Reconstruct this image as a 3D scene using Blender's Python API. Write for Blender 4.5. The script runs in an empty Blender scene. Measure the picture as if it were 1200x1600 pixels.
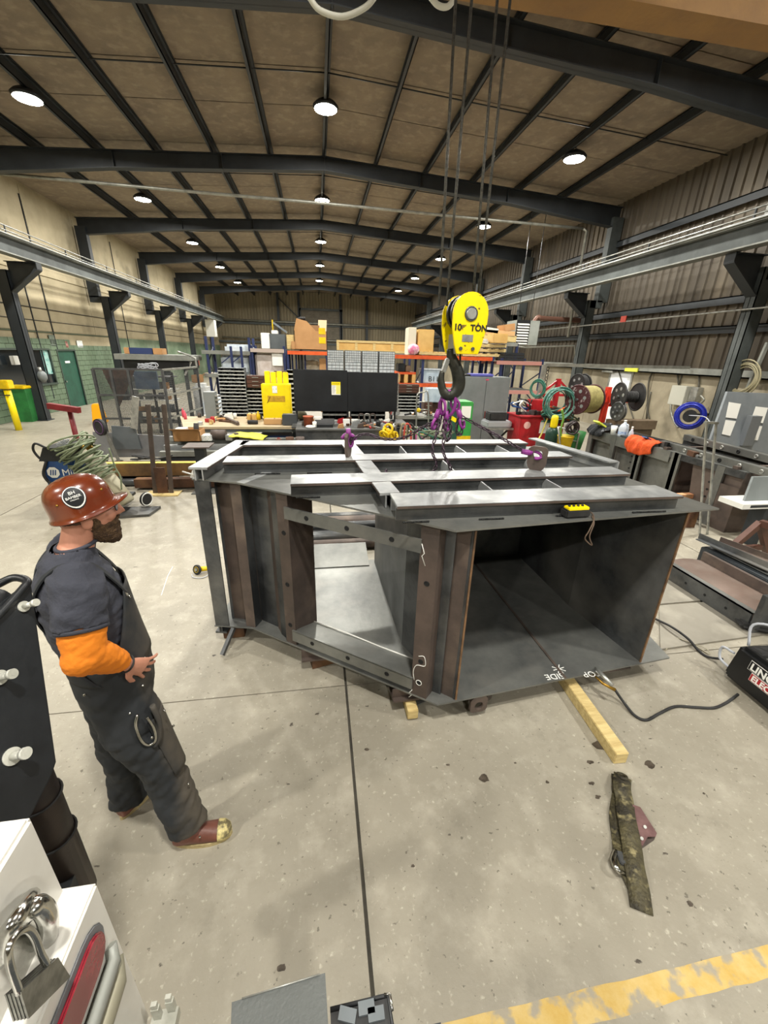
import bpy, bmesh, math, random
from mathutils import Vector, Matrix, noise
random.seed(7)
SC = bpy.context.scene
COL = SC.collection
R_ = math.radians
# ------------------------------------------------------------------ camera
CH = 2.4                                   # the photographer stands on a truck
_vy = Vector((495-600, 550-800)); _vd = Vector((555-600, 2400-800))
FPX = math.sqrt(-(_vy.x*_vd.x + _vy.y*_vd.y))
_Y = Vector((_vy.x, _vy.y, FPX)).normalized()
_D = Vector((_vd.x, _vd.y, FPX)).normalized()
_X = _D.cross(_Y)
CAMP = Vector((0, 0, CH))
def ray(px, py):
    c = Vector(((px-600)/FPX, (py-800)/FPX, 1.0))
    return Vector((_X.dot(c), _Y.dot(c), -_D.dot(c)))
def at(px, py, X=None, Y=None, Z=None, t=None):
    """the point of the hall seen at a pixel of the photograph, on a known plane of the hall"""
    d = ray(px, py)
    if X is not None: k = X/d.x
    elif Y is not None: k = Y/d.y
    elif Z is not None: k = (Z-CH)/d.z
    else: k = t
    return CAMP + d*k
cam = bpy.data.cameras.new('camera'); camo = bpy.data.objects.new('camera', cam); COL.objects.link(camo)
cam.sensor_width = 36; cam.sensor_fit = 'AUTO'; cam.lens = FPX*36/1600; cam.clip_start = 0.02; cam.clip_end = 200
_rt = Vector((_X.x, _Y.x, -_D.x)); _up = -Vector((_X.y, _Y.y, -_D.y)); _bk = -Vector((_X.z, _Y.z, -_D.z))
m3 = Matrix((_rt, _up, _bk)).transposed()
camo.matrix_world = Matrix.Translation(CAMP) @ m3.to_4x4()
SC.camera = camo
# ------------------------------------------------------------------ light
SC.view_settings.view_transform = 'Standard'; SC.view_settings.look = 'None'
SC.view_settings.gamma = 1; SC.view_settings.use_curve_mapping = False
SC.view_settings.exposure = 0.2
LAMP_W = 380
w = bpy.data.worlds.new('world'); SC.world = w; w.use_nodes = True
w.node_tree.nodes['Background'].inputs[0].default_value = (0.9, 0.95, 1, 1)
w.node_tree.nodes['Background'].inputs[1].default_value = 0.25
SC.cycles.use_denoising = True
SC.cycles.max_bounces = 8; SC.cycles.diffuse_bounces = 5
SC.cycles.sample_clamp_indirect = 8
# ------------------------------------------------------------------ helpers
def lin(c):
    if isinstance(c, str):
        c = tuple(int(c[i:i+2], 16)/255 for i in (0, 2, 4))
    return tuple(((x/12.92) if x <= .04045 else ((x+.055)/1.055)**2.4) for x in c) + (1,)
MATS = {}
def M(name, col, rough=.6, metal=0, col2=None, scale=6, mix=(.4, .65), bump=0, bscale=60, detail=6, coord='Object',
      emit=0, alpha=1, trans=0, stretch=None, coat=0, col3=None, scale3=1.5, mix3=(.55, .62)):
    if name in MATS: return MATS[name]
    m = bpy.data.materials.new(name); m.use_nodes = True; nt = m.node_tree; N = nt.nodes; L = nt.links
    b = N['Principled BSDF']
    b.inputs['Base Color'].default_value = lin(col); b.inputs['Roughness'].default_value = rough
    b.inputs['Metallic'].default_value = metal
    if coat: b.inputs['Coat Weight'].default_value = coat; b.inputs['Coat Roughness'].default_value = .08
    if trans: b.inputs['Transmission Weight'].default_value = trans
    if alpha < 1: b.inputs['Alpha'].default_value = alpha
    if emit:
        b.inputs['Emission Color'].default_value = lin(col); b.inputs['Emission Strength'].default_value = emit
    tc = N.new('ShaderNodeTexCoord'); mp = N.new('ShaderNodeMapping'); L.new(tc.outputs[coord], mp.inputs[0])
    if stretch: mp.inputs['Scale'].default_value = stretch
    if col2:
        n = N.new('ShaderNodeTexNoise'); n.inputs['Scale'].default_value = scale; n.inputs['Detail'].default_value = detail
        n.inputs['Roughness'].default_value = .65
        r = N.new('ShaderNodeMapRange'); r.inputs[1].default_value = mix[0]; r.inputs[2].default_value = mix[1]
        mx = N.new('ShaderNodeMix'); mx.data_type = 'RGBA'
        mx.inputs[6].default_value = lin(col); mx.inputs[7].default_value = lin(col2)
        L.new(mp.outputs[0], n.inputs[0]); L.new(n.outputs[0], r.inputs[0]); L.new(r.outputs[0], mx.inputs[0])
        out = mx.outputs[2]
        if col3:
            n3 = N.new('ShaderNodeTexNoise'); n3.inputs['Scale'].default_value = scale3; n3.inputs['Detail'].default_value = 8
            r3 = N.new('ShaderNodeMapRange'); r3.inputs[1].default_value = mix3[0]; r3.inputs[2].default_value = mix3[1]
            m3_ = N.new('ShaderNodeMix'); m3_.data_type = 'RGBA'; m3_.inputs[7].default_value = lin(col3)
            L.new(mp.outputs[0], n3.inputs[0]); L.new(n3.outputs[0], r3.inputs[0]); L.new(r3.outputs[0], m3_.inputs[0])
            L.new(out, m3_.inputs[6]); out = m3_.outputs[2]
        L.new(out, b.inputs['Base Color'])
    if bump:
        n2 = N.new('ShaderNodeTexNoise'); n2.inputs['Scale'].default_value = bscale; n2.inputs['Detail'].default_value = 5
        bp = N.new('ShaderNodeBump'); bp.inputs['Strength'].default_value = bump; bp.inputs['Distance'].default_value = .02
        L.new(mp.outputs[0], n2.inputs[0]); L.new(n2.outputs[0], bp.inputs['Height']); L.new(bp.outputs[0], b.inputs['Normal'])
    MATS[name] = m
    return m
# the palette
STEEL = M('mill_steel', '5f6162', .4, .5, '36383a', 2.0, (.38, .62), .05, 40, col3='8c8a84', scale3=1.1, mix3=(.5, .75))
STEELL = M('bright_steel', 'a9acad', .36, .4, '7d8081', 3, (.35, .7), .05, 40, col3='d0d2d0', scale3=5, mix3=(.5, .75))
STEELB = M('brown_steel', '62554e', .55, .35, '433c38', 3, (.35, .7), .08, 30, col3='77685c', scale3=2.5, mix3=(.55, .75))
STEELP = M('plate_steel', '868782', .38, .5, '595b5a', 1.6, (.35, .7), .05, 30, col3='86857f', scale3=3, mix3=(.55, .8))
RUST = M('rusty_steel', '6b4a35', .7, .35, '3c2c24', 4, (.35, .7), .15, 40, col3='8f6a45', scale3=2, mix3=(.55, .75))
RUSTEDGE = M('cut_edge', '8a6a4c', .6, .4, '5a4636', 8, bump=.1)
PAINTD = M('dark_frame_paint', '2b3034', .55, .1, '1f2326', 1.2, (.4, .7), .05, 30)
PAINTG = M('grey_green_paint', '4a4f4e', .6, .1, '2f3433', 1.5, (.4, .7), .08, 30)
GIRD = M('runway_paint', '8d8f88', .5, .2, '6a6c67', 1.5, (.4, .7), .05, 30)
BLACK = M('black_paint', '17181a', .45, .1, '26282a', 3)
DARK = M('dark_void', '0c0d0e', .8)
CHROME = M('chrome', 'c9c9c4', .18, 1, '8f8e88', 9, (.4, .7), .05, 30)
ZINC = M('zinc', 'b5b6b0', .4, .7, '8b8c88', 7)
YEL = M('yellow_paint', 'f2d900', .42, 0, 'd8bd08', 3, (.5, .75), .05, 40)
YELS = M('safety_yellow', 'e8c400', .5, 0, 'c9a800', 4)
RED = M('red_paint', 'b3232b', .4, 0, '8a1a20', 4)
ORG = M('rack_orange', 'e2602a', .5, 0, 'c2491c', 3)
BLUE = M('rack_blue', '23305c', .5, 0, '1b2546', 3)
MBLUE = M('machine_blue', '1d4f8f', .4, 0, '163c70', 4)
WOOD = M('pine', 'd8c48a', .7, 0, 'b59a62', 5, (.35, .7), .2, 40, stretch=(1, 8, 8))
WOODL = M('crate_ply', 'd9b36c', .7, 0, 'c39a55', 2, (.35, .7), .1, 40)
CARD = M('cardboard', 'b98d5e', .8, 0, 'a77b4d', 2, (.35, .7), .05, 30)
WHITE = M('white_paint', 'dcdcd6', .35, 0, 'cfcfc8', 2, (.4, .7), .03, 30)
PAPER = M('paper', 'f0f0ea', .7)
PAPERB = M('paper_print', 'e8ece8', .7, 0, '8a9498', 40, (.55, .6))
GREYP = M('grey_cabinet_paint', '7e8484', .45, .1, '6f7575', 1.5, (.4, .7))
GREYD = M('grey_dark_paint', '5e6467', .5, .1, '51575a', 2)
GREEN = M('green_paint', '2f7a3c', .5, 0, '266433', 3)
DGREEN = M('door_green', '245443', .5, 0, '1d4537', 3)
BOTG = M('cylinder_green', '1f3f35', .4, .1, '18332b', 3)
CONDUIT = M('conduit', '9c9c92', .45, .5, '7d7d75', 4)
RUBBER = M('rubber', '1b1b1b', .7, 0, '2c2c2c', 8)
HOSEG = M('hose_green', '66735a', .6, 0, '535f48', 10)
HOSET = M('hose_teal', '2f6f5c', .5, 0, '1f5043', 10)
HOSEY = M('hose_tan', 'a59c62', .6, 0, '8b834f', 10)
HOSEB = M('hose_blue', '1f2fa8', .35, 0, '18248a', 10)
PURP = M('purple_paint', '93368f', .45, .1, '6e2a6c', 12)
CHAINM = M('chain_steel', '3a2f37', .45, .7, '5c4a58', 30)
OCLOTH = M('orange_cloth', 'e0571f', .85, 0, 'c44716', 12, bump=.3, bscale=30)
BROWNP = M('brown_cabinet', '55362a', .5, .1, '462c22', 3)
PLAST = M('clear_plastic', 'dfe5ea', .25, 0, 'bcc6ce', 9)
JUG = M('milky_plastic', 'dce6f2', .3, 0, trans=.25)

class MB:
    def __init__(s): s.v = []; s.f = []; s.sm = []
    def add(s, vs, fs, smooth=False):
        o = len(s.v); s.v += [Vector(p) for p in vs]; s.f += [tuple(i+o for i in f) for f in fs]; s.sm += [smooth]*len(fs); return s
    def hexa(s, p):     # 8 points: bottom 4, top 4
        return s.add(p, [(3,2,1,0),(4,5,6,7),(0,1,5,4),(1,2,6,5),(2,3,7,6),(3,0,4,7)])
    def box(s, x0, x1, y0, y1, z0, z1):
        return s.hexa([(x0,y0,z0),(x1,y0,z0),(x1,y1,z0),(x0,y1,z0),(x0,y0,z1),(x1,y0,z1),(x1,y1,z1),(x0,y1,z1)])
    def obox(s, c, sx, sy, sz, rot=None, M4=None):
        m = rot if rot else Matrix.Identity(3)
        c = Vector(c); P = []
        for z in (-.5, .5):
            for x, y in ((-.5,-.5),(.5,-.5),(.5,.5),(-.5,.5)): P.append(c + m @ Vector((x*sx, y*sy, z*sz)))
        return s.hexa(P)
    def bar(s, a, b, w, h, up=(0,0,1), off=0):
        """rectangular bar from a to b; w across, h along up"""
        a = Vector(a); b = Vector(b); d = (b-a).normalized(); up = Vector(up)
        sd = d.cross(up)
        if sd.length < 1e-4: sd = Vector((1,0,0))
        sd.normalize(); u = sd.cross(d).normalized()
        P = []
        for e in (a, b):
            pass
        q = lambda e, i, j: e + sd*(w*i) + u*(h*j)
        return s.hexa([q(a,-.5,-.5), q(a,.5,-.5), q(b,.5,-.5), q(b,-.5,-.5), q(a,-.5,.5), q(a,.5,.5), q(b,.5,.5), q(b,-.5,.5)])
    def tube(s, pts, r, n=8, cap=True, smooth=True):
        pts = [Vector(p) for p in pts]; rs = r if isinstance(r, (list, tuple)) else [r]*len(pts)
        rings = []; prev = None
        for i, p in enumerate(pts):
            d = (pts[min(i+1, len(pts)-1)] - pts[max(i-1, 0)])
            d = d.normalized() if d.length > 1e-9 else Vector((0,0,1))
            if prev is None:
                a = d.orthogonal().normalized()
            else:
                a = prev - d*prev.dot(d)
                a = a.normalized() if a.length > 1e-6 else d.orthogonal().normalized()
            prev = a; b = d.cross(a)
            rings.append([p + (a*math.cos(2*math.pi*k/n) + b*math.sin(2*math.pi*k/n))*rs[i] for k in range(n)])
        V = [q for R in rings for q in R]; F = []
        for i in range(len(pts)-1):
            for k in range(n):
                F.append((i*n+k, i*n+(k+1) % n, (i+1)*n+(k+1) % n, (i+1)*n+k))
        s.add(V, F, smooth)
        if cap:
            o = len(s.v)-len(V)
            s.f += [tuple(o+k for k in reversed(range(n))), tuple(o+(len(pts)-1)*n+k for k in range(n))]; s.sm += [False, False]
        return s
    def cyl(s, a, b, r, n=16, r2=None): return s.tube([a, b], [r, r if r2 is None else r2], n)
    def ring(s, c, R, r, axis=(0,0,1), n=20, m=8, sx=1, up=None):
        c = Vector(c); z = Vector(axis).normalized(); x = Vector(up) if up else z.orthogonal(); x = (x - z*x.dot(z)).normalized(); y = z.cross(x)
        V = []; F = []
        for i in range(n):
            t = 2*math.pi*i/n; d = x*math.cos(t)*sx + y*math.sin(t); cc = c + d*R; dn = (x*math.cos(t)+y*math.sin(t)).normalized()
            for j in range(m):
                u = 2*math.pi*j/m; V.append(cc + dn*math.cos(u)*r + z*math.sin(u)*r)
        for i in range(n):
            for j in range(m):
                F.append((i*m+j, ((i+1) % n)*m+j, ((i+1) % n)*m+(j+1) % m, i*m+(j+1) % m))
        return s.add(V, F, True)
    def prism(s, poly, vec):
        """polygon of 3-D points extruded by vec"""
        n = len(poly); P = [Vector(p) for p in poly]; vec = Vector(vec)
        nr = Vector((0,0,0))
        for i in range(n): nr += P[i].cross(P[(i+1) % n])
        if nr.dot(vec) < 0: P.reverse()
        V = P + [p+vec for p in P]
        F = [tuple(reversed(range(n))), tuple(range(n, 2*n))] + [(i, (i+1) % n, n+(i+1) % n, n+i) for i in range(n)]
        return s.add(V, F)
    def sph(s, c, r, n=12, m=8, sc=(1,1,1), rot=None):
        c = Vector(c); V = []; F = []; rot = rot or Matrix.Identity(3)
        for i in range(m+1):
            ph = math.pi*i/m
            for k in range(n):
                th = 2*math.pi*k/n
                V.append(c + rot @ Vector((r*sc[0]*math.sin(ph)*math.cos(th), r*sc[1]*math.sin(ph)*math.sin(th), r*sc[2]*math.cos(ph))))
        for i in range(m):
            for k in range(n):
                F.append((i*n+k, (i+1)*n+k, (i+1)*n+(k+1) % n, i*n+(k+1) % n))
        return s.add(V, F, True)
    def lathe(s, prof, c=(0,0,0), n=20, axis='z'):
        c = Vector(c); V = []; F = []
        for r, z in prof:
            for k in range(n):
                t = 2*math.pi*k/n; p = (r*math.cos(t), r*math.sin(t), z)
                if axis == 'x': p = (p[2], p[0], p[1])
                if axis == 'y': p = (p[0], p[2], p[1])
                V.append(c+Vector(p))
        for i in range(len(prof)-1):
            for k in range(n): F.append((i*n+k, i*n+(k+1) % n, (i+1)*n+(k+1) % n, (i+1)*n+k))
        return s.add(V, F, True)
    def build(s, name, mat, parent=None, loc=None, kind=None, label=None, bevel=0, world=True, fixn=True):
        """vertices are in world coordinates; the object keeps its own origin"""
        W = WLOC.get(parent.name, Vector((0,0,0))) if parent else Vector((0,0,0))
        o0 = Vector(loc) if loc is not None else (W.copy() if parent else None)
        if o0 is None:
            if s.v:
                o0 = Vector(((min(p.x for p in s.v)+max(p.x for p in s.v))/2, (min(p.y for p in s.v)+max(p.y for p in s.v))/2, min(p.z for p in s.v)))
            else: o0 = Vector((0,0,0))
        me = bpy.data.meshes.new(name)
        if not world: o0 = Vector(loc) if loc is not None else Vector((0,0,0)); vs = [tuple(p) for p in s.v]
        else: vs = [tuple(p-o0) for p in s.v]
        me.from_pydata(vs, [], s.f)
        for pl, k in zip(me.polygons, s.sm): pl.use_smooth = k
        if fixn or bevel:
            bm = bmesh.new(); bm.from_mesh(me)
            if fixn: bmesh.ops.recalc_face_normals(bm, faces=bm.faces)
            if bevel:
                ed = [e for e in bm.edges if len(e.link_faces) == 2 and e.calc_face_angle(0) > .6]
                bmesh.ops.bevel(bm, geom=ed, offset=bevel, segments=2, affect='EDGES', clamp_overlap=True)
            bm.to_mesh(me); bm.free()
        me.materials.append(mat)
        o = bpy.data.objects.new(name, me); COL.objects.link(o)
        if parent:
            o.parent = parent; o.location = (o0-W) if world else o0
        else: o.location = o0
        WLOC[o.name] = o0.copy() if world else W + o0
        if kind: o['kind'] = kind
        if label: o['label'] = label
        return o
WLOC = {}
def tag(o, label, cat, group=None):
    o['label'] = label; o['category'] = cat
    if group: o['group'] = group
    return o
def thing(name, label, cat, loc, group=None):
    o = bpy.data.objects.new(name, None); COL.objects.link(o); o.location = loc; o.empty_display_size = .1
    WLOC[o.name] = Vector(loc); return tag(o, label, cat, group)
def struct(o): o['kind'] = 'structure'; return o
def dup(root, loc, label=None, rz=None, group=None):
    r = root.copy(); COL.objects.link(r); r.location = loc; WLOC[r.name] = Vector(loc)
    if rz is not None: r.rotation_euler.z = rz
    if label: r['label'] = label
    if group: r['group'] = group
    for ch in list(root.children):
        c = ch.copy(); COL.objects.link(c); c.parent = r
        for g in ch.children:
            d = g.copy(); COL.objects.link(d); d.parent = c
    return r
def text(name, s, size, mat, origin, right, up, parent=None, depth=.001, label=None, stretch=1, bold=0):
    """flat lettering: origin = lower left corner, right/up = world directions"""
    cu = bpy.data.curves.new(name, 'FONT'); cu.body = s; cu.size = size; cu.extrude = depth; cu.resolution_u = 3; cu.offset = bold*size
    to = bpy.data.objects.new(name+'_c', cu); COL.objects.link(to)
    bpy.context.view_layer.update()
    me = bpy.data.meshes.new_from_object(to.evaluated_get(bpy.context.evaluated_depsgraph_get()))
    bpy.data.objects.remove(to)
    r = Vector(right).normalized(); u = Vector(up).normalized(); n = r.cross(u)
    W = WLOC.get(parent.name, Vector((0,0,0))) if parent else Vector((0,0,0))
    for v in me.vertices:
        c = v.co.copy(); v.co = Vector(origin) + r*c.x*stretch + u*c.y + n*c.z - W
    me.materials.clear(); me.materials.append(mat); me.name = name
    o = bpy.data.objects.new(name, me); COL.objects.link(o)
    if parent: o.parent = parent
    WLOC[o.name] = W.copy()
    if label: o['label'] = label
    return o
def bez(pts, n=6):
    """Catmull-Rom through points"""
    P = [Vector(p) for p in pts]; P = [P[0]*2-P[1]] + P + [P[-1]*2-P[-2]]; out = []
    for i in range(1, len(P)-2):
        for k in range(n):
            t = k/n; a, b, c, d = P[i-1], P[i], P[i+1], P[i+2]
            out.append(.5*((2*b) + (c-a)*t + (2*a-5*b+4*c-d)*t*t + (3*b-a-3*c+d)*t**3))
    out.append(P[-2]); return out
# ------------------------------------------------------------------ the hall
XL, XR, XC = -9.97, 10.87, .42
YB, YF = -16.5, 47.5
BAYS = [2.7+6.4*k for k in range(-3, 8)]                    # -16.5 .. 47.5
def roofz(x): return 8.12 - abs(x-XC)*.056
# floor of slabs cast between joints
CONC = M('concrete_floor', 'a39d8f', .5, 0, '8b8679', .9, (.35, .72), .12, 25, coord='Object', col3='b8b2a3', scale3=7, mix3=(.55, .8))
def concrete():
    m = bpy.data.materials.new('worn_concrete'); m.use_nodes = True; nt = m.node_tree; N = nt.nodes; L = nt.links
    b = N['Principled BSDF']; g = N.new('ShaderNodeNewGeometry')
    def noi(scale, det=8, rough=.6, st=None):
        n = N.new('ShaderNodeTexNoise'); n.inputs['Scale'].default_value = scale; n.inputs['Detail'].default_value = det; n.inputs['Roughness'].default_value = rough
        if st:
            mp = N.new('ShaderNodeMapping'); mp.inputs['Scale'].default_value = st; L.new(g.outputs['Position'], mp.inputs[0]); L.new(mp.outputs[0], n.inputs[0])
        else: L.new(g.outputs['Position'], n.inputs[0])
        return n.outputs[0]
    def rng(s, a, b_): 
        r = N.new('ShaderNodeMapRange'); r.inputs[1].default_value = a; r.inputs[2].default_value = b_; L.new(s, r.inputs[0]); return r.outputs[0]
    def mx(f, A, B, k=1):
        x = N.new('ShaderNodeMix'); x.data_type = 'RGBA'
        if k != 1:
            mu = N.new('ShaderNodeMath'); mu.operation = 'MULTIPLY'; mu.inputs[1].default_value = k; L.new(f, mu.inputs[0]); f = mu.outputs[0]
        L.new(f, x.inputs[0])
        for i, c in ((6, A), (7, B)):
            if isinstance(c, str): x.inputs[i].default_value = lin(c)
            else: L.new(c, x.inputs[i])
        return x.outputs[2]
    c = mx(rng(noi(.7), .35, .7), '9b9586', '857f71')
    c = mx(rng(noi(5), .5, .8), c, 'b0aa9b', .8)                       # pale scuffs
    c = mx(rng(noi(34, 6), .60, .72), c, 'c9c3b2', .6); c = mx(rng(noi(14, 8, .75), .5, .7), c, '8b8576', .55)              # bright flecks
    c = mx(rng(noi(2.3, 8, .7), .58, .75), c, '6f6a5e', .7)         # dull stains
    c = mx(rng(noi(9, 5, .5, (1, 1.6, 1)), .70, .73), c, '3a322a', .9)  # oil drops
    c = mx(rng(noi(30, 3), .66, .70), c, '5c574c', .8)
    L.new(c, b.inputs['Base Color'])
    ro = N.new('ShaderNodeMapRange'); ro.inputs[3].default_value = .36; ro.inputs[4].default_value = .62; L.new(noi(3), ro.inputs[0]); L.new(ro.outputs[0], b.inputs['Roughness'])
    bp = N.new('ShaderNodeBump'); bp.inputs['Strength'].default_value = .25; bp.inputs['Distance'].default_value = .01
    L.new(noi(22, 8, .7), bp.inputs['Height']); L.new(bp.outputs[0], b.inputs['Normal'])
    return m
CF = concrete()
JO = M('joint_filler', '4c483f', .9, 0, '36332c', 6)
fl = MB().box(XL-.3, XR+.3, YB, YF+.3, -.3, -.012).build('floor', JO, loc=(0,0,0)); struct(fl)
xs = [XL-.3] + [.14+4.9*k for k in (-2, -1, 0, 1, 2)] + [XR+.3]; xs = sorted(set(xs))
ys = [YB, -10.38, -3.98, 2.42, 8.82, 15.2, 21.6, 28, 34.4, 40.8, YF+.3]
for i in range(len(xs)-1):
    for j in range(len(ys)-1):
        g = .009
        MB().box(xs[i]+g, xs[i+1]-g, ys[j]+g*.5, ys[j+1]-g*.5, -.011, 0).build('slab', CF, fl)
STN = M('oil_stain', '3b332a', .45, 0, '5a5146', 30)
for k, (x, y, r_) in enumerate(((757,1216,.022),(935,1164,.03),(1015,1194,.024),(922,1191,.014),(925,1224,.012),(934,1245,.012),(855,1222,.008),(1078,1412,.010),(573,1171,.010),(932,1136,.010),(645,1353,.007),(440,1512,.012),(805,1192,.006),(1100,1240,.006),(700,1195,.007))):
    c = at(x, y, Z=.0008); m = MB(); V = []
    for i in range(14):
        t = 2*math.pi*i/14; q = r_*(1+.55*noise.noise(Vector((math.cos(t)*1.5, math.sin(t)*1.5, k*3.1)))); V.append(c+Vector((q*1.5*math.cos(t), q*math.sin(t), 0)))
    m.add(V, [tuple(range(14))]); m.build('oil_stain', STN, fl, fixn=False)
# yellow line painted on the floor, worn
yl = M('worn_yellow_line', 'bd9c4c', .6, 0, 'cdb57a', 9, (.35, .7), .1, 40, col3='9b9381', scale3=11, mix3=(.51, .6))
a, b_, c, d = at(640,1612,Z=.0015), at(1200,1478,Z=.0015), at(1215,1526,Z=.0015), at(855,1612,Z=.0015)
dl = (b_-a).normalized(); n_ = Vector((-dl.y, dl.x, 0))
p0 = b_ - dl*2.3; p1 = b_ + dl*3; wd = .085
line_pts = []; K = 60
mbl = MB(); V = []
for k in range(K+1):
    p = p0 + (p1-p0)*(k/K); V += [p + n_*(.002+.006*noise.noise(p*30)), p - n_*(wd+.008*noise.noise(p*23+Vector((5,5,0))))]
for v in V: v.z = .0012
mbl.add(V, [(2*k, 2*k+1, 2*k+3, 2*k+2) for k in range(K)])
o = mbl.build('trim_1', yl); struct(o)
# roof panels between the purlins, lapped at a seam in every bay
INS = M('roof_insulation', '8a7c68', .85, 0, '75685a', 1.2, (.35, .7), .3, 12, col3='9a8d78', scale3=5, mix3=(.5, .8))
PUR = [XC + 1.61*k for k in range(-6, 7)]; PUR[0] = XL; PUR[-1] = XR
ce = MB().box(XL-.3, XC, YB, YF+.3, 0, .1); 
for v in ce.v: v.z += roofz(v.x)+.08
cb = MB().box(XC, XR+.3, YB, YF+.3, 0, .1)
for v in cb.v: v.z += roofz(v.x)+.08
ce.add(cb.v, cb.f)
ceil = ce.build('ceiling', INS, loc=(0,0,0)); struct(ceil)
for j in range(len(BAYS)-1):
    y0 = BAYS[j]
    seams = [0, 1.9, 3.3, 6.4] if j % 2 else [0, 2.7, 4.2, 6.4]
    for i in range(len(PUR)-1):
        for s in range(3):
            m = MB(); xa, xb = PUR[i], PUR[i+1]; ya, yb = y0+seams[s]+.012, y0+seams[s+1]-.012
            sag = .03
            V = []
            NN = 4
            for q in range(NN+1):
                for r_ in range(NN+1):
                    x = xa+(xb-xa)*q/NN; y = ya+(yb-ya)*r_/NN
                    V.append((x, y, roofz(x)+.055 - sag*math.sin(math.pi*q/NN)*math.sin(math.pi*r_/NN) + .008*noise.noise(Vector((x*2,y*2,0)))))
            m.add(V, [(q*(NN+1)+r_, q*(NN+1)+r_+1, (q+1)*(NN+1)+r_+1, (q+1)*(NN+1)+r_) for q in range(NN) for r_ in range(NN)], True)
            m.build('ceiling_panel', INS, ceil, fixn=False)
for i, x in enumerate(PUR[1:-1]):
    z = roofz(x); m = MB()
    m.box(x-.01, x+.01, YB, YF, z-.2, z+.05); m.box(x-.07, x+.01, YB, YF, z-.2, z-.185); m.box(x-.01, x+.07, YB, YF, z+.03, z+.05)
    if True: m.box(x-.05, x+.06, YB, YF, z-.02, z)
    m.build('purlin', PAINTD, ceil)
# a run of thin sag rods / seams crossing every bay
for j in range(len(BAYS)-1):
    for dy in (1.9 if j % 2 else 2.7,):
        for s in (0, 1):
            x0, x1 = (XL, XC) if s == 0 else (XC, XR)
            MB().cyl((x0, BAYS[j]+dy, roofz(x0)-.02), (x1, BAYS[j]+dy, roofz(x1)-.02), .014, 6).build('sag_rod', PAINTD, ceil)
# rigid frames: rafters haunched to columns
def ibeam(m, pts, dep, fw=.24, tf=.02, tw=.012, ylo=None):
    for k in range(len(pts)-1):
        (xa, za, da), (xb, zb, db), y = pts[k], pts[k+1], ylo
        for (t0, t1, w_) in ((0, tf, fw),):
            m.hexa([(xa,y-w_/2,za-tf),(xb,y-w_/2,zb-tf),(xb,y+w_/2,zb-tf),(xa,y+w_/2,za-tf),(xa,y-w_/2,za),(xb,y-w_/2,zb),(xb,y+w_/2,zb),(xa,y+w_/2,za)])
            m.hexa([(xa,y-w_/2,za-da),(xb,y-w_/2,zb-db),(xb,y+w_/2,zb-db),(xa,y+w_/2,za-da),(xa,y-w_/2,za-da+tf),(xb,y-w_/2,zb-db+tf),(xb,y+w_/2,zb-db+tf),(xa,y+w_/2,za-da+tf)])
        m.hexa([(xa,y-tw/2,za-da),(xb,y-tw/2,zb-db),(xb,y+tw/2,zb-db),(xa,y+tw/2,za-da),(xa,y-tw/2,za),(xb,y-tw/2,zb),(xb,y+tw/2,zb),(xa,y+tw/2,za)])
n_col = 0
for j, Y in enumerate(BAYS[:-1]):
    if j == 0: continue
    m = MB(); f = lambda x: roofz(x)-.19
    ibeam(m, [(XL+.2, f(XL+.2), .62), (XC-6, f(XC-6), .42), (XC, f(XC), .36)], 0, ylo=Y)
    ibeam(m, [(XC, f(XC), .36), (XC+6, f(XC+6), .42), (XR-.2, f(XR-.2), .62)], 0, ylo=Y)
    for x in (XC, XC-6, XC+6, XC-3, XC+3): m.box(x-.008, x+.008, Y-.11, Y+.11, f(x)-.4, f(x))
    o = m.build('trim_2', PAINTD); struct(o)
    for s, xi, xo in ((-1, -9.08, XL), (1, 10.0, XR)):
        # crane leg below the runway, lighter leg above
        m = MB(); y0, y1 = Y-.13, Y+.13
        xa, xb = min(xi, xi+s*.32), max(xi, xi+s*.32)
        for y_ in (y0, y1-.018): m.box(xa, xb, y_, y_+.018, 0, 4.45)
        m.box(xa, xb, Y-.008, Y+.008, 0, 4.4)
        m.box(xa, xa+.018, y0, y1, 0, 4.45); m.box(xb-.018, xb, y0, y1, 0, 4.45)
        m.box(xa-.06, xb+.06, y0-.06, y1+.06, 0, .025)
        xu = XR-.5 if s > 0 else XL+.12
        m.box(xu, xu+.4, y0, y1, 4.4, 7.05)
        m.box(min(xi+s*.1, xu), max(xi+s*.3, xu+.2), y0, y1, 4.2, 4.45)
        tipx = xi - s*.85
        o = m.build('trim_3', PAINTD if s < 0 else PAINTG); struct(o)
        # bracket: triangular plate with flanges
        b = MB()
        b.prism([(xi, Y-.008, 3.85), (tipx, Y-.008, 4.50), (tipx, Y-.008, 4.68), (xi, Y-.008, 4.68)], (0, .016, 0))
        b.hexa([(xi,y0,3.85),(tipx,y0,4.48),(tipx,y1,4.48),(xi,y1,3.85),(xi,y0,3.88),(tipx,y0,4.52),(tipx,y1,4.52),(xi,y1,3.88)])
        b.box(min(tipx, xi), max(tipx, xi), y0, y1, 4.66, 4.68)
        b.box(tipx-.01, tipx+.01, y0, y1, 4.5, 4.68)
        b.build('bracket', PAINTD, o)
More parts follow.
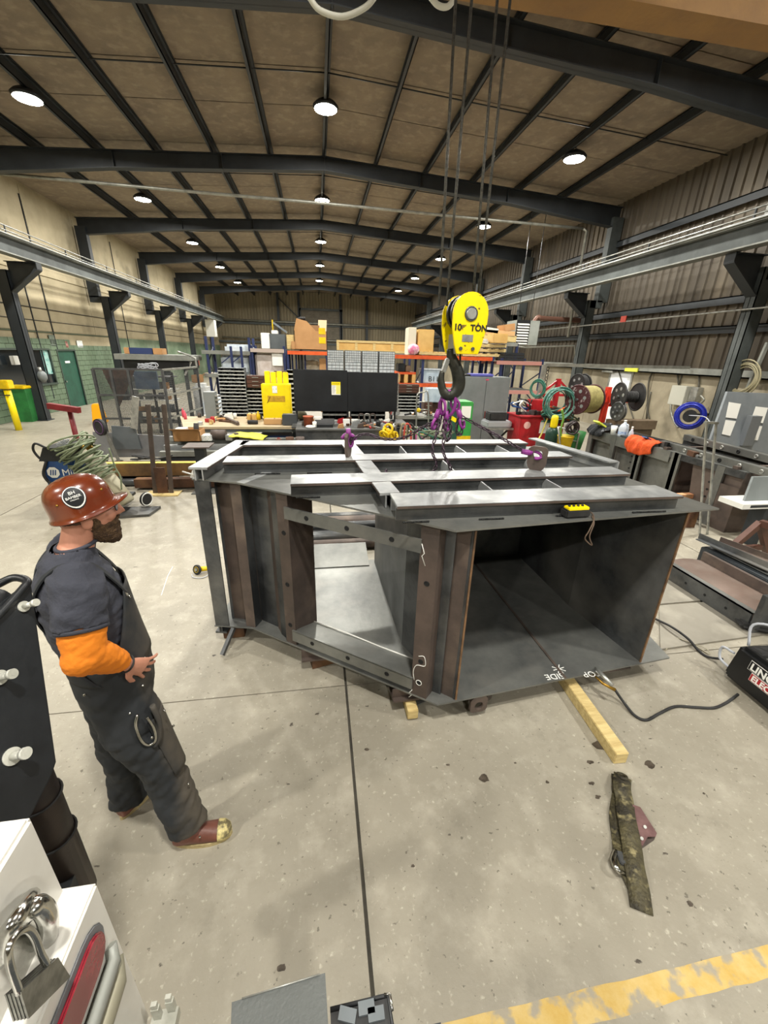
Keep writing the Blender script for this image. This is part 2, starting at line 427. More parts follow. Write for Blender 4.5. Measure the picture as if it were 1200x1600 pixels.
# crane runway girders with rail
for s, x in ((-1, -8.4), (1, 9.15)):
    m = MB()
    m.box(x-.15, x+.15, YB, 42.6 if s < 0 else 41.6, 4.70, 4.73); m.box(x-.15, x+.15, YB, 42.6 if s < 0 else 41.6, 5.13, 5.16)
    m.box(x-.2, x+.2, YB, 42.6 if s < 0 else 41.6, 5.16, 5.175)
    o = m.build('crane_runway', GIRD, loc=(x, 13, 4.7)); MB().box(x-.01, x+.01, YB, 42.6 if s < 0 else 41.6, 4.73, 5.13).build('web', PAINTG, o)  # web darker than its flanges: the shade between them is put into its colour
    tag(o, 'long grey crane runway beam on brackets along the '+('left concrete wall' if s < 0 else 'right ribbed metal wall'), 'crane beam')
    MB().box(x-.03, x+.03, YB, 42, 5.175, 5.25).build('rail', STEELL, o)
    for y in range(-16, 42, 2): MB().box(x-.09, x+.09, y, y+.06, 5.175, 5.2).build('rail_clip', STEEL, o)
    # conductor bars above
    xo = x + s*.2
    for k, z in enumerate((5.38, 5.5)): MB().cyl((xo, -12, z), (xo, 41, z), .02, 6).build('conductor_bar', ZINC, o)
    for y in range(-12, 42, 3): MB().box(xo-.015, xo+.015, y, y+.03, 5.17, 5.52).build('bar_bracket', PAINTD, o)
# left wall: green block dado with a window and a door, pale panels above
BLK = M('green_block', '667862', .75, 0, '55684f', 1.3, (.35, .7), .08, 30, col3='8d9a82', scale3=.7, mix3=(.45, .75))
CWL = M('pale_concrete_wall', 'b9ad90', .8, 0, 'a1967a', .8, (.35, .7), .15, 20, col3='6f6853', scale3=.7, mix3=(.58, .8))
MORT = M('mortar', '55614f', .9)
wl = MB().box(XL-.3, XL-.03, YB, YF+.3, 0, 8).build('wall_left', CWL, loc=(XL, 15, 0)); struct(wl)
WY0, WY1, WZ0, WZ1 = 13.6, 18.0, 1.05, 2.2       # window
DY0, DY1, DZ1 = 18.55, 19.75, 2.18                # door
def hits(y0, y1, z0, z1):
    return (y1 > WY0 and y0 < WY1 and z1 > WZ0 and z0 < WZ1) or (y1 > DY0 and y0 < DY1 and z0 < DZ1)
me_cache = {}
def wallblock(y0, y1, z0, z1, name='block'):
    k = (round(y1-y0, 3), round(z1-z0, 3))
    if k not in me_cache:
        o = MB().box(0, .05, 0, y1-y0, 0, z1-z0).build(name, BLK, wl, loc=(XL-.03, y0, z0), world=False, bevel=.006)
        me_cache[k] = o.data; o.location = Vector((XL-.03, y0, z0))-WLOC[wl.name]
    else:
        o = bpy.data.objects.new(name, me_cache[k]); COL.objects.link(o); o.parent = wl; o.location = Vector((XL-.03, y0, z0))-WLOC[wl.name]
nb = 0
for r_ in range(14):
    z0 = r_*.2; y = 12.0 + (.2 if r_ % 2 else 0)
    while y < 24:
        a0, a1 = y+.006, y+.394
        segs = [(a0, a1)]
        if hits(a0, a1, z0+.006, z0+.19):
            segs = []
            for (lo, hi, zz0, zz1) in ((WY0, WY1, WZ0, WZ1), (DY0, DY1, -1, DZ1)):
                if z0+.19 > zz0 and z0 < zz1 and a1 > lo and a0 < hi:
                    if a0 < lo-.04: segs.append((a0, lo))
                    if a1 > hi+.04: segs.append((hi, a1))
        for s0, s1 in segs:
            if nb < 300: wallblock(s0, s1, z0+.005, z0+.195); nb += 1
            else: nb += 1
        y += .4
m = MB().box(XL-.03, XL, 24.0, YF, 0, 2.8); m.box(XL-.03, XL, -5, 12, 0, 2.8)
m.build('painted_dado', BLK, wl)
m = MB().box(XL-.03, XL+.02, 12, 24, 2.8, 2.84); m.build('ledge', MORT, wl)
# pale panels above with joints
for k in range(-2, 15):
    y0 = 2.7+3.2*k; 
    for (z0, z1) in ((2.85, 3.6), (3.61, 4.75), (4.76, 7.5)):
        MB().box(XL-.03, XL, y0+.012, y0+3.188, z0+.01, z1-.01).build('wall_panel', CWL, wl)
# girts and pipes on left wall
for z in (3.2, 3.62):
    MB().cyl((XL+.03, 3, z), (XL+.03, 46, z), .012, 6).build('conduit', PAINTD, wl)
for y in (14.3, 17.6, 18.6, 24.0, 25.2, 30.6): MB().box(XL, XL+.03, y, y+.035, .5 if y < 18 else 2.2, 7.2 if y in (18.6, 25.2) else 4.6).build('upright_conduit', PAINTD, wl)
# window with posters
GL = M('dark_glass', '20262a', .08, 0, '15191c', 1)
FRM = M('window_frame', '39453d', .5)
wn = MB().box(XL-.029, XL-.02, WY0, WY1, WZ0, WZ1).build('window_1', GL, loc=(XL, (WY0+WY1)/2, WZ0)); struct(wn)
MB().box(XL-.03, XL+.05, WY0-.06, WY0, WZ0-.06, WZ1+.06).box(XL-.03, XL+.05, WY1, WY1+.06, WZ0-.06, WZ1+.06).box(XL-.03, XL+.05, WY0, WY1, WZ1, WZ1+.06).box(XL-.03, XL+.09, WY0, WY1, WZ0-.06, WZ0).build('window_frame', FRM, wn)
for y in (15.0, 16.6): MB().box(XL-.02, XL+.03, y-.05, y+.05, WZ0, WZ1).build('mullion', FRM, wn)
for (pa, pb, nm, mt) in (((59,546),(74,587),'poster', M('teal_print','9fc6bf',.6,0,'4d8f8a',7,(.5,.6))), ((83,562),(111,591),'poster', PAPERB)):
    A = at(pa[0]+3, pa[1], X=XL-.02); B = at(pb[0], pb[1], X=XL-.02)
    o = MB().box(XL-.019, XL-.014, A.y, max(B.y, A.y+.5), B.z+.05, A.z).build(nm, mt)
    tag(o, 'teal printed poster taped inside the office window' if nm and mt.name == 'teal_print' else 'large white notice sheet taped inside the office window', 'poster')
# green door
dr = MB().box(XL-.029, XL-.012, DY0, DY1, 0, DZ1).build('door_1', DGREEN, loc=(XL, DY0, 0)); struct(dr)
MB().box(XL-.03, XL+.04, DY0-.06, DY0, 0, DZ1+.06).box(XL-.03, XL+.04, DY1, DY1+.06, 0, DZ1+.06).box(XL-.03, XL+.04, DY0, DY1, DZ1, DZ1+.06).build('door_frame', FRM, dr)
MB().box(XL-.012, XL+.03, DY0+.1, DY0+.13, 1.0, 1.08).sph((XL+.03, DY0+.12, 1.04), .03).build('door_handle', CHROME, dr)
MB().box(XL-.012, XL-.006, DY0+.42, DY0+.75, 1.72, 1.8).build('door_plate', PAPER, dr)
def sign(px0, py0, px1, py1, label, mat, X=XL+.01, txt=None, parent=None):
    A = at(px0, py0, X=X); B = at(px1, py1, X=X)
    y0, y1 = sorted((A.y, B.y)); z0, z1 = sorted((A.z, B.z))
    o = MB().box(X-.005, X+.01, y0, y1, z0, z1).build('wall_sign', mat); tag(o, label, 'sign'); return o
sign(119, 532, 130, 543, 'small white notice above the green door', PAPERB)
sign(75, 523, 89, 541, 'grey weathered sign above the office window', M('grey_sign', '7d8a7c', .6, 0, '5e6a5e', 9))
sign(101, 533, 107, 543, 'small red and white tag between two signs on green wall', M('redtag', 'd8a39a', .6, 0, 'b84a40', 9))
# right wall: ribbed sheeting over smooth lower panels
SHT = M('ribbed_sheet', '5e564a', .6, .15, '4b443a', .9, (.35, .7), .1, 20, stretch=(1, 1, .15), col3='7f7462', scale3=.8, mix3=(.55, .8))
LOW = M('lower_panel', '9b927c', .8, 0, '857c68', 1.2, (.35, .7), .2, 15, col3='5f5848', scale3=.9, mix3=(.58, .8))
def ribbed(p0, p1, z0, z1, nrm, pitch=.3, dep=.045):
    """trapezoid ribbed sheet from p0 to p1 (plan), nrm towards the room"""
    p0 = Vector(p0); p1 = Vector(p1); L_ = (p1-p0).length; d = (p1-p0)/L_; n = Vector(nrm); V = []; x = 0
    prof = [(0, 0), (.12, 0), (.15, dep), (.19, dep), (.22, 0)]
    while x < L_:
        for a_, h_ in prof:
            if x+a_ <= L_: V.append(p0 + d*(x+a_) + n*h_)
        x += pitch
    V.append(p1); vs = [Vector((v.x, v.y, z0)) for v in V] + [Vector((v.x, v.y, z1)) for v in V]; k = len(V)
    return MB().add(vs, [(i, i+1, k+i+1, k+i) for i in range(k-1)])
wr = MB().box(XR+.06, XR+.3, YB, YF+.3, 0, 8).build('wall_right', SHT, loc=(XR, 15, 0)); struct(wr)
yy = YB
while yy < YF-.1:
    y1 = min(yy+3.2, YF)
    ribbed((XR, yy, 0), (XR, y1, 0), 2.25, 7.6, (-1, 0, 0)).build('ribbed_sheet', SHT, wr, fixn=False)
    yy = y1
for k in range(-2, 15):
    y0 = 2.7+3.2*k
    MB().box(XR-.06, XR, y0+.01, y0+3.19, 0, 2.05).build('lower_panel', LOW, wr)
MB().box(XR-.22, XR-.0, YB, YF, 2.05, 2.09).box(XR-.22, XR-.2, YB, YF, 2.05, 2.25).build('girt', GIRD, wr)
for z in (3.3, 4.0, 6.3): MB().box(XR-.2, XR-.02, YB, YF, z, z+.03).box(XR-.2, XR-.18, YB, YF, z-.16, z+.03).build('girt', PAINTD, wr)
# far wall
wf = MB().box(XL-.3, XR+.3, YF, YF+.3, 0, 8.4).build('wall_far', SHT, loc=(0, YF, 0)); struct(wf)
SHF = M('far_sheet', '8a8068', .65, .1, '6f6653', .6, (.35, .7), stretch=(1, 1, .2))
xx = XL
while xx < XR-.1:
    x1 = min(xx+3.0, XR); ribbed((x1, YF-.01, 0), (xx, YF-.01, 0), 0, 8.1, (0, -1, 0), .3, .05).build('ribbed_sheet', SHF, wf, fixn=False); xx = x1
for z in (3.1, 4.9): MB().box(XL, XR, YF-.25, YF-.06, z, z+.2).build('girt', PAINTG, wf)
MB().cyl((XL+.4, YF-.4, 5.25), (XR-1, YF-.4, 5.1), .09, 8).build('pipe', CONDUIT, wf)
MB().cyl((XL+.4, YF-.4, 3.6), (XR-1, YF-.4, 3.5), .07, 8).build('pipe', CONDUIT, wf)
for x in (-3.8, -1.7, 2.6, 5.4): MB().box(x-.12, x+.12, YF-.3, YF-.06, 0, 8).build('wind_post', PAINTD, wf)
d2 = MB().box(-1.5, 2.6, YF-.12, YF-.08, 0, 6.4).build('door_2', M('rollup_door', '6a6355', .6, .2, '575144', 2), loc=(.5, YF, 0)); struct(d2)
for k in range(24): MB().box(-1.5, 2.6, YF-.15, YF-.11, .05+k*.26, .26+k*.26).build('slat', MATS['rollup_door'], d2, bevel=0)
MB().box(-1.7, -1.5, YF-.3, YF-.06, 0, 6.6).box(2.6, 2.8, YF-.3, YF-.06, 0, 6.6).box(-1.7, 2.8, YF-.3, YF-.06, 6.4, 6.6).build('door_frame', PAINTG, d2)
MB().bar((-3.8, YF-.2, 7.5), (-1.7, YF-.2, 5.6), .1, .1).build('brace', PAINTD, wf)
# wall behind the camera
wb = MB().box(XL-.3, XR+.3, YB-.3, YB, 0, 8.4).build('wall_back', SHF, loc=(0, YB, 0)); struct(wb)
# pipe across the hall under a rafter
m = MB(); pts = bez([(XL+.3, 15.9, 6.95), (-4, 15.9, 6.9), (XC, 15.9, 6.88), (5, 15.9, 6.82), (9.6, 15.9, 6.78)], 4); m.tube(pts, .045, 8)
m.tube([(9.6,15.9,6.78),(9.75,15.9,6.7),(9.75,15.9,3.2)], .045, 8)
o = m.build('overhead_pipe', CONDUIT); tag(o, 'thin grey pipe crossing the hall below the nearest full roof frame', 'pipe')
# white air line along right wall with red tag
m = MB().tube([(9.92, -2, 3.6), (9.92, 16.6, 3.58), (9.92, 19.2, 3.58)], .022, 8)
o = m.build('air_line', ZINC); tag(o, 'thin white pipe running along the right wall columns below crane bracket', 'pipe')
A = at(975, 498, X=9.9); o = MB().box(9.87, 9.9, A.y-.12, A.y+.12, A.z-.1, A.z+.08).build('hanging_tag', M('redsign','d8503f',.5)); tag(o, 'small red square tag hanging on the white air pipe', 'sign')
# downspout on right wall, upper
A = at(1186, 250, X=10.3); 
o = MB().box(10.1, 10.3, 9.3, 9.5, 5.2, 7.0).build('downspout', GIRD); tag(o, 'flat grey duct rising up the right wall beside the nearest column', 'duct')
# ------------------------------------------------------------------ high-bay lamps
EM = M('lamp_glow', 'fffbea', .5, emit=60)
LB = M('lamp_body', '33363a', .4, .6)
lt = thing('high_bay_lamp', 'x', 'lamp', (0,0,0), 'round high-bay lamps under the roof')
MB().lathe([(0, .0), (.27, 0), (.31, .05), (.24, .12), (.1, .2), (0, .22)], n=20).build('housing', LB, lt)
MB().lathe([(0, -.006), (.25, -.006), (.27, 0)], n=20).build('lens', EM, lt)
MB().cyl((0,0,.2), (0,0,.42), .012, 6).ring((0,0,.42), .03, .006, (1,0,0)).build('hanger', LB, lt)
ROWN = {-1: 'left', 0: 'middle', 1: 'right'}; ORD = ['nearest', 'second', 'third', 'fourth', 'farthest']
first = True; laz = []
for r_, x in ((-1, -6.13), (0, .4), (1, 7.05)):
    for k, y in enumerate([-6.9, -.5, 5.9, 12.7, 19.1, 25.5, 31.9, 38.3]):
        z = (7.98 if r_ == 0 else 7.55) - .0
        vis = k >= 3
        lab = '%s glowing high-bay lamp of the %s row under the roof' % (ORD[k-3], ROWN[r_]) if vis else 'glowing high-bay lamp of the %s row above and behind the camera' % ROWN[r_]
        z -= .12
        if first: o = lt; o.location = (x, y, z); o['label'] = lab; first = False
        else: o = dup(lt, (x, y, z), lab)
        if not vis: o['group'] = 'lamps over and behind the camera, %s row' % ROWN[r_]
        else: o['group'] = 'round high-bay lamps under the roof'
        L_ = bpy.data.lights.new('lamp_light', 'AREA'); L_.shape = 'DISK'; L_.size = .38; L_.energy = LAMP_W; L_.color = (1, .97, .9); L_.spread = math.pi
        lo = bpy.data.objects.new('lamp_light', L_); COL.objects.link(lo); lo.location = (x, y, z-.02)
# ------------------------------------------------------------------ bridge crane
BRW = M('crane_orange', '9a7440', .6, .1, '7c5c38', 1.2, (.35, .7), .15, 20)
zb = 5.35
cr = thing('bridge_crane', 'orange-brown overhead crane girder spanning the hall above the hook', 'crane', (1, 4.6, zb))
A = at(790, 0, Z=zb); B = at(1200, 90, Z=zb)
def yat(x): return 4.70
MB().box(-8.2, 9.0, 4.56, 4.86, zb, zb+.9).build('girder', BRW, cr)
MB().box(-8.2, 9.0, 1.3, 1.6, zb, zb+.9).build('girder', BRW, cr)
for x in (-8.4, 9.15): MB().box(x-.18, x+.18, .9, 5.2, 5.27, 5.55).build('end_truck', BRW, cr)
MB().box(.4, 1.7, 1.4, 4.6, zb+.95, zb+1.3).build('trolley', PAINTD, cr)
MB().cyl((.5, 3.0, zb+.9), (1.6, 3.0, zb+.9), .17, 20).build('drum', STEEL, cr)
m = MB()
P = [at(482, -6, Y=4.2), at(500, 16, Y=4.2), at(535, 26, Y=4.2), at(570, 12, Y=4.2), at(588, -8, Y=4.2)]
m.tube(bez(P, 5), .02, 8); m.build('festoon_cable', M('cable_white', 'c9c8bb', .5), cr)
P = [at(670, -8, Y=4.2), at(684, 8, Y=4.2), at(700, 10, Y=4.2), at(712, -6, Y=4.2)]
MB().tube(bez(P, 5), .02, 8).build('festoon_cable', MATS['cable_white'], cr)
# ------------------------------------------------------------------ the big steel fabrication
ZB, ZT, TH = .20, 1.50, .012
fab = thing('steel_hopper_fabrication', 'huge unpainted welded steel box with ribbed lid and square side opening', 'steel fabrication', (.8, 3, .1))
def pl(poly, z0, z1): return MB().prism([(x, y, z0) for x, y in poly], (0, 0, z1-z0))
TOP = [(-.95,3.06), (-.61,2.94), (.73,1.95), (2.62,2.13), (2.30,4.06), (-.78,4.06)]
BOT = [(-.94,3.03), (-.62,2.96), (.73,1.97), (2.71,2.18), (2.80,2.72), (2.45,4.06), (-.78,4.06)]
pl(TOP, ZT-TH, ZT).build('lid_plate', STEELP, fab)
pl(BOT, ZB-TH, ZB).build('bottom_plate', STEELP, fab)
MB().prism([(-.61,2.94,ZT), (-.55,2.9,ZT), (-.2,3.5,ZT), (-.25,3.52,ZT)], (0,0,.003)).build('weld_seam', STEELL, fab)
for (a, b) in (((1.74,2.08),(1.70,4.0)), ):
    MB().bar((a[0],a[1],ZB+.003), (b[0],b[1],ZB+.003), .018, .008).build('weld_seam', STEELB, fab)
MB().bar((.62,2.08,ZB+.003), (.74,2.22,ZB+.003), .012, .006).build('weld_seam', STEELL, fab)
def chan(name, a, b, w, h, z0, mat=STEELL, up=1, t=.018, lip=.0):
    """inverted channel a->b: flat web on top, two legs down"""
    a = Vector((a[0], a[1], 0)); b = Vector((b[0], b[1], 0)); d = (b-a).normalized(); n = Vector((-d.y, d.x, 0))
    m = MB()
    def slab(o0, o1, za, zb_):
        P = [a+n*o0, b+n*o0, b+n*o1, a+n*o1]
        m.hexa([p+Vector((0,0,za)) for p in P] + [p+Vector((0,0,zb_)) for p in P])
    web = (z0+h-t, z0+h) if up > 0 else (z0, z0+t)
    slab(-w/2, w/2, *web)
    i0, i1 = (z0, z0+h-t) if up > 0 else (z0+t, z0+h)
    slab(-w/2+.035, -w/2+.047, i0, i1); slab(w/2-.047, w/2-.035, i0, i1)
    o = m.build(name, mat, fab, bevel=.002)
    if up > 0:
        for sg in (-1, 1):
            e = MB(); q0, q1 = sorted((sg*(w/2+.0005), sg*(w/2-.001)))
            P = [a+n*q0, b+n*q0, b+n*q1, a+n*q1]; e.hexa([p+Vector((0,0,z0+h-t+.001)) for p in P]+[p+Vector((0,0,z0+h-.002)) for p in P]); e.build('cut_edge', STEELB, o)
            e = MB(); q0, q1 = sorted((sg*(w/2-.034), sg*(w/2-.0365)))
            P = [a+n*q0, b+n*q0, b+n*q1, a+n*q1]; e.hexa([p+Vector((0,0,z0+.002)) for p in P]+[p+Vector((0,0,z0+h-t)) for p in P]); e.build('leg_face', STEEL, o)
    return o
SB = .1
chan('stiffener', (.42, 2.205), (2.30, 2.235), .235, SB, ZT)
chan('stiffener', (-.20, 2.66), (2.33, 2.74), .215, SB, ZT)
chan('stiffener', (-.74, 3.24), (2.21, 3.30), .2, SB, ZT)
chan('stiffener', (-.72, 3.86), (2.08, 3.86), .2, SB, ZT)
chan('stiffener', (-.88, 3.0), (-.72, 3.98), .14, SB, ZT)
for (p, q) in (((.42,2.33),(.40,2.56)), ((.37,2.78),(.34,3.14)), ((.31,3.35),(.27,3.76))):
    chan('cross_stiffener', p, q, .13, SB, ZT)
for (x, ya, yb) in ((1.10,2.34,2.58), (1.60,2.34,2.6), (1.0,2.82,3.18), (1.75,2.82,3.18), (.75,3.42,3.74), (1.3,3.42,3.74), (1.72,3.42,3.74)):
    MB().prism([(x,ya,ZT),(x,yb,ZT),(x,yb,ZT+.05),(x,yb-.03,ZT+.09),(x,ya,ZT+.09)], (.01,0,0)).build('gusset', STEELL, fab)
# bright weld beads at the stiffener feet
BEAD = M('weld_bead', '17191b', .35, .8, '3a3a38', 60)
for (x0, x1, y) in ((.46,.62,2.075), (.92,1.08,2.08), (1.42,1.6,2.09), (1.95,2.2,2.1), (-.16,.0,2.55), (.9,1.05,2.58), (-.5,-.3,3.13), (-.1,.1,3.13)):
    m = MB(); k = int((x1-x0)/.012)
    for i in range(k): m.sph((x0+i*.012, y, ZT+.006), .009, 6, 4, (1,.8,.7))
    m.build('weld_bead', BEAD, fab)
# angle rail on the right rear edge
m = MB(); a = Vector((2.50,2.98,ZT)); b = Vector((2.30,4.0,ZT)); 
m.bar(a+Vector((0,0,.05)), b+Vector((0,0,.05)), .012, .1); m.bar(a+Vector((-.05,0,.10)), b+Vector((-.05,0,.10)), .1, .012)
m.build('edge_angle', STEELL, fab)
# bottom stiffeners
chan('under_stiffener', (.45, 2.21), (2.4, 2.30), .2, SB-.01, ZB-TH-SB+.01, STEELB, -1)
chan('under_stiffener', (-.2, 2.70), (2.4, 2.78), .2, SB-.01, ZB-TH-SB+.01, STEELB, -1)
chan('under_stiffener', (-.76, 3.24), (2.3, 3.30), .2, SB-.01, ZB-TH-SB+.01, STEELB, -1)
chan('under_stiffener', (-.90, 3.05), (-.72, 4.0), .1, SB-.01, ZB-TH-SB+.01, STEEL, -1)
MB().bar((-.78,3.0,ZB-.02), (-.86,2.85,.03), .03, .03).build('under_strut', STEEL, fab)
# vertical members on the two near-left faces
def vplate(name, p, q, t, mat, z0=ZB, z1=ZT-TH, parent=None, holes=()):
    """upright plate standing on plan line p->q, thickness t to the inside"""
    p = Vector((p[0],p[1],0)); q = Vector((q[0],q[1],0)); d = (q-p).normalized(); n = Vector((-d.y, d.x, 0))*t
    m = MB(); P = [p, q, q+n, p+n]
    m.hexa([v+Vector((0,0,z0)) for v in P]+[v+Vector((0,0,z1)) for v in P])
    o = m.build(name, mat, fab)
    L_ = (q-p).length
    for (u, z) in holes:
        c = p + d*L_*u + Vector((0,0,z)); MB().cyl(c-Vector((n.x,n.y,0)).normalized()*.0015, c-Vector((n.x,n.y,0)).normalized()*.0005, .013, 12).ring(c-Vector((n.x,n.y,0)).normalized()*.001, .016, .003, n, 12, 5).build('bolt_hole', DARK, o)
    return o
vplate('corner_post', (-.93,3.03), (-.815,3.005), .012, STEEL)
vplate('corner_post', (-.93,3.04), (-.91,3.14), -.012, STEEL)
vplate('end_plate', (-.80,3.12), (-.66,3.08), .012, STEELB)
MB().bar((-.80,3.12,ZB),(-.80,3.12,ZT-.02),.02,.02,up=(0,1,0)).build('weld_seam', STEEL, fab)
vplate('flat_post', (-.67,2.99), (-.59,2.96), .01, STEELB)
vplate('flat_post', (-.59,2.96), (-.55,3.05), .01, STEEL)
vplate('end_plate', (-.66,3.08), (-.55,3.06), .012, STEELB)
# recessed ribbed sheet between post and frame
dd = (Vector((.73,1.96,0))-Vector((-.61,2.95,0))).normalized(); nn = Vector((-dd.y, dd.x, 0))
def on(s, off=0): 
    p = Vector((-.61,2.95,0)) + dd*s + nn*off; return (p.x, p.y)
LE = (Vector((.73,1.96,0))-Vector((-.61,2.95,0))).length
vplate('ribbed_panel', (-.56,3.07), on(.17,.12), .008, STEEL)
vplate('ribbed_panel', on(.17,.12), on(.26,.06), .008, STEELB)
vplate('ribbed_panel', on(.26,.06), on(.36,.03), .008, STEEL)
vplate('frame_post', on(.355,.012), on(.455,.012), .012, STEELB, holes=((.5,.38),(.5,.75),(.5,1.18)))
vplate('frame_return', on(.45,.02), on(.47,.27), .012, STEELB)
vplate('frame_post', on(1.46,.012), on(1.575,.012), .012, STEELB, holes=((.5,.5),(.5,.32),(.5,1.1)))
vplate('frame_return', on(1.46,.02), on(1.43,.20), -.012, STEELB)
# chalk squiggle marks beside the lower holes
CHK = M('chalk', 'e6e6e0', .9)
def onv(s, z, off=.010): p = on(s, off); return Vector((p[0], p[1], z))
MB().tube(bez([onv(1.50,.54),onv(1.54,.55),onv(1.55,.48),onv(1.49,.46),onv(1.47,.40),onv(1.48,.33)],5), .0025, 5).ring(onv(1.515,.32), .02,.003, nn, 12, 5).build('chalk_mark', CHK, fab)
MB().tube([onv(1.47,.235),onv(1.45,.20),onv(1.47,.19),onv(1.45,.16)], .003, 5).tube([onv(1.47,1.36),onv(1.49,1.30),onv(1.475,1.28),onv(1.5,1.22)], .003, 5).build('chalk_mark', CHK, fab)
# frame bars
def slant(name, s0, s1, z0, z1, t, mat, holes=0):
    m = MB(); P = []
    for s_, z in ((s0,z0),(s1,z0),(s1,z1),(s0,z1)): P.append(onv(s_, z, .0))
    m.prism(P, nn*t); o = m.build(name, mat, fab)
    for k in range(holes):
        u = s0+(s1-s0)*(k+.6)/(holes+.2); c = onv(u, (z0+z1)/2, -.001)
        MB().cyl(c, c-nn*.0015, .012, 12).ring(c, .015, .003, nn, 12, 5).build('bolt_hole', DARK, o)
    return o
slant('frame_bar', .43, 1.47, 1.30, 1.39, .012, STEELP, 3)
slant('frame_bar', .43, 1.47, .245, .345, .012, STEELP, 3)
m = MB(); m.prism([onv(.44,.345,0), onv(1.47,.345,0), onv(1.44,.30,.22), onv(.48,.30,.22)], Vector((0,0,-.012))); m.build('sill_plate', STEELP, fab)
m = MB(); m.tube([onv(.48,.305,.22), onv(.8,.308,.225), onv(1.1,.303,.22), onv(1.44,.305,.22)], .006, 6); m.build('weld_seam', M('spatter','d9d9d2',.5,.3), fab)
vplate('ribbed_panel', on(1.58,.10), on(LE-.02,.10), .008, STEEL)
vplate('ribbed_panel', on(1.575,.02), on(1.585,.10), .008, STEELB)
# the open front duct
vplate('duct_side', (.86,2.00), (.74,2.10), -.012, STEELB)
vplate('duct_side', (.735,2.09), (.72,2.12), .01, STEEL)
P_ = [(.865,2.0),(.62,2.60),(.58,4.0)]
for a, b in zip(P_, P_[1:]): vplate('duct_side', a, b, .012, STEEL)
MB().bar((.868,1.998,ZB),(.868,1.998,ZT-TH),.012,.012,up=(0,1,0)).build('cut_edge', RUSTEDGE, fab)
vplate('duct_side', (2.43,2.17), (2.31,2.95), -.012, STEEL); vplate('duct_side', (2.31,2.95), (2.30,4.0), -.012, STEEL)
MB().bar((2.433,2.166,ZB),(2.433,2.166,ZT-TH),.012,.01,up=(0,1,0)).build('cut_edge', RUSTEDGE, fab)
vplate('rear_plate', (.58,4.0), (2.3,4.0), .012, STEEL)
MB().prism([(-.75,3.92,ZB), (.5,3.92,ZB), (.5,4.3,ZB+.1), (-.75,4.3,ZB+.1)], (0,0,.01)).build('rear_lip', STEELP, fab)
MB().box(-.2,-.1,3.95,4.02,ZB,ZT-TH).build('rear_post', STEEL, fab)
MB().prism([(-.2,3.99,1.25),(.55,3.99,1.25),(.55,3.99,1.1),(-.2,3.99,1.18)], (0,.012,0)).build('rear_rail', STEEL, fab)
# lifting lugs: pad eyes
def lug(c, ax, h=.19, w=.13, t=.025, name='lifting_lug', down=False, label=None):
    c = Vector(c); ax = Vector(ax).normalized(); s = -1 if down else 1; n = ax.cross(Vector((0,0,1))).normalized()
    O = []; I = []
    NN = 24; hc = h-.065
    for k in range(NN):
        t_ = 2*math.pi*k/NN; ca, sa = math.cos(t_), math.sin(t_)
        sc = 1/max(abs(ca), abs(sa)); sc = min(sc, 1.18)
        if sa < 0: O.append(((ca*sc)*w/2*1.0, max(-1, sa*sc)*hc+0 if False else sa*sc*hc))
        else: O.append((ca*sc*w/2, sa*sc*.058))
        I.append((ca*.032, sa*.036))
    m = MB(); V = []
    for off in (-t/2, t/2):
        for (u, v) in O: V.append(c + ax*u + Vector((0,0,s*(max(0, hc+v)))) + n*off)
        for (u, v) in I: V.append(c + ax*u + Vector((0,0,s*(hc+v))) + n*off)
    F = []
    for k in range(NN):
        j = (k+1) % NN
        F += [(k, j, NN+j, NN+k), (2*NN+k, 3*NN+k, 3*NN+j, 2*NN+j), (k, 2*NN+k, 2*NN+j, j), (NN+k, NN+j, 3*NN+j, 3*NN+k)]
    m.add(V, F); return m.build(name, STEELB, fab, label=label)
LUGR = Vector((1.63, 2.78, ZT+SB)); LUGL = Vector((.23, 3.28, ZT+SB))
lug(LUGR, (.75,-.5,0), .19, .14); lug(LUGL, (.35,.9,0), .2, .12)
lug((1.05, 2.02, ZB-TH), (1,.1,0), .15, .13, down=True); lug((1.12, 2.10, ZB-TH), (1,.1,0), .15, .13, down=True)
# chalk lettering, upside down for the viewer
A = at(945, 1052, Z=ZB+.001); B = at(832, 1062, Z=ZB+.001); rt = (B-A).normalized(); up_ = Vector((0,0,1)).cross(rt)
text('chalk_lettering', 'TOP', .075, CHK, A+Vector((-.03,.03,0.0)), rt, up_, fab, .0006)
text('chalk_lettering', 'SIDE', .075, CHK, at(878, 1052, Z=ZB+.001), rt, up_, fab, .0006)
c0 = at(873, 1045, Z=ZB+.001)
m = MB()
for k in range(4): 
    t_ = k*math.pi/4+.2; v = Vector((math.cos(t_), math.sin(t_), 0))*.05; m.bar(c0-v, c0+v, .006, .001)
m.build('chalk_star', CHK, fab)
# ------------------------------------------------------------------ timbers and blocks under it
t1 = MB(); a = Vector((1.86,2.22,0)); b = Vector((1.83,1.545,0)); a = a+(a-b)*.7
t1.bar(a+Vector((0,0,.045)), b+Vector((0,0,.045)), .088, .088); 
tag(t1.build('timber_block', WOOD, bevel=.004), 'long pale timber beam sticking out from under the steel box', 'timber')
t2 = MB(); c = at(645,1122,Z=.02); t2.bar(c+Vector((-.01,.55,.03)), c+Vector((0,0,.03)), .075, .08)
tag(t2.build('timber_block', WOOD, bevel=.004), 'short yellow timber end poking out under the box front corner', 'timber')
c = at(490,1030,Z=.06); m = MB().obox(c+Vector((.06,.12,-.0)), .22, .3, .11, Matrix.Rotation(.25,3,'Z'))
for v in m.v: v.z = max(v.z, .003)
tag(m.build('packing_block', RUST), 'rusty steel packing block under the slanted side of box', 'steel block')
c = at(622,1093,Z=.03); m = MB(); q = Matrix.Rotation(.35,3,'Z')
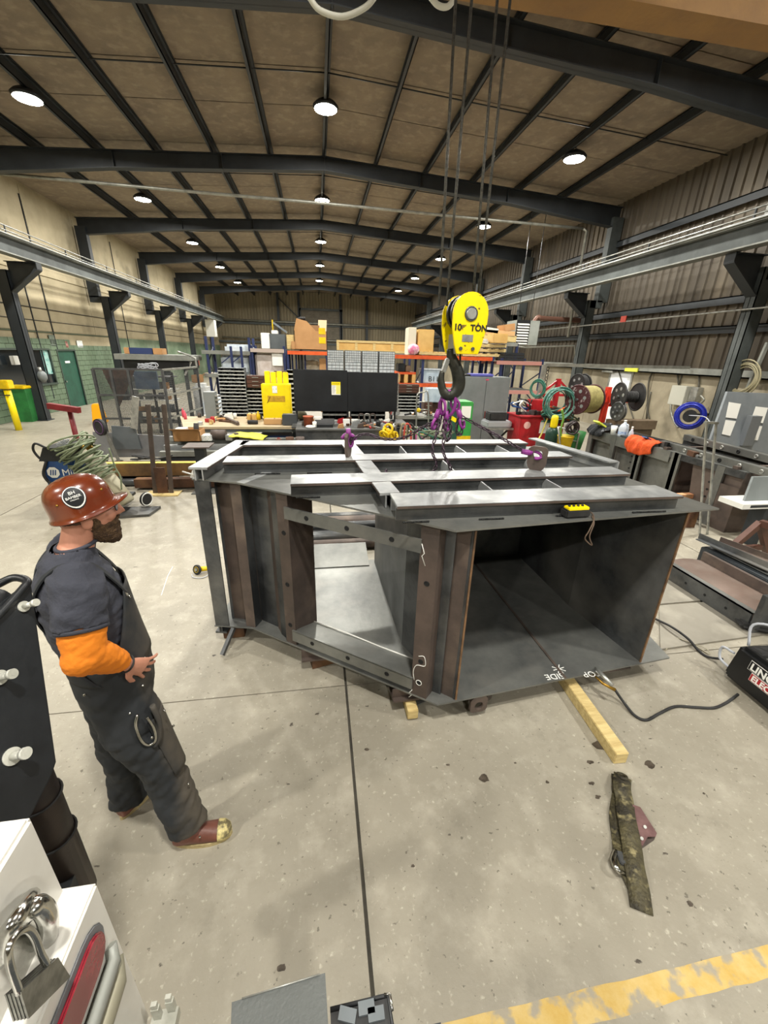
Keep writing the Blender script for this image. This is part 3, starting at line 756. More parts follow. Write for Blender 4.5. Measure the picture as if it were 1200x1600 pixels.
m.obox(c+Vector((.02,.1,.035)), .012, .34, .06, q).obox(c+Vector((.1,.1,.0)), .18, .34, .012, q)
for v in m.v: v.z = max(v.z, .002)
tag(m.build('packing_angle', STEELP), 'angled steel offcut lying under the box near the yellow timber', 'steel block')
MB_ = MB(); MB_.box(-.9,-.72,3.1,3.3,0,.10); tag(MB_.build('packing_block', RUST, bevel=.004), 'dark packing block under the far left corner of the box', 'steel block')
MB_ = MB(); MB_.box(2.1,2.5,3.5,3.6,0,.10); tag(MB_.build('timber_block', WOOD, bevel=.004), 'timber under the hidden rear right of the steel box', 'timber')
# remote pendant and lead on the lid
pd = thing('pendant_control', 'yellow and black crane pendant lying on the lid near the front edge', 'remote control', (1.6,2.1,ZT))
a = at(880,801,Z=ZT+.03); b = at(918,799,Z=ZT+.03)
MB().bar(a, b, .07, .05).build('case', RUBBER, pd, bevel=.008)
MB().bar(a+Vector((.015,0,.028)), b+Vector((-.01,0,.028)), .055, .02).build('face', YEL, pd, bevel=.004)
for k in range(4):
    c = a+(b-a)*(.2+.18*k)+Vector((0,0,.038)); MB().cyl(c, c+Vector((0,0,.008)), .008, 10).build('button', RUBBER, pd)
P = [b, at(925,802,Z=ZT+.01), at(928,812,Y=2.02), at(920,830,Y=1.98), at(914,842,Y=1.98), at(925,852,Y=1.98), at(921,838,Y=1.98), at(928,818,Y=2.0), at(925,806,Y=2.06)]
MB().tube(bez(P,5), .004, 6).build('lanyard', M('lanyard','5b4a3c',.8), pd)
# air gouging torch on the bottom plate lip with its cable
tc = thing('torch', 'silver and brass gouging torch resting on the bottom plate edge', 'torch', at(945,1065,Z=.15))
MB().tube([at(930,1043,Z=.215), at(938,1052,Z=.235), at(957,1071,Z=.21)], [.006,.016,.014], 10).build('handle', ZINC, tc)
BRASS = M('brass', 'b8923f', .35, .8, '8f6d2b', 20)
MB().tube([at(925,1052,Z=.15), at(942,1068,Z=.12), at(961,1078,Z=.10)], [.006,.010,.013], 8).build('hose_fitting', BRASS, tc)
P = [at(961,1078,Z=.10), at(975,1098,Z=.03), at(992,1118,Z=.012), at(1010,1125,Z=.012), at(1030,1115,Z=.012), at(1055,1104,Z=.012), at(1085,1105,Z=.012), at(1115,1106,Z=.012), at(1135,1098,Z=.012), at(1153,1085,Z=.012)]
tag(MB().tube(bez(P,6), .010, 8).build('welding_cable', RUBBER), 'dark cable looping over the floor from torch to black welder', 'cable')
P = [at(1024,967,Z=.02), at(1050,980,Z=.06), at(1075,998,Z=.05), at(1090,1015,Z=.015), at(1105,1026,Z=.012), at(1130,1030,Z=.05)]
tag(MB().tube(bez(P,6), .011, 8).build('welding_cable', RUBBER), 'dark cable crossing floor plates behind the box corner to black welder', 'cable')
P = [at(1040,1016,Z=.012), at(1055,998,Z=.012), at(1068,1000,Z=.03), at(1085,1008,Z=.012), at(1108,1022,Z=.012), at(1104,1014,Z=.03), at(1085,1006,Z=.015)]
tag(MB().tube(bez(P,6), .004, 6).build('thin_wire', M('tanwire','a39c86',.6)), 'thin tan wire tangled on floor beside the box corner', 'wire')
# ------------------------------------------------------------------ hook block
HX, HY = 1.0, 3.0
hb = thing('crane_hook_block', 'bright yellow ten ton crane hook block hanging over the steel box', 'crane hook', (HX, HY, 2.4))
S_ = lambda x, y: at(x, y, Y=HY)
pc = S_(719, 492); W2 = (S_(747,492)-S_(693,492)).length/2
yaw = Matrix.Rotation(R_(4), 3, 'Z')
def loc3(u, v, w_): return Vector((HX,HY,0)) + yaw @ Vector((u, w_, 0)) + Vector((0,0,v))
ztop, zc, zbt = S_(715,458).z, pc.z, S_(710,553).z
R1 = W2*1.02
poly = []
for k in range(15):
    t_ = math.pi*k/14; poly.append((R1*math.cos(t_), zc + (ztop-zc)*math.sin(t_)))
poly += [(-R1*.97, zc-.09), (-R1*.80, zbt+.06), (-R1*.62, zbt), (R1*.62, zbt), (R1*.80, zbt+.06), (R1*.97, zc-.09)]
CX = .03
for w_, nm in ((-.11, 'cheek_plate'), (.09, 'cheek_plate')):
    m = MB().prism([loc3(u+CX, v, w_) for u, v in poly], yaw @ Vector((0,.02,0))); m.build(nm, M('hook_yellow', 'f5dc00', .35, 0, 'e8cc00', 3, (.45,.7), col3='7a6424', scale3=22, mix3=(.63,.66)), hb, bevel=.003)
for w_ in (-.05, .03):
    q = [(loc3(CX, zc, w_))]
    ax = yaw @ Vector((0,1,0))
    MB().cyl(loc3(CX,zc+.01,w_-.022), loc3(CX,zc+.01,w_+.022), R1*.93, 28).build('sheave', M('sheave','2a2c2c',.35,.7), hb)
MB().cyl(loc3(CX,zc,-.125), loc3(CX,zc,.125), .036, 20).build('axle_pin', ZINC, hb, bevel=.004)
MB().ring(loc3(CX,zc,-.113), .042, .006, yaw @ Vector((0,1,0)), 24, 6).build('axle_collar', STEEL, hb)
m = MB(); m.prism([loc3(CX+u, v, -.09) for u, v in ((-R1*.55,zbt),(R1*.55,zbt),(R1*.55,zbt+.13),(-R1*.55,zbt+.13))], yaw @ Vector((0,.18,0))); m.build('swivel_block', M('greyblock','9a9a92',.5,.3), hb)
m = MB(); m.prism([loc3(CX+u, v, -.1115) for u, v in ((-.05,zc-.175),(.03,zc-.175),(.03,zc-.13),(-.05,zc-.13))], yaw @ Vector((0,-.001,0))); m.build('rating_plate', ZINC, hb)
m = MB()
for u in (-.055, .035): m.cyl(loc3(CX+u,zbt+.035,-.108), loc3(CX+u,zbt+.035,-.12), .013, 6)
m.build('bolt', STEEL, hb)
rv = yaw @ Vector((1,0,0))
text('lettering', '10', .058, BLACK, loc3(CX-.118, zc-.105, -.1125), rv, (0,0,1), hb, .001, bold=.03)
text('lettering', 'TON', .056, BLACK, loc3(CX+.004, zc-.105, -.1125), rv, (0,0,1), hb, .001, bold=.03)
m = MB()
for (px, py) in ((697,553),): pass
HKM = M('hook_iron', '33342f', .45, .7, '4b4a42', 8)
hk0 = loc3(CX-.02, zbt, 0)
hz = lambda x, y: at(x, y, Y=HY)
pts = [hz(704,545), hz(706,560), hz(714,578), hz(717,598), hz(712,612), hz(700,618), hz(692,610), hz(689,595), hz(691,580)]
MB().tube(bez(pts,5), [.030]*6+[.034]*6+[.042]*6+[.046]*6+[.044]*6+[.04]*6+[.034]*4+[.026]*1, 12).build('hook', HKM, hb) if False else None
path = bez(pts, 5); n_ = len(path); rr = []
for i in range(n_):
    t_ = i/(n_-1); rr.append(.026 + .022*math.sin(min(1, t_*1.25)*math.pi) if t_ < .8 else .030-.012*(t_-.8)/.2)
MB().tube(path, rr, 12).build('hook', HKM, hb)
MB().bar(hz(700,560), hz(692,582), .03, .05, up=(0,1,0)).build('safety_latch', ZINC, hb, bevel=.006)
MB().cyl(hz(719,553), hz(719,590), .007, 6).build('latch_rod', STEELB, hb)
RP = M('wire_rope', '6b6a64', .5, .6, '4d4c48', 60)
for (bx, tx, w_) in ((686,712,.0), (698,737,.03), (738,777,.0), (746,797,.04)):
    yb_ = HY + (.05 if bx > 720 else 0)
    b0 = at(bx, 478, Y=yb_); t0 = at(tx, 0, Y=yb_); t0 = b0 + (t0-b0)*1.15
    if t0.z > 6.2: t0 = b0+(t0-b0)*((6.2-b0.z)/(t0.z-b0.z))
    MB().cyl(b0, t0, .009, 8).build('wire_rope', RP, hb)
# ------------------------------------------------------------------ chain sling
sl = thing('chain_sling', 'purple-fitted lifting chain sling hung in the crane hook', 'chain sling', hz(700,618))
def chain_mesh(path, L_=.05, r=.0055, w_=.011):
    m = MB(); P = [Vector(p) for p in path]; s = 0; dist = [0]
    for a, b in zip(P, P[1:]): dist.append(dist[-1]+(b-a).length)
    T = dist[-1]; k = 0; pitch = L_*.74
    def ev(s):
        for i in range(len(P)-1):
            if s <= dist[i+1] or i == len(P)-2:
                return P[i]+(P[i+1]-P[i])*((s-dist[i])/max(1e-6, dist[i+1]-dist[i]))
    while s+L_*.5 < T:
        a = ev(s); b = ev(min(T, s+pitch)); d = (b-a)
        if d.length < 1e-5: break
        d.normalize(); s += pitch; up = d.orthogonal().normalized()
        ax = up if k % 2 else d.cross(up)
        m.ring((a+b)/2, w_, r, ax, 10, 5, sx=L_*.42/w_, up=d); k += 1
    return m
ring_c = hz(704, 615)
MB().ring(hz(701,618)+Vector((0,0,-.06)), .055, .013, Vector((.5,1,.1)), 24, 8, sx=1.7, up=(0.05,0,1)).build('master_ring', PURP, sl)
MB().ring(hz(691,636), .036, .011, Vector((1,.4,0)), 16, 8, sx=1.5, up=(-.4,0,1)).ring(hz(711,632), .03, .010, Vector((.4,1,.2)), 16, 8, sx=1.5, up=(.4,0,-1)).build('coupling_link', PURP, sl)
def clevis(c, d, nm='clevis_hook'):
    c = Vector(c); d = Vector(d).normalized(); s = d.orthogonal().normalized()
    m = MB(); m.tube([c, c+d*.05, c+d*.08], [.018,.022,.012], 10); m.tube(bez([c+d*.06, c+d*.10+s*.02, c+d*.14+s*.01, c+d*.15-s*.02, c+d*.12-s*.04, c+d*.10-s*.035], 4), .011, 8)
    return m.build(nm, PURP, sl)
clevis(hz(686,640), (-.3,0,-1)); clevis(hz(697,642), (.1,0,-1)); clevis(hz(716,640), (.35,0,-1))
hL = LUGL + Vector((0,0,.13)); hR = LUGR + Vector((0,0,.13))
top = hz(686, 655)
P = [top, at(660,668,Y=3.05), at(630,684,Y=3.12), at(600,686,Y=3.17), at(570,678,Y=3.22), hL]
chain_mesh(bez(P,8)).build('chain', CHAINM, sl, kind='stuff')
tR = hz(720, 650)
chain_mesh([tR, tR+(hR-tR)*.5+Vector((0,0,-.015)), hR+Vector((-.08,.02,.0))]).build('chain', CHAINM, sl, kind='stuff')
P = [hz(692,650), at(676,675,Y=2.98), at(676,700,Y=2.95), at(672,728,Y=2.93)]
chain_mesh(bez([hz(690,650), at(683,675,Y=2.95), at(675,705,Y=2.9), Vector((.88,2.9,1.62)), Vector((.80,2.92,1.52)), Vector((.6,2.9,1.515)), Vector((.5,2.97,1.515)), Vector((.52,3.03,1.57))],6)).build('chain', CHAINM, sl, kind='stuff')
chain_mesh(bez([hz(698,650), at(696,675,Y=2.93), at(692,705,Y=2.87), Vector((.98,2.86,1.6)), Vector((.95,2.9,1.52)), Vector((.82,2.93,1.515)), Vector((.9,3.0,1.515)), Vector((.7,3.02,1.515)), Vector((.62,2.93,1.54)), Vector((.75,2.87,1.54))],6)).build('chain', CHAINM, sl, kind='stuff')
chain_mesh(bez([hz(700,640), hz(703,655), at(704,672,Y=3.0), at(700,690,Y=3), at(692,672,Y=3.0), hz(697,650)],6)).build('chain', CHAINM, sl, kind='stuff')
chain_mesh(bez([hz(717,650), hz(722,668), hz(718,682), hz(713,670), hz(716,652)],6)).build('chain', CHAINM, sl, kind='stuff')
clevis(hR+Vector((-.12,.03,.01)), (1,-.25,-.15)); clevis(hL+Vector((0,0,.10)), (0.1,0,-1))
MB().tube(bez([hL+Vector((-.05,0,.02)), hL+Vector((-.02,0,.05)), hL+Vector((.03,0,.045)), hL+Vector((.06,.01,.01))],4), .016, 8).build('hook_throat', PURP, sl)
MB().obox(hz(709,655), .05, .004, .03, Matrix.Rotation(.5,3,'Y')).build('tag_plate', YEL, sl)

t = thing('scrap_rack', 'dark steel rollers and stock lying behind the steel box, seen through its window', 'steel stock', (.2, 5.1, 0))
for k, (y, r_, z, mt) in enumerate(((4.75,.07,.07,STEELB),(4.95,.09,.09,STEEL),(5.18,.07,.07,BLACK),(5.4,.1,.1,STEELB),(5.08,.05,.2,STEEL),(5.65,.08,.08,STEEL))):
    MB().cyl((-.75+.04*k, y, z), (1.6-.05*k, y+.03, z), r_, 16).build('roller', mt, t)
# ------------------------------------------------------------------ the worker
MO = Vector((-.95, 1.62, 0)); MTH = R_(29)
man = thing('person', 'man in brown hard hat, dark T-shirt and black bib overalls standing hand on hip', 'person', MO)
man.rotation_euler.z = MTH
SKIN = M('skin', 'c98f76', .55, 0, 'b67a63', 8, (.35, .7), .05, 60)
TSH = M('navy_tshirt', '3d3f49', .9, 0, '33353e', 4, (.35, .7), .25, 70)
SLV = M('orange_sleeve', 'f08a1c', .85, 0, 'dd7a14', 3, (.35, .7), .15, 60)
def duck():
    m = bpy.data.materials.new('black_duck_canvas'); m.use_nodes = True; nt = m.node_tree; N = nt.nodes; L = nt.links; b = N['Principled BSDF']
    tc = N.new('ShaderNodeTexCoord'); sp = N.new('ShaderNodeSeparateXYZ'); L.new(tc.outputs['Object'], sp.inputs[0])
    n = N.new('ShaderNodeTexNoise'); n.inputs['Scale'].default_value = 7; n.inputs['Detail'].default_value = 8; L.new(tc.outputs['Object'], n.inputs[0])
    a = N.new('ShaderNodeMath'); a.operation = 'MULTIPLY_ADD'; a.inputs[1].default_value = .22; L.new(n.outputs[0], a.inputs[0]); L.new(sp.outputs[0], a.inputs[2])
    r = N.new('ShaderNodeMapRange'); r.inputs[1].default_value = .17; r.inputs[2].default_value = .26; L.new(a.outputs[0], r.inputs[0])
    x = N.new('ShaderNodeMix'); x.data_type = 'RGBA'; x.inputs[6].default_value = lin('24272a'); x.inputs[7].default_value = lin('524c43'); L.new(r.outputs[0], x.inputs[0])
    L.new(x.outputs[2], b.inputs['Base Color']); b.inputs['Roughness'].default_value = .85
    bp = N.new('ShaderNodeBump'); bp.inputs['Strength'].default_value = .2; n2 = N.new('ShaderNodeTexNoise'); n2.inputs['Scale'].default_value = 60; L.new(tc.outputs['Object'], n2.inputs[0])
    L.new(n2.outputs[0], bp.inputs['Height']); L.new(bp.outputs[0], b.inputs['Normal']); MATS['duck'] = m; return m
DUCK = duck()
BEARD = M('beard', '3f2d20', .9, 0, '6b5236', 45, (.35, .7), .8, 120)
HAIR = M('short_hair', '4a382b', .9, 0, '6b5544', 60)
def eloft(m, secs, n=20):
    """secs: (centre xyz, rx, ry [, tilt dir]) closed tube of elliptical sections perpendicular to the path"""
    C = [Vector(s[0]) for s in secs]; V = []; F = []
    ref = Vector((0, 1, 0))
    for i, s in enumerate(secs):
        d = (C[min(i+1, len(C)-1)] - C[max(i-1, 0)]).normalized()
        b = (ref - d*ref.dot(d))
        b = b.normalized() if b.length > .05 else Vector((0,0,1))
        a = b.cross(d).normalized()
        for k in range(n):
            t = 2*math.pi*k/n; V.append(C[i] + a*math.cos(t)*s[1] + b*math.sin(t)*s[2])
    L_ = len(secs)
    for i in range(L_-1):
        for k in range(n): F.append((i*n+k, i*n+(k+1) % n, (i+1)*n+(k+1) % n, (i+1)*n+k))
    F.append(tuple(reversed(range(n)))); F.append(tuple((L_-1)*n+k for k in range(n)))
    m.add(V, F, True); return m
def chainloft(m, pts, n=14):
    """rounded limb: pts (x,y,z,r)"""
    m.tube([p[:3] for p in pts], [p[3] for p in pts], n); m.sph(pts[0][:3], pts[0][3], n, 8); m.sph(pts[-1][:3], pts[-1][3], n, 8); return m
def remesh(m, name, mat, parent, vox=.008, smooth=2, disp=None, label=None, keep=None):
    me = bpy.data.meshes.new(name+'_src'); me.from_pydata([tuple(v) for v in m.v], [], m.f)
    bm = bmesh.new(); bm.from_mesh(me); bmesh.ops.recalc_face_normals(bm, faces=bm.faces); bm.to_mesh(me); bm.free()
    o = bpy.data.objects.new(name+'_src', me); COL.objects.link(o)
    md = o.modifiers.new('r', 'REMESH'); md.mode = 'VOXEL'; md.voxel_size = vox; md.use_smooth_shade = True
    if smooth:
        ms = o.modifiers.new('s', 'SMOOTH'); ms.factor = .5; ms.iterations = smooth
    bpy.context.view_layer.update()
    nm = bpy.data.meshes.new_from_object(o.evaluated_get(bpy.context.evaluated_depsgraph_get()))
    bpy.data.objects.remove(o); bpy.data.meshes.remove(me)
    if disp or keep:
        bm = bmesh.new(); bm.from_mesh(nm); bm.normal_update()
        if keep:
            kill = [f for f in bm.faces if not keep(f.calc_center_median())]; bmesh.ops.delete(bm, geom=kill, context='FACES')
        if disp:
            mv = [(v, v.co + v.normal*disp(v.co)) for v in bm.verts]
            for v, c in mv: v.co = c
        bm.to_mesh(nm); bm.free()
    for p in nm.polygons: p.use_smooth = True
    nm.materials.clear(); nm.materials.append(mat); nm.name = name
    r = bpy.data.objects.new(name, nm); COL.objects.link(r); r.parent = parent
    if label: r['label'] = label
    return r
# key joints in the man's own frame: x forward, y to his left, z up
SH_R, EL_R, WR_R = (-.045,-.195,1.575), (-.075,-.285,1.345), (.035,-.20,1.185)
SH_L, EL_L, WR_L = (-.045,.195,1.575), (-.09,.27,1.335), (-.02,.235,1.13)
HP_R, KN_R, AN_R = (-.02,-.10,.93), (.07,-.165,.50), (.12,-.235,.09)
HP_L, KN_L, AN_L = (-.03,.09,.93), (-.08,.12,.50), (-.10,.14,.09)
def lerp(a, b, t): return tuple(a[i]+(b[i]-a[i])*t for i in range(3))
def limb(m, pts): return chainloft(m, pts)
B = MB()
eloft(B, [((-.02,0,.86),.10,.15),((-.015,0,.98),.13,.165),((-.01,0,1.10),.135,.165),((-.025,0,1.25),.12,.165),((-.04,0,1.42),.115,.19),((-.05,0,1.54),.095,.19),((-.045,0,1.62),.06,.12),((-.03,0,1.66),.05,.07)])
limb(B, [(*SH_R,.065),(*lerp(SH_R,EL_R,.5),.052),(*EL_R,.042),(*lerp(EL_R,WR_R,.4),.04),(*WR_R,.026)])
limb(B, [(*SH_L,.065),(*lerp(SH_L,EL_L,.5),.052),(*EL_L,.042),(*lerp(EL_L,WR_L,.4),.04),(*WR_L,.026)])
for h, k, a in ((HP_R,KN_R,AN_R),(HP_L,KN_L,AN_L)):
    limb(B, [(*h,.085),(*lerp(h,k,.5),.075),(*k,.058),(*lerp(k,a,.35),.055),(*a,.04)])
# neck and head
eloft(B, [((-.035,0,1.60),.062,.07),((-.02,0,1.66),.058,.062),((-.002,0,1.72),.055,.056),((.01,0,1.76),.055,.056)])
hx, hz_ = .035, 1.80
B.sph((hx-.018,0,hz_+.01), .093, 20, 14, (1.0,.80,1.05))
eloft(B, [((hx+.055,0,1.675),.018,.022),((hx+.045,0,1.69),.042,.042),((hx+.035,0,1.725),.06,.055),((hx+.03,0,1.77),.068,.062),((hx+.02,0,1.82),.075,.065)])
B.sph((hx+.085,0,1.825), .03, 12, 8, (.6,1.4,.5)); B.sph((hx+.07,.035,1.775), .026, 12, 8); B.sph((hx+.07,-.035,1.775), .026, 12, 8)
B.tube([(hx+.092,0,1.815),(hx+.105,0,1.795),(hx+.118,0,1.772),(hx+.098,0,1.765)], [.010,.012,.014,.011], 10); B.sph((hx+.105,.010,1.768), .009); B.sph((hx+.105,-.010,1.768), .009)
B.sph((hx+.088,0,1.742), .016, 12, 8, (.7,1.5,.5)); B.sph((hx+.086,0,1.732), .015, 12, 8, (.7,1.4,.5))
for s in (-1, 1):
    B.sph((hx-.005, s*.078, 1.772), .028, 12, 8, (.75,.32,1.1)); B.sph((hx-.012, s*.086, 1.785), .014, 10, 6, (1,.4,1.2))
# hands
def hand(m, wr, d, pn, s):
    """wrist, direction of palm, palm normal, side sign of the thumb"""
    wr = Vector(wr); d = Vector(d).normalized(); pn = Vector(pn).normalized(); sd = d.cross(pn).normalized()*s
    c = wr + d*.055
    P = [wr - d*.01, wr+d*.03, wr+d*.07, wr+d*.09]
    V = []
    for p, a, b in zip(P, (.026,.036,.042,.040), (.020,.019,.016,.013)):
        V.append((p, a, b))
    n = 12; VV = []; F = []
    for p, a, b in V:
        for k in range(n):
            t = 2*math.pi*k/n; VV.append(p + sd*a*math.cos(t) + pn*b*math.sin(t))
    for i in range(3):
        for k in range(n): F.append((i*n+k, i*n+(k+1) % n, (i+1)*n+(k+1) % n, (i+1)*n+k))
    F.append(tuple(reversed(range(n)))); F.append(tuple(3*n+k for k in range(n))); m.add(VV, F)
    fing = ((.033,.070,.0085,.34),(.011,.078,.0088,.10),(-.012,.073,.0085,-.13),(-.034,.058,.0078,-.42))
    for off, L_, r, sp in fing:
        b0 = wr + d*.085 + sd*off; dd_ = (d + sd*sp).normalized()
        pts = [b0 - d*.015]; cur = b0; cd = dd_.copy()
        for q, fr in enumerate((.45, .32, .23)):
            pts.append(cur.copy()); cd = (cd - pn*(.28 if q else .12)).normalized(); cur = cur + cd*L_*fr
        pts.append(cur)
        m.tube(pts, [r*1.05, r*1.05, r, r*.92, r*.8], 8); m.sph(pts[-1], r*.82, 8, 6)
    t0 = wr + d*.02 + sd*.022; t1_ = t0 + (d*.6+sd*.8).normalized()*.035; t2_ = t1_ + (d*.85+sd*.45-pn*.1).normalized()*.03; t3_ = t2_ + (d*.95+sd*.1-pn*.2).normalized()*.024
    m.tube([t0, t1_, t2_, t3_], [.015,.0125,.011,.009], 8); m.sph(t3_, .0092, 8, 6)
# right hand on the front of his hip, fingers forward and down
hand(B, (.044,-.203,1.172), (.55,.36,-.66), (.35,-.90,-.10), 1)
hand(B, (-.015,.232,1.12), (.3,-.1,-.9), (.25,.93,-.1), -1)
remesh(B, 'body', SKIN, man, .0045, 2)
# beard, hair, eyes, glasses
m = MB(); 
eloft(m, [((hx+.092,0,1.650),.012,.014),((hx+.078,0,1.664),.032,.034),((hx+.056,0,1.69),.055,.053),((hx+.045,0,1.715),.064,.060),((hx+.038,0,1.742),.062,.0625)])
m.sph((hx+.098,0,1.755),.018,12,8,(.6,1.7,.5)); m.sph((hx+.02,.058,1.755),.020,12,8,(1,.4,1.2)); m.sph((hx+.02,-.058,1.755),.020,12,8,(1,.4,1.2))
remesh(m, 'beard', BEARD, man, .006, 1, lambda c: .004*noise.noise(c*90)+.003*noise.noise(c*200), keep=lambda c: not (c.x < hx+.002 ) and not (c.z > 1.728 and c.x > hx+.085 and abs(c.y) < .022 and c.z < 1.747))
m = MB(); m.sph((hx-.020,0,hz_+.008), .096, 20, 14, (1.0,.81,1.0)); remesh(m, 'hair', HAIR, man, .008, 1, lambda c: .002*noise.noise(c*120), keep=lambda c: c.x < hx-.0 and c.z > 1.765)
EYE = M('eye_white', 'e9e6e0', .3); 
for s in (-1, 1):
    MB().sph((hx+.083, s*.028, 1.806), .012, 12, 8).build('eye', EYE, man, loc=(0,0,0), world=False)
    MB().sph((hx+.090, s*.028, 1.806), .006, 8, 6).build('iris', M('iris','3a3f44',.2), man, loc=(0,0,0), world=False)
g = MB()
for s in (-1, 1):
    g.ring((hx+.100, s*.032, 1.806), .02, .0022, (1, s*.25, 0), 16, 6, sx=1.0, up=(0,0,1)); g.tube([(hx+.096, s*.055, 1.812),(hx+.03, s*.078, 1.812),(hx-.01, s*.082, 1.80)], .0025, 6)
g.build('safety_glasses', RUBBER, man, loc=(0,0,0), world=False)
m = MB()
for s in (-1, 1): m.cyl((hx+.100, s*.032, 1.806), (hx+.1015, s*.0325, 1.806), .02, 16)
m.build('glasses_lens', M('lens', 'c9d4dc', .05, alpha=.35), man, loc=(0,0,0), world=False)
# hard hat: tall dome with rolled brim and peak
HAT = M('brown_hard_hat', '6b2c14', .25, 0, '552010', 4, (.35, .7), coat=.8, col3='8e4a1e', scale3=3, mix3=(.5,.75))
hc = Vector((.028, 0, 1.828)); tilt = Matrix.Rotation(R_(-13), 3, 'Y')
V = []; F = []; NR, NK = 14, 40
RX, RY, RZ = .112, .097, .112
for i in range(NR+1):
    ph = math.pi/2*i/NR
    for k in range(NK):
        t = 2*math.pi*k/NK; r = math.sin(ph)**.82; z = RZ*math.cos(ph)**.75 if i < NR else 0
        rid = .0035*math.exp(-((math.sin(t)*r*RY)/.012)**2)*math.sin(ph) if r > .0 else .0035
        x = RX*r*math.cos(t); y = RY*r*math.sin(t)
        V.append((x, y, z+rid))
# skirt and brim
for (ex, dz, pk) in ((.002,-.014,0), (.005,-.026,.2), (.010,-.030,1), (.011,-.034,1), (.006,-.033,.8), (-.006,-.018,0)):
    for k in range(NK):
        t = 2*math.pi*k/NK; c_, s_ = math.cos(t), math.sin(t)
        peak = max(0, c_)**3*.034*pk
        V.append(((RX+ex)*c_+peak, (RY+ex)*s_, dz + peak*.25 - .0*s_))
nr = NR+1+6
for i in range(nr-1):
    for k in range(NK): F.append((i*NK+k, i*NK+(k+1) % NK, (i+1)*NK+(k+1) % NK, (i+1)*NK+k))
h = MB().add([hc + tilt @ Vector(v) for v in V], F, True)
hat = h.build('hard_hat', HAT, man, loc=(0,0,0), world=False, fixn=True)
# lens-shaped sticker following the dome on his right side
def dome(t, ph, e=0):
    r = math.sin(ph)**.82; return hc + tilt @ Vector(((RX+e)*r*math.cos(t), (RY+e)*r*math.sin(t), (RZ+e)*math.cos(ph)**.75))
def patch(m, ct, cph, rad, e, n=24):
    V = [dome(ct, cph, e)]
    for q in (.5, 1):
        for k in range(n):
            a = 2*math.pi*k/n; V.append(dome(ct+rad*q*math.cos(a)*1.0, cph+rad*q*math.sin(a)*1.15, e))
    F = [(0, 1+k, 1+(k+1) % n) for k in range(n)] + [(1+k, 1+n+k, 1+n+(k+1) % n, 1+(k+1) % n) for k in range(n)]
    return m.add(V, F, True)
ST, SP = R_(-92), R_(64)
patch(MB(), ST, SP, .36, .0012).build('sticker', BLACK, man, loc=(0,0,0), world=False)
patch(MB(), ST, SP, .335, .0020).build('sticker_rim', PAPER, man, loc=(0,0,0), world=False)
patch(MB(), ST, SP, .30, .0028).build('sticker_field', BLACK, man, loc=(0,0,0), world=False)
c = dome(ST, SP, .004); rt = (dome(ST+.2, SP, .004)-dome(ST-.2, SP, .004)).normalized(); up_ = (dome(ST, SP-.2, .004)-dome(ST, SP+.2, .004)).normalized()
def mantext(s, sz, dx, dz):
    cu = bpy.data.curves.new('lettering', 'FONT'); cu.body = s; cu.size = sz; cu.extrude = .0004
    to = bpy.data.objects.new('t', cu); COL.objects.link(to); bpy.context.view_layer.update()
    me = bpy.data.meshes.new_from_object(to.evaluated_get(bpy.context.evaluated_depsgraph_get())); bpy.data.objects.remove(to)
    n = rt.cross(up_)
    for v in me.vertices:
        q = v.co.copy(); v.co = c + rt*(q.x+dx) + up_*(q.y+dz) + n*(q.z+.001)
    me.materials.clear(); me.materials.append(PAPER); o = bpy.data.objects.new('lettering', me); COL.objects.link(o); o.parent = man
mantext('BH', .017, -.011, .006); mantext('BAMBER', .0135, -.026, -.009); mantext('WELDING', .006, -.0145, -.017)
m = MB()
for (t, ph) in ((-125, 74), (-40, 74), (125, 74), (40, 74)): m.sph(dome(R_(t), R_(ph), .001), .0045, 8, 6)
m.build('hat_rivet', BRASS, man, loc=(0,0,0), world=False)
eloft(MB(), [((.026,0,1.800),.103,.088),((.026,0,1.825),.106,.092)], 24).build('hat_band', RUBBER, man, loc=(0,0,0), world=False)
# T-shirt
def folds(c):
    f = .010*noise.noise(Vector((c.x*9, c.y*9, c.z*22))) + .006*noise.noise(Vector((c.x*20, c.y*20, c.z*40)))
    return f
T = MB()
eloft(T, [((-.02,0,1.00),.135,.175),((-.02,0,1.10),.145,.18),((-.035,0,1.25),.150,.185),((-.048,0,1.40),.155,.205),((-.058,0,1.52),.135,.21),((-.052,0,1.60),.098,.165),((-.03,0,1.655),.066,.088),((-.022,0,1.672),.064,.072)], 28)
for S, E_ in ((SH_R, EL_R), (SH_L, EL_L)):
    sg = -1 if S[1] < 0 else 1
    eloft(T, [((S[0],S[1]*.72,S[2]+.02),.085,.08),((*S[:2],S[2]-.005),.088,.075),(lerp(S,E_,.4),.088,.078),(lerp(S,E_,.60),.090,.080)], 20)
tshirt = remesh(T, 'tshirt', TSH, man, .008, 3, folds, keep=lambda c: c.z < 1.664)
MB().ring((-.020,0,1.668), .069, .008, (-.12,0,1), 28, 8, sx=1.0).build('collar', TSH, man, loc=(0,0,0), world=False)
for S, E_ in ((SH_R, EL_R), (SH_L, EL_L)):
    a = Vector(lerp(S,E_,.585)); d = (Vector(E_)-Vector(S)).normalized()
    eloft(MB(), [(a,.084,.075),(a+d*.014,.085,.076)], 24).build('sleeve_hem', TSH, man, loc=(0,0,0), world=False)
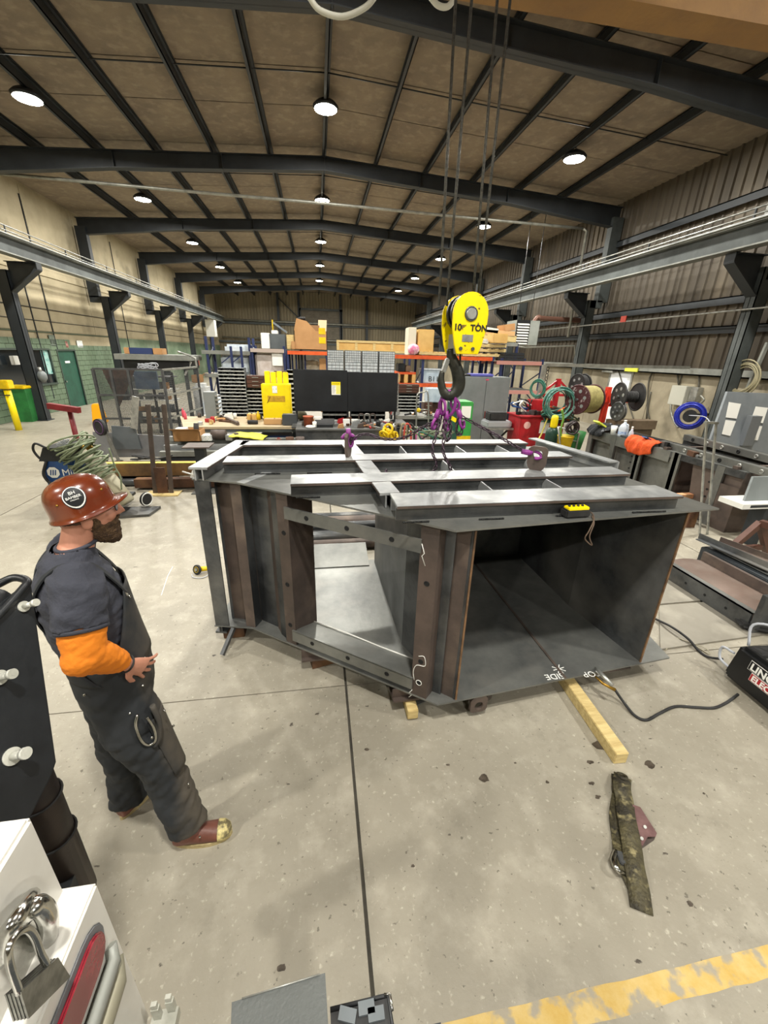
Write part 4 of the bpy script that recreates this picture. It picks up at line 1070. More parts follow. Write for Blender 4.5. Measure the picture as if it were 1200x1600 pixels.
# orange long sleeves
def sfold(c): return .004*noise.noise(Vector((c.x*30, c.y*12, c.z*40))) + .0025*noise.noise(c*70)
for S, E_, W_ in ((SH_R, EL_R, WR_R), (SH_L, EL_L, WR_L)):
    m = MB(); e = Vector(E_)
    eloft(m, [(lerp(S,E_,.5),.070,.062),(lerp(S,E_,.7),.077,.067),(E_,.068,.060)], 18); m.sph(e+Vector((-.012,0,-.012)), .066, 16, 10)
    eloft(m, [(E_,.067,.060),(lerp(E_,W_,.35),.066,.058),(lerp(E_,W_,.7),.054,.047),(lerp(E_,W_,.96),.036,.034)], 18)
    remesh(m, 'sleeve', SLV, man, .007, 3, sfold)
MB().ring(lerp(EL_R, (.042,-.19,1.17), .985), .033, .005, (.6,.3,-.6), 20, 6).build('wristband', RUBBER, man, loc=(0,0,0), world=False)
# overalls
def ofold(c):
    leg = 1 if c.z < .8 else .5
    return leg*(.016*noise.noise(Vector((c.x*6, c.y*6, c.z*9+c.x*8))) + .010*noise.noise(Vector((c.x*12+3, c.y*12, c.z*22-c.x*14))) + .003*noise.noise(c*45))
O_ = MB()
eloft(O_, [((-.02,0,.80),.115,.165),((-.018,0,.90),.148,.195),((-.016,0,1.0),.158,.200),((-.01,0,1.10),.156,.198),((-.015,0,1.17),.152,.194)], 28)
def leg(h, k, a, sx):
    eloft(O_, [((h[0],h[1]*.9,h[2]+.02),.13,.105),(lerp(h,k,.3),.125,.112),(lerp(h,k,.65),.112,.10),(k,.098,.092),(lerp(k,a,.3),.093,.088),(lerp(k,a,.65),.088,.082),(lerp(k,a,.95 if sx > 0 else 1.04),.092,.084)], 20)
leg(HP_R, KN_R, AN_R, 1); leg(HP_L, KN_L, AN_L, -1)
ov = remesh(O_, 'overalls', DUCK, man, .009, 3, ofold)
# bib: curved front panel, back panel and straps
V = []; F = []; nu, nv = 14, 12
for j in range(nv+1):
    v = j/nv; z = 1.12 + .36*v; half = (1.25 if v < .35 else 1.25 - (v-.35)*1.15)
    ex = [(.157,.199),(.152,.197),(.150,.198),(.150,.208)]; q = v*3; i0 = min(2, int(q)); rx = ex[i0][0]+(ex[i0+1][0]-ex[i0][0])*(q-i0); ry = ex[i0][1]+(ex[i0+1][1]-ex[i0][1])*(q-i0)
    for i in range(nu+1):
        t = -half + 2*half*i/nu; cx = -.012 - .03*v
        V.append((cx+(rx+.006)*math.cos(t), (ry+.006)*math.sin(t), z))
F = [(j*(nu+1)+i, j*(nu+1)+i+1, (j+1)*(nu+1)+i+1, (j+1)*(nu+1)+i) for j in range(nv) for i in range(nu)]
m = MB().add(V, F, True); o = m.build('bib', DUCK, man, loc=(0,0,0), world=False); so = o.modifiers.new('s', 'SOLIDIFY'); so.thickness = .006
V = []
for j in range(nv+1):
    v = j/nv; z = 1.10 + .22*v; half = 1.3 - v*1.05
    for i in range(nu+1):
        t = math.pi - half + 2*half*i/nu; V.append((-.02-.01*v+(.155)*math.cos(t), .20*math.sin(t), z))
o = MB().add(V, F, True).build('back_panel', DUCK, man, loc=(0,0,0), world=False); so = o.modifiers.new('s', 'SOLIDIFY'); so.thickness = .006
for s in (-1, 1):
    m = MB(); pts = bez([(-.180, s*.02, 1.31), (-.196, s*.06, 1.42), (-.175, s*.095, 1.54), (-.115, s*.105, 1.618), (-.05, s*.108, 1.636), (.015, s*.105, 1.60), (.065, s*.098, 1.52), (.098, s*.09, 1.45)], 5)
    V = []
    for i, p in enumerate(pts): 
        d = (pts[min(i+1, len(pts)-1)]-pts[max(0, i-1)]).normalized(); sd = Vector((0,1,0)); nrm = d.cross(sd).normalized()
        if nrm.dot(p-Vector((-.04,0,1.4))) < 0: nrm = -nrm
        for (u, w_) in ((-.02,0),(.02,0),(.02,.006),(-.02,.006)): V.append(p + sd*u + nrm*w_)
    F2 = []
    for i in range(len(pts)-1):
        for k in range(4): F2.append((i*4+k, i*4+(k+1) % 4, (i+1)*4+(k+1) % 4, (i+1)*4+k))
    m.add(V, F2); m.build('strap', DUCK, man, loc=(0,0,0), world=False)
    m = MB().bar((.090, s*.09, 1.470), (.101, s*.088, 1.435), .035, .006, up=(1,0,.3)); m.sph((.106, s*.086, 1.42), .008, 8, 6); m.build('buckle', CHROME, man, loc=(0,0,0), world=False)
# snaps, side zip rivets
m = MB()
def onov(z, t, rx=.164, ry=.206, cx=-.014): return (cx+rx*math.cos(t), ry*math.sin(t), z)
for z, t in ((1.13,-.75),(1.02,-1.0),(1.07,-2.3),(.93,-1.45)): m.sph(onov(z, t), .006, 8, 6)
for p in ((.13,-.20,.86),(.15,-.22,.77),(.155,-.26,.42),(.15,-.32,.10),(.06,-.26,.80)): m.sph(p, .006, 8, 6)
m.build('snap_button', CHROME, man, loc=(0,0,0), world=False)
# seam cord up the right leg, hammer loop with carabiner
m = MB(); m.tube(bez([(.03,-.218,.92),(.015,-.235,.88),(.02,-.245,.80),(.04,-.24,.75),(.07,-.243,.76),(.075,-.243,.83),(.06,-.235,.90)], 5), .006, 8)
m.build('metal_clip', CHROME, man, loc=(0,0,0), world=False)
MB().tube(bez([(.09,-.215,.93),(.10,-.225,.84),(.085,-.235,.76),(.06,-.235,.72)], 5), .012, 8).build('tool_loop', DUCK, man, loc=(0,0,0), world=False)
m = MB()
V = []; 
for j in range(13):
    v = j/12; h_, k_ = Vector(HP_R), Vector(KN_R); c_ = h_.lerp(k_, .25+v*.85 if v < .88 else 1.0) if False else Vector(lerp(HP_R, KN_R, .2+.8*v))
    for i in range(7):
        t = -1.15 + 1.7*i/6; V.append((c_.x+(.128-.026*v)*math.cos(t)+.004, c_.y+(.116-.018*v)*math.sin(t), c_.z))
F3 = [(j*7+i, j*7+i+1, (j+1)*7+i+1, (j+1)*7+i) for j in range(12) for i in range(6)]
o = m.add(V, F3, True).build('knee_panel', DUCK, man, loc=(0,0,0), world=False); so = o.modifiers.new('s', 'SOLIDIFY'); so.thickness = .005
# boots
LEA = M('brown_boot', '7a4a3c', .5, 0, '623a2f', 8, (.35,.7), .1, 50)
SOLE = M('pale_sole', 'c9b88a', .7, 0, '9c8c62', 10)
TOEC = M('worn_toe', 'd8c98a', .6, 0, '6e6548', 14, (.45,.55))
def boot(an, yawd, nm='boot'):
    q = Matrix.Rotation(R_(yawd), 3, 'Z'); c0 = Vector((an[0], an[1], 0)); tr = lambda x, y, z: c0 + q @ Vector((x, y, z))
    m = MB()
    secs = [(-.085,.030,.040,.05),(-.06,.042,.052,.055),(0,.045,.06,.06),(.06,.048,.05,.045),(.12,.052,.042,.04),(.165,.048,.038,.036),(.19,.03,.034,.028)]
    V = []; n = 16
    for x, hw, hh, zc in secs:
        for k in range(n):
            t = 2*math.pi*k/n; V.append(tr(x, hw*math.cos(t), max(.022, zc+hh*math.sin(t))))
    F = [(i*n+k, i*n+(k+1) % n, (i+1)*n+(k+1) % n, (i+1)*n+k) for i in range(len(secs)-1) for k in range(n)] + [tuple(reversed(range(n))), tuple((len(secs)-1)*n+k for k in range(n))]
    m.add(V, F, True); m.cyl(tr(-.02,0,.06), tr(-.02,0,.22), .052, 16)
    b = remesh(m, nm, LEA, man, .006, 2)
    s = MB(); out = []
    for k in range(24):
        t = 2*math.pi*k/24; x = .055+.145*math.cos(t); w_ = .044+.010*math.cos(t); out.append(tr(x, w_*math.sin(t)*1.1, 0.0))
    s.prism(out, (0,0,.024)); s.build('sole', SOLE, b, loc=(0,0,0), world=False)
    tcp = MB(); V = []
    for x, hw, hh, zc in [(.135,.0535,.044,.04),(.165,.050,.041,.038),(.19,.034,.036,.03),(.198,.012,.014,.028)]:
        for k in range(n):
            t = 2*math.pi*k/n; V.append(tr(x, hw*math.cos(t), max(.02, zc+hh*math.sin(t))))
    F = [(i*n+k, i*n+(k+1) % n, (i+1)*n+(k+1) % n, (i+1)*n+k) for i in range(3) for k in range(n)]
    tcp.add(V, F, True).build('toe_cap', TOEC, b, loc=(0,0,0), world=False)
boot((AN_R[0]-.0, AN_R[1]-.01, 0), -26); boot((AN_L[0]+.01, AN_L[1], 0), 35)
# ------------------------------------------------------------------ middle distance, left
def rect(px0, py0, px1, py1, Y):
    a = at(px0, (py0+py1)/2, Y=Y).x; b = at(px1, (py0+py1)/2, Y=Y).x
    return a, b, at((px0+px1)/2, py1, Y=Y).z, at((px0+px1)/2, py0, Y=Y).z
def single(mb, name, mat, label, cat, group=None, bevel=0, kind=None):
    o = mb.build(name, mat, bevel=bevel); tag(o, label, cat, group)
    if kind: o['kind'] = kind
    return o
# bollards and sign on the far left
bo = thing('bollard', 'tall yellow guard post with boxy yellow cap near the left wall', 'bollard', (-8.85, 13.59, 0))
MB().cyl((-8.85,13.59,0), (-8.85,13.59,1.2), .085, 18).build('post', YEL, bo)
MB().box(-8.99,-8.71,13.45,13.73,1.18,1.42).build('cap_box', YELS, bo, bevel=.02)
MB().box(-8.98,-8.72,13.44,13.46,1.0,1.03).ring((-8.85,13.59,1.17), .09, .02).build('collar', RUBBER, bo)
single(MB().box(-9.6,-9.3,13.0,13.03,1.45,1.75), 'warning_sign', M('orange_sign','f0603a',.5), 'small orange sign at the left picture edge behind yellow post', 'sign')
bin_ = thing('waste_bin', 'green bin with yellow lid standing behind the yellow post', 'bin', (-9.55, 15.4, 0))
MB().prism([(-9.8,15.1,0),(-9.35,15.1,0),(-9.3,15.05,1.05),(-9.85,15.05,1.05)], (0,.5,0)).build('body', GREEN, bin_)
MB().box(-9.86,-9.28,15.0,15.6,1.05,1.14).build('lid', YELS, bin_, bevel=.02)
single(MB().obox(at(23,563,X=-9.8), .12, .25, .28), 'switch_box', WHITE, 'small white electric box on the green wall by window', 'electrical box', bevel=.01)
single(MB().tube([(-9.9,14.3,3.6),(-9.88,14.3,.9),(-9.7,14.5,.8)], .025, 8), 'downpipe', PAINTD, 'dark thin pipe down the green wall left of the window', 'pipe')
# fire extinguisher-like grey pot on first column
e = thing('wall_heater_lamp', 'grey rounded horn fitting on the nearest left column', 'fitting', at(66,588,X=-9.0))
p = at(66,588,X=-9.0); MB().sph(p, .14, 14, 10, (1,1,1.3)).build('body', GREYP, e); MB().cyl(p+Vector((0,0,.1)), p+Vector((0,-.05,.28)), .05, 10).build('neck', ZINC, e)
# red stand
rs = thing('pipe_stand', 'dark red steel post stand with a long crossbar near mesh screens', 'stand', (-4.35,8.3,0))
Yr = 8.3; a = at(108,637,Y=Yr); b = at(120,690,Y=Yr); base = Vector((b.x,Yr,0))
REDD = M('dark_red', '7c1c22', .5, 0, '5e1519', 5)
MB().cyl(base, Vector((a.x,Yr,a.z)), .045, 10).build('post', REDD, rs)
MB().bar(at(76,634,Y=Yr), at(124,641,Y=Yr-.1), .09, .1).build('crossbar', REDD, rs); MB().box(base.x-.25,base.x+.25,Yr-.25,Yr+.25,0,.02).build('base_plate', REDD, rs)
# yellow wet floor thing behind the cage
single(MB().prism([(0,0,0),(.3,0,0),(.25,0,.55),(.05,0,.55)], (0,.25,0)) if False else MB().hexa([Vector(at(144,662,Z=0))+Vector(v) for v in ((0,0,0),(.38,0,0),(.38,.35,0),(0,.35,0),(.06,.06,.62),(.3,.06,.62),(.3,.28,.62),(.06,.28,.62))]), 'floor_cone', M('amber','f0a800',.5), 'amber tapered floor marker beside left edge of mesh cage', 'floor marker', bevel=.03)
# mesh cage: steel framed wire-mesh screens
CY = 11.8
cg = thing('mesh_cage', 'grey steel framed wire mesh cage with clutter behind', 'cage', at(168,688,Z=0))
FRS = M('galv_frame', '5a5b5b', .5, .5, '45464a', 5)
def meshmat():
    m = bpy.data.materials.new('wire_mesh'); m.use_nodes = True; nt = m.node_tree; N = nt.nodes; L = nt.links; b = N['Principled BSDF']
    b.inputs['Base Color'].default_value = lin('5c5d5f'); b.inputs['Metallic'].default_value = .4; b.inputs['Alpha'].default_value = .5; MATS['mesh'] = m; return m
MSH = meshmat()
tl, bl = at(142,578,Y=CY), at(168,688,Y=CY); tr_, br = at(258,583,Y=CY), at(273,690,Y=CY)
zt_ = 1.86; x0, x1 = -5.62, -3.98
for i in range(5):
    x = x0 + (x1-x0)*i/4
    if i in (0, 1, 2, 4): MB().box(x-.03,x+.03,CY-.03,CY+.03,0,zt_).build('upright', FRS, cg)
for z in (.08,.62,1.22,zt_): MB().box(x0,x1,CY-.025,CY+.025,z-.025,z+.025).build('rail', FRS, cg)
# wires individually as real thin bars, joined
m = MB()
k = 0; x = x0+.05
while x < x1: m.box(x-.005,x+.005,CY-.003,CY+.003,.08,zt_); x += .03
z = .1
while z < zt_: m.box(x0,x1,CY-.003,CY+.003,z-.004,z+.004); z += .03
m.build('wire_mesh', FRS, cg, kind='stuff')
X2, Y2 = -3.75, 14.2
MB().box(X2-.03,X2+.03,Y2-.03,Y2+.03,0,zt_+.02).build('upright', FRS, cg)
for z in (.62,1.22,zt_): MB().bar((x1,CY,z),(X2,Y2,z),.05,.05).build('rail', CONDUIT, cg)
m = MB(); z = .1
while z < zt_: m.bar((x1,CY,z),(X2,Y2,z),.006,.006); z += .05
for k in range(1,46):
    p = Vector((x1,CY,0)).lerp(Vector((X2,Y2,0)), k/46); m.box(p.x-.003,p.x+.003,p.y-.003,p.y+.003,.08,zt_)
m.build('wire_mesh', FRS, cg, kind='stuff')
MB().tube(bez([(X2,Y2,0),(X2,Y2,1.9),(X2-.08,Y2,2.15),(X2-.5,Y2,2.3)],5), .03, 8).build('bent_pipe', ZINC, cg)
# things inside cage
inx = lambda px, Y: at(px, 620, Y=Y).x
sh = thing('storage_rack', 'dark storage rack of small parts seen through the mesh cage', 'rack', (-4.9,13.2,0))
for x in (-5.3,-4.7,-4.15): MB().box(x-.03,x+.03,13.0,13.06,0,1.75).build('upright', BLACK, sh)
for i, z in enumerate((.3,.62,.95,1.25,1.6)): MB().box(-5.3,-4.15,13.0,13.5,z,z+.03).build('shelf', PAPER if i in (2,3) else FRS, sh)
random.seed(3)
for z in (.33,.65,.98,1.28):
    x = -5.25
    while x < -4.3:
        w_ = random.uniform(.09,.2); h_ = random.uniform(.08,.2)
        o = single(MB().box(x, x+w_, 13.02, 13.02+.2, z, z+h_), random.choice(('parts_box','paint_can')), random.choice((PAPER, BLACK, GREYD, CARD, GREYP)), 'small container on the dark rack seen through the mesh cage', 'box', 'containers on the rack in the cage', bevel=.008)
        x += w_+random.uniform(.03,.12)
c = at(232,590,Y=12.9); single(MB().box(c.x-.3,c.x+.3,12.7,12.75,c.z-.3,c.z+.18), 'control_box', M('dull_blue','4a6078',.5), 'dull blue panel box hanging inside the mesh cage', 'panel')
single(MB().prism([(-5.55,12.1,1.84),(-4.75,12.1,1.84),(-5.3,12.1,.9)], (0,.02,0)), 'leaning_sheet', RUST, 'brown triangular sheet leaning inside the left cage corner', 'metal sheet')
# raised table top / canopy over cage, with boxes on it
Yc_ = 14.6; a, b, z0, z1 = rect(178, 553, 297, 560, Yc_)
cn = thing('raised_platform', 'grey flat table top on posts rising above the mesh cage', 'platform', ((a+b)/2, Yc_, 0))
MB().box(a,b,Yc_,Yc_+1.4,z0-.05,z1-.02).build('top', GIRD, cn); MB().box(a+.2,b-.1,Yc_+.1,Yc_+1.3,z0-.32,z0-.05).build('under_frame', BLACK, cn)
for x in (a+.3,b-.3): MB().box(x-.05,x+.05,Yc_+.3,Yc_+.4,0,z0-.05).build('leg', PAINTG, cn); MB().bar((x,Yc_+.2,z0-.5),(x+.25,Yc_+.2,z0-.08),.05,.05).build('brace', WHITE, cn)
for (p0, p1, mt, nm, lb) in ((203,239,M('navy_case','27365f',.5),'case','long navy blue case on the raised platform above cage'),(195,203,CARD,'carton','small tan carton left of the navy case on platform'),(240,254,CARD,'carton','tan carton right of the navy case on raised platform')):
    xa, xb = at(p0,550,Y=Yc_+.4).x, at(p1,550,Y=Yc_+.4).x; single(MB().box(xa,xb,Yc_+.35,Yc_+.8,z1-.02,z1+.17), nm, mt, lb, 'box', bevel=.01)
m = MB(); random.seed(5)
q = [at(215+random.uniform(0,32), 572+random.uniform(-6,5), Y=12.4) for _ in range(22)]
single(m.tube(bez(q,3), .012, 6), 'tangled_cable', M('lightcable','b8bcc4',.5), 'tangle of pale cable draped over the cage top rail', 'cable')
# stacked steel stock on trestles behind the worker
def stock(name, a, b, w_, h_, mat, label, cat='steel bar', bevel=.004): return single(MB().bar(a, b, w_, h_), name, mat, label, cat, bevel=bevel)
Yb = 7.9
tre = thing('trestle', 'low dark trestle carrying the steel stock behind the worker', 'trestle', (-2.6,8.2,0))
for x in (-3.9,-1.6,-.3): MB().box(x-.05,x+.05,7.8,9.0,.0,.1).build('foot', PAINTD, tre); MB().box(x-.04,x+.04,7.85,8.95,.1,.17).build('bearer', PAINTD, tre)
stock('timber_beam', (-4.0,Yb,.29), (-.6,Yb-.05,.29), .22, .23, M('oily_timber','7c5a30',.7,0,'54402a',3,(.35,.7),.2,20,col3='a37a3c',scale3=2,mix3=(.55,.8)), 'brown timber beam with a yellow top edge behind the worker', 'timber')
stock('yellow_strip', (-4.0,Yb-.05,.415), (-.6,Yb-.1,.415), .1, .012, M('pale_yellow','e3dc6a',.5,0,'c9c05a',6), 'pale yellow strip lying along the brown timber beam', 'strip')
stock('pipe_length', (-3.3,7.55,.12), (-.5,7.5,.12), .16, .16, RUST, 'rusty square bar on the floor before the timber beam', 'steel bar')
single(MB().cyl((-4.0,7.75,.07),(-2.7,7.75,.07),.07,16), 'pipe_length', M('grey_tube','5d6063',.35,.6), 'grey steel tube on floor beneath the timber beam', 'pipe')
single(MB().box(-3.7,-2.8,7.95,8.5,.175-.17+.0,.165), 'storage_tray', BLACK, 'black tray beneath the timber beam on floor', 'tray', bevel=.02)
stock('flat_bar', (-3.1,8.35,.46), (-.5,8.35,.46), .12, .1, GIRD, 'light grey steel channel behind the timber beam, front one', 'steel bar')
stock('flat_bar', (-3.1,8.62,.52), (-.5,8.62,.52), .12, .12, STEELL, 'light grey steel channel behind the timber beam, middle one', 'steel bar')
stock('flat_bar', (-3.1,8.9,.58), (-.5,8.9,.58), .14, .14, GIRD, 'light grey steel channel behind the timber beam, rear one', 'steel bar')
single(MB().box(-3.1,-.5,8.3,9.0,.17,.40), 'steel_stack', PAINTD, 'dark steel stack under the light grey channels', 'steel bar', bevel=.01)
single(MB().bar((-2.5,7.6,.30),(-2.0,7.35,.22),.02,.02), 'white_strip', PAPER, 'thin white strip on the rusty bar near the tall posts', 'strip')
single(MB().hexa([Vector((-2.36,7.5,.2))+Vector(v) for v in ((0,0,0),(.12,0,0),(.12,.08,0),(0,.08,0),(.05,.02,.14),(.14,.02,.14),(.14,.07,.14),(.05,.07,.14))]), 'paper_cup', PAPER, 'white cup standing on the rusty bar near the posts', 'cup', bevel=.01)
# tilted grey plate guard at left of cage front
g1 = rect(165,690,252,712,9.2); 
pg = thing('sheet_metal_guard', 'grey sheet metal guard with a darker hatch before mesh cage', 'metal sheet', (-3.9,9.2,0))
MB().prism([(-4.75,9.3,.55-.38),(-3.05,9.3,.0+.17),(-3.15,9.3,.62),(-4.7,9.3,.72)], (0,.03,0)).build('sheet', M('dull_zinc','8b8d90',.45,.5,'6c6e72',1.5,(.35,.7)), pg)
MB().prism([(-4.35,9.26,.35),(-3.8,9.26,.35),(-3.85,9.26,.82),(-4.3,9.26,.85)], (0,.03,0)).build('hatch', GREYD, pg)
MB().bar((-3.85,9.22,.8),(-3.7,9.22,1.45),.13,.03,up=(0,1,0)).build('upright_flat', ZINC, pg)
for x in (-4.6,-3.2): MB().box(x-.03,x+.03,9.33,9.39,0,.6).build('leg', PAINTD, pg)
m = MB(); random.seed(11)
q = [Vector((-3.15+random.uniform(-.35,.35), 8.0+random.uniform(-.1,.1), .44+random.uniform(0,.05))) for _ in range(14)]
single(m.tube(bez(q,4), .014, 6), 'cable_bundle', RUBBER, 'black cable bundle lying on the timber beam', 'cable')
# two tall post stands on plates
for k, (px, lab) in enumerate(((243,'tall brown flat bar post on tan foot plate, left of pair'), (268,'tall brown flat bar post on tan foot plate, right of pair'))):
    b0 = at(px, 770, Z=0.02); t = thing('post_stand', lab, 'stand', (b0.x,b0.y,0), 'pair of tall flat bar posts behind worker')
    MB().bar((b0.x,b0.y,.02), at(px-12,632,Y=b0.y), .07, .03, up=(0,1,0)).build('post', STEELB, t)
    MB().box(b0.x-.14,b0.x+.14,b0.y-.14,b0.y+.14,0,.02).build('foot_plate', WOOD, t)
    if k: MB().box(b0.x-.22,b0.x-.045,b0.y-.012,b0.y+.012,.02,.48).build('gusset', RUST, t)
# pedestal with plate top
Yp = 7.35; c = at(402-0,700,Y=Yp) if False else Vector((-2.05,Yp,0))
pt = at(312,697,Y=Yp); ps = thing('pedestal', 'dark pedestal with square plate top near the box left corner', 'pedestal', (pt.x,Yp,0))
MB().box(pt.x-.08,pt.x+.08,Yp-.08,Yp+.08,.015,pt.z).build('column', PAINTD, ps); MB().box(pt.x-.24,pt.x+.2,Yp-.2,Yp+.2,pt.z,pt.z+.02).build('top_plate', STEELB, ps); MB().box(pt.x-.2,pt.x+.2,Yp-.2,Yp+.2,0,.015).build('foot_plate', STEELP, ps)
# cardboard box open, white bucket, roll, grey box, yellow cloth on the stock
Ybx = 8.75
a, b, z0, z1 = rect(272,673,314,697,Ybx-.15)
cbx = thing('carton', 'open brown cardboard carton with odd tools inside on steel stock', 'box', ((a+b)/2,Ybx,.66))
zb_ = .655
for (q0,q1,q2,q3) in ((a,b,Ybx-.2,Ybx-.19),(a,b,Ybx+.2,Ybx+.21),(a,a+.01,Ybx-.2,Ybx+.2),(b-.01,b,Ybx-.2,Ybx+.2),): MB().box(q0,q1,q2,q3,zb_,z1).build('side', CARD, cbx)
MB().box(a,b,Ybx-.2,Ybx+.2,zb_,zb_+.01).build('bottom', CARD, cbx)
MB().prism([(a,Ybx-.2,z1),(b,Ybx-.2,z1),(b+.02,Ybx-.3,z1+.05),(a-.02,Ybx-.3,z1+.05)], (0,0,.005)).build('flap', CARD, cbx)
single(MB().cyl((b-.13,Ybx,zb_+.02),(b-.1,Ybx+.02,z1+.12),.05,12), 'power_tool', RUBBER, 'black power tool standing in the open cardboard carton', 'tool', bevel=.004)
single(MB().box(a+.03,a+.22,Ybx-.1,Ybx+.1,zb_+.02,z1+.03), 'paper_bundle', PAPER, 'white papers in open cardboard carton', 'paper')
a, b, z0, z1 = rect(314,681,328,694,Ybx-.2); single(MB().box(a,b+.02,Ybx-.15,Ybx+.05,.655,z1), 'white_carton', PAPERB, 'white printed box beside the open cardboard carton', 'box', bevel=.006)
a, b, z0, z1 = rect(330,685,353,697,Ybx-.1); single(MB().cyl((a,Ybx,.655+.1),(b,Ybx,.655+.1),.1,16), 'steel_roll', STEELB, 'grey brown steel pipe lying beside the white box', 'pipe')
a, b, z0, z1 = rect(353,680,364,697,Ybx-.1); single(MB().box(a,b,Ybx-.12,Ybx+.12,.655,z1), 'grey_block', STEELL, 'grey square block beside yellow sheet', 'steel block', bevel=.005)
a, b, z0, z1 = rect(362,677,412,697,Ybx); 
m = MB(); V = []; 
for i in range(9):
    for j in range(6): V.append((a+(b-a)*i/8+.06*j/5, Ybx-.25+.5*j/5, .655+.04+(z1-.70)*(1-(i/8)**2)*.9+.02*noise.noise(Vector((i,j,0))*1.7)))
m.add(V, [(i*6+j,(i+1)*6+j,(i+1)*6+j+1,i*6+j+1) for i in range(8) for j in range(5)], True); o = single(m, 'yellow_sheet', M('lime_cloth','dfe04e',.7,0,'c8ca42',6), 'lime yellow blanket crumpled on steel stock behind the box', 'cloth'); o.modifiers.new('s','SOLIDIFY').thickness = .02
# ---- long wood-topped table
TY0, TY1, TX0, TX1, TZ = 9.15, 10.65, -3.25, -.45, .85
tb = thing('work_table', 'long worn wooden-top workshop table behind the steel stock', 'table', (-1.7,9.9,0))
MB().prism([(TX0-.1,TY1,TZ-.05),(TX0+.4,TY0,TZ-.05),(TX1,TY0,TZ-.05),(TX1,TY1,TZ-.05)], (0,0,.05)).build('top', M('worn_bench','b9a98c',.7,0,'9a8a6e',2,(.35,.7),.1,20,stretch=(1,4,4)), tb)
MB().box(TX0+.3,TX1,TY0+.01,TY0+.05,TZ-.12,TZ-.05).build('apron', PAINTG, tb)
for (x,y) in ((TX0+.45,TY0+.1),(-1.55,TY0+.1),(TX1-.1,TY0+.1),(TX0+.1,TY1-.1),(TX1-.1,TY1-.1)): MB().box(x-.04,x+.04,y-.04,y+.04,0,TZ-.05).build('leg', PAINTD, tb)
def on_table(px, py, Z=TZ): return at(px, py, Z=Z)
def bolt_rack(p0, p1, ptop, pbot, Y, rows, label, z0=None, dep=.3, cols=4, group='bolt bin racks'):
    a, b, zz0, zz1 = rect(p0, ptop, p1, pbot, Y)
    if z0 is None: z0 = zz0
    t = thing('bolt_bin_rack', label, 'rack', ((a+b)/2, Y, z0), group)
    MB().box(a,a+.012,Y,Y+dep,z0,zz1).build('side_panel', GREYD, t); MB().box(b-.012,b,Y,Y+dep,z0,zz1).build('side_panel', GREYD, t); MB().box(a,b,Y+dep-.01,Y+dep,z0,zz1).build('back_panel', BLACK, t); MB().box(a,b,Y,Y+dep,zz1-.012,zz1).build('top_panel', GREYD, t)
    for k in range(rows):
        z = z0 + (zz1-z0)*k/rows; hh = (zz1-z0)/rows
        MB().box(a,b,Y-.005,Y+dep,z,z+.006).build('shelf_deck', BLACK, t); MB().box(a,b,Y-.012,Y-.002,z,z+hh*.3).build('shelf_lip', M('shelf_lip','c4c7c4',.5,.1,'9fa3a0',14), t)
    m = MB()
    for c_ in range(1, cols): x = a+(b-a)*c_/cols; m.box(x-.004,x+.004,Y,Y+dep,z0,zz1)
    m.build('dividers', BLACK, t)
    m = MB(); random.seed(int(p0))
    for k in range(rows):
        z = z0 + (zz1-z0)*k/rows
        for q in range(cols*2):
            if random.random() < .6: x = a+(b-a)*(q+.5)/(cols*2); m.obox((x,Y+.05,z+.03), .05,.05,.04, Matrix.Rotation(random.random(),3,'Z'))
    m.build('bolts', STEEL, t, kind='stuff'); return t
bolt_rack(344,385,575,652,11.2,14,'tall black rack of bolt bins left of the brown drawer cabinet',z0=at(365,652,Y=11.2).z,cols=5)
bolt_rack(386,413,606,652,11.3,8,'short bolt bin rack directly beneath the brown drawer box, left',z0=at(365,652,Y=11.2).z,cols=2)
bolt_rack(449,460,578,640,11.3,10,'narrow bolt bin rack between yellow cabinet and black screen',z0=at(365,652,Y=11.2).z,cols=1)
bolt_rack(504,545,640,650,9.6,2,'low bolt bin rack under the black screen, left',z0=.9,cols=4)
bolt_rack(548,602,641,652,9.62,2,'low bolt bin rack under the black screen, right',z0=.9,cols=4)
bolt_rack(622,655,615,650,12.2,7,'bolt bin rack behind the hand truck right of black screen',cols=2)
def brown_box(p0,p1,pt_,pb,Y,label,n=2):
    a, b, z0, z1 = rect(p0,pt_,p1,pb,Y); t = thing('drawer_cabinet', label, 'cabinet', ((a+b)/2,Y,z0), 'brown drawer cabinets')
    MB().box(a,b,Y+.01,Y+.3,z0,z1).build('body', BROWNP, t, bevel=.006)
    for k in range(n):
        h_ = (z1-z0)/n; d = MB().box(a+.015,b-.015,Y-.008,Y+.012,z0+h_*k+.01,z0+h_*(k+1)-.01).build('drawer', BROWNP, t, bevel=.004); MB().box((a+b)/2-.08,(a+b)/2+.08,Y-.03,Y-.008,z0+h_*(k+.5),z0+h_*(k+.5)+.015).build('handle', ZINC, d)
    return t
brown_box(385,413,587,606,11.25,'dark brown drawer cabinet on top of a bolt rack, left',3)
brown_box(428,449,580,590,11.4,'low brown drawer cabinet behind the yellow panels',1)
brown_box(623,655,601,614,12.15,'dark brown drawer cabinet right of the black screen',3)
brown_box(663,676,629,649,12.3,'brown drawer cabinet half hidden by the chain sling',2)
# stands below racks on z: a base bench so they don't float
bb = thing('storage_bench', 'plain grey bench carrying the bolt bin racks', 'bench', (-1.5,11.5,0))
zr = at(365,652,Y=11.2).z; MB().box(-2.75,-.35,11.15,11.9,zr-.05,zr).build('top', GREYD, bb)
for x in (-2.7,-.4): 
    for y in (11.2,11.85): MB().box(x-.03,x+.03,y-.03,y+.03,0,zr-.05).build('leg', PAINTD, bb)
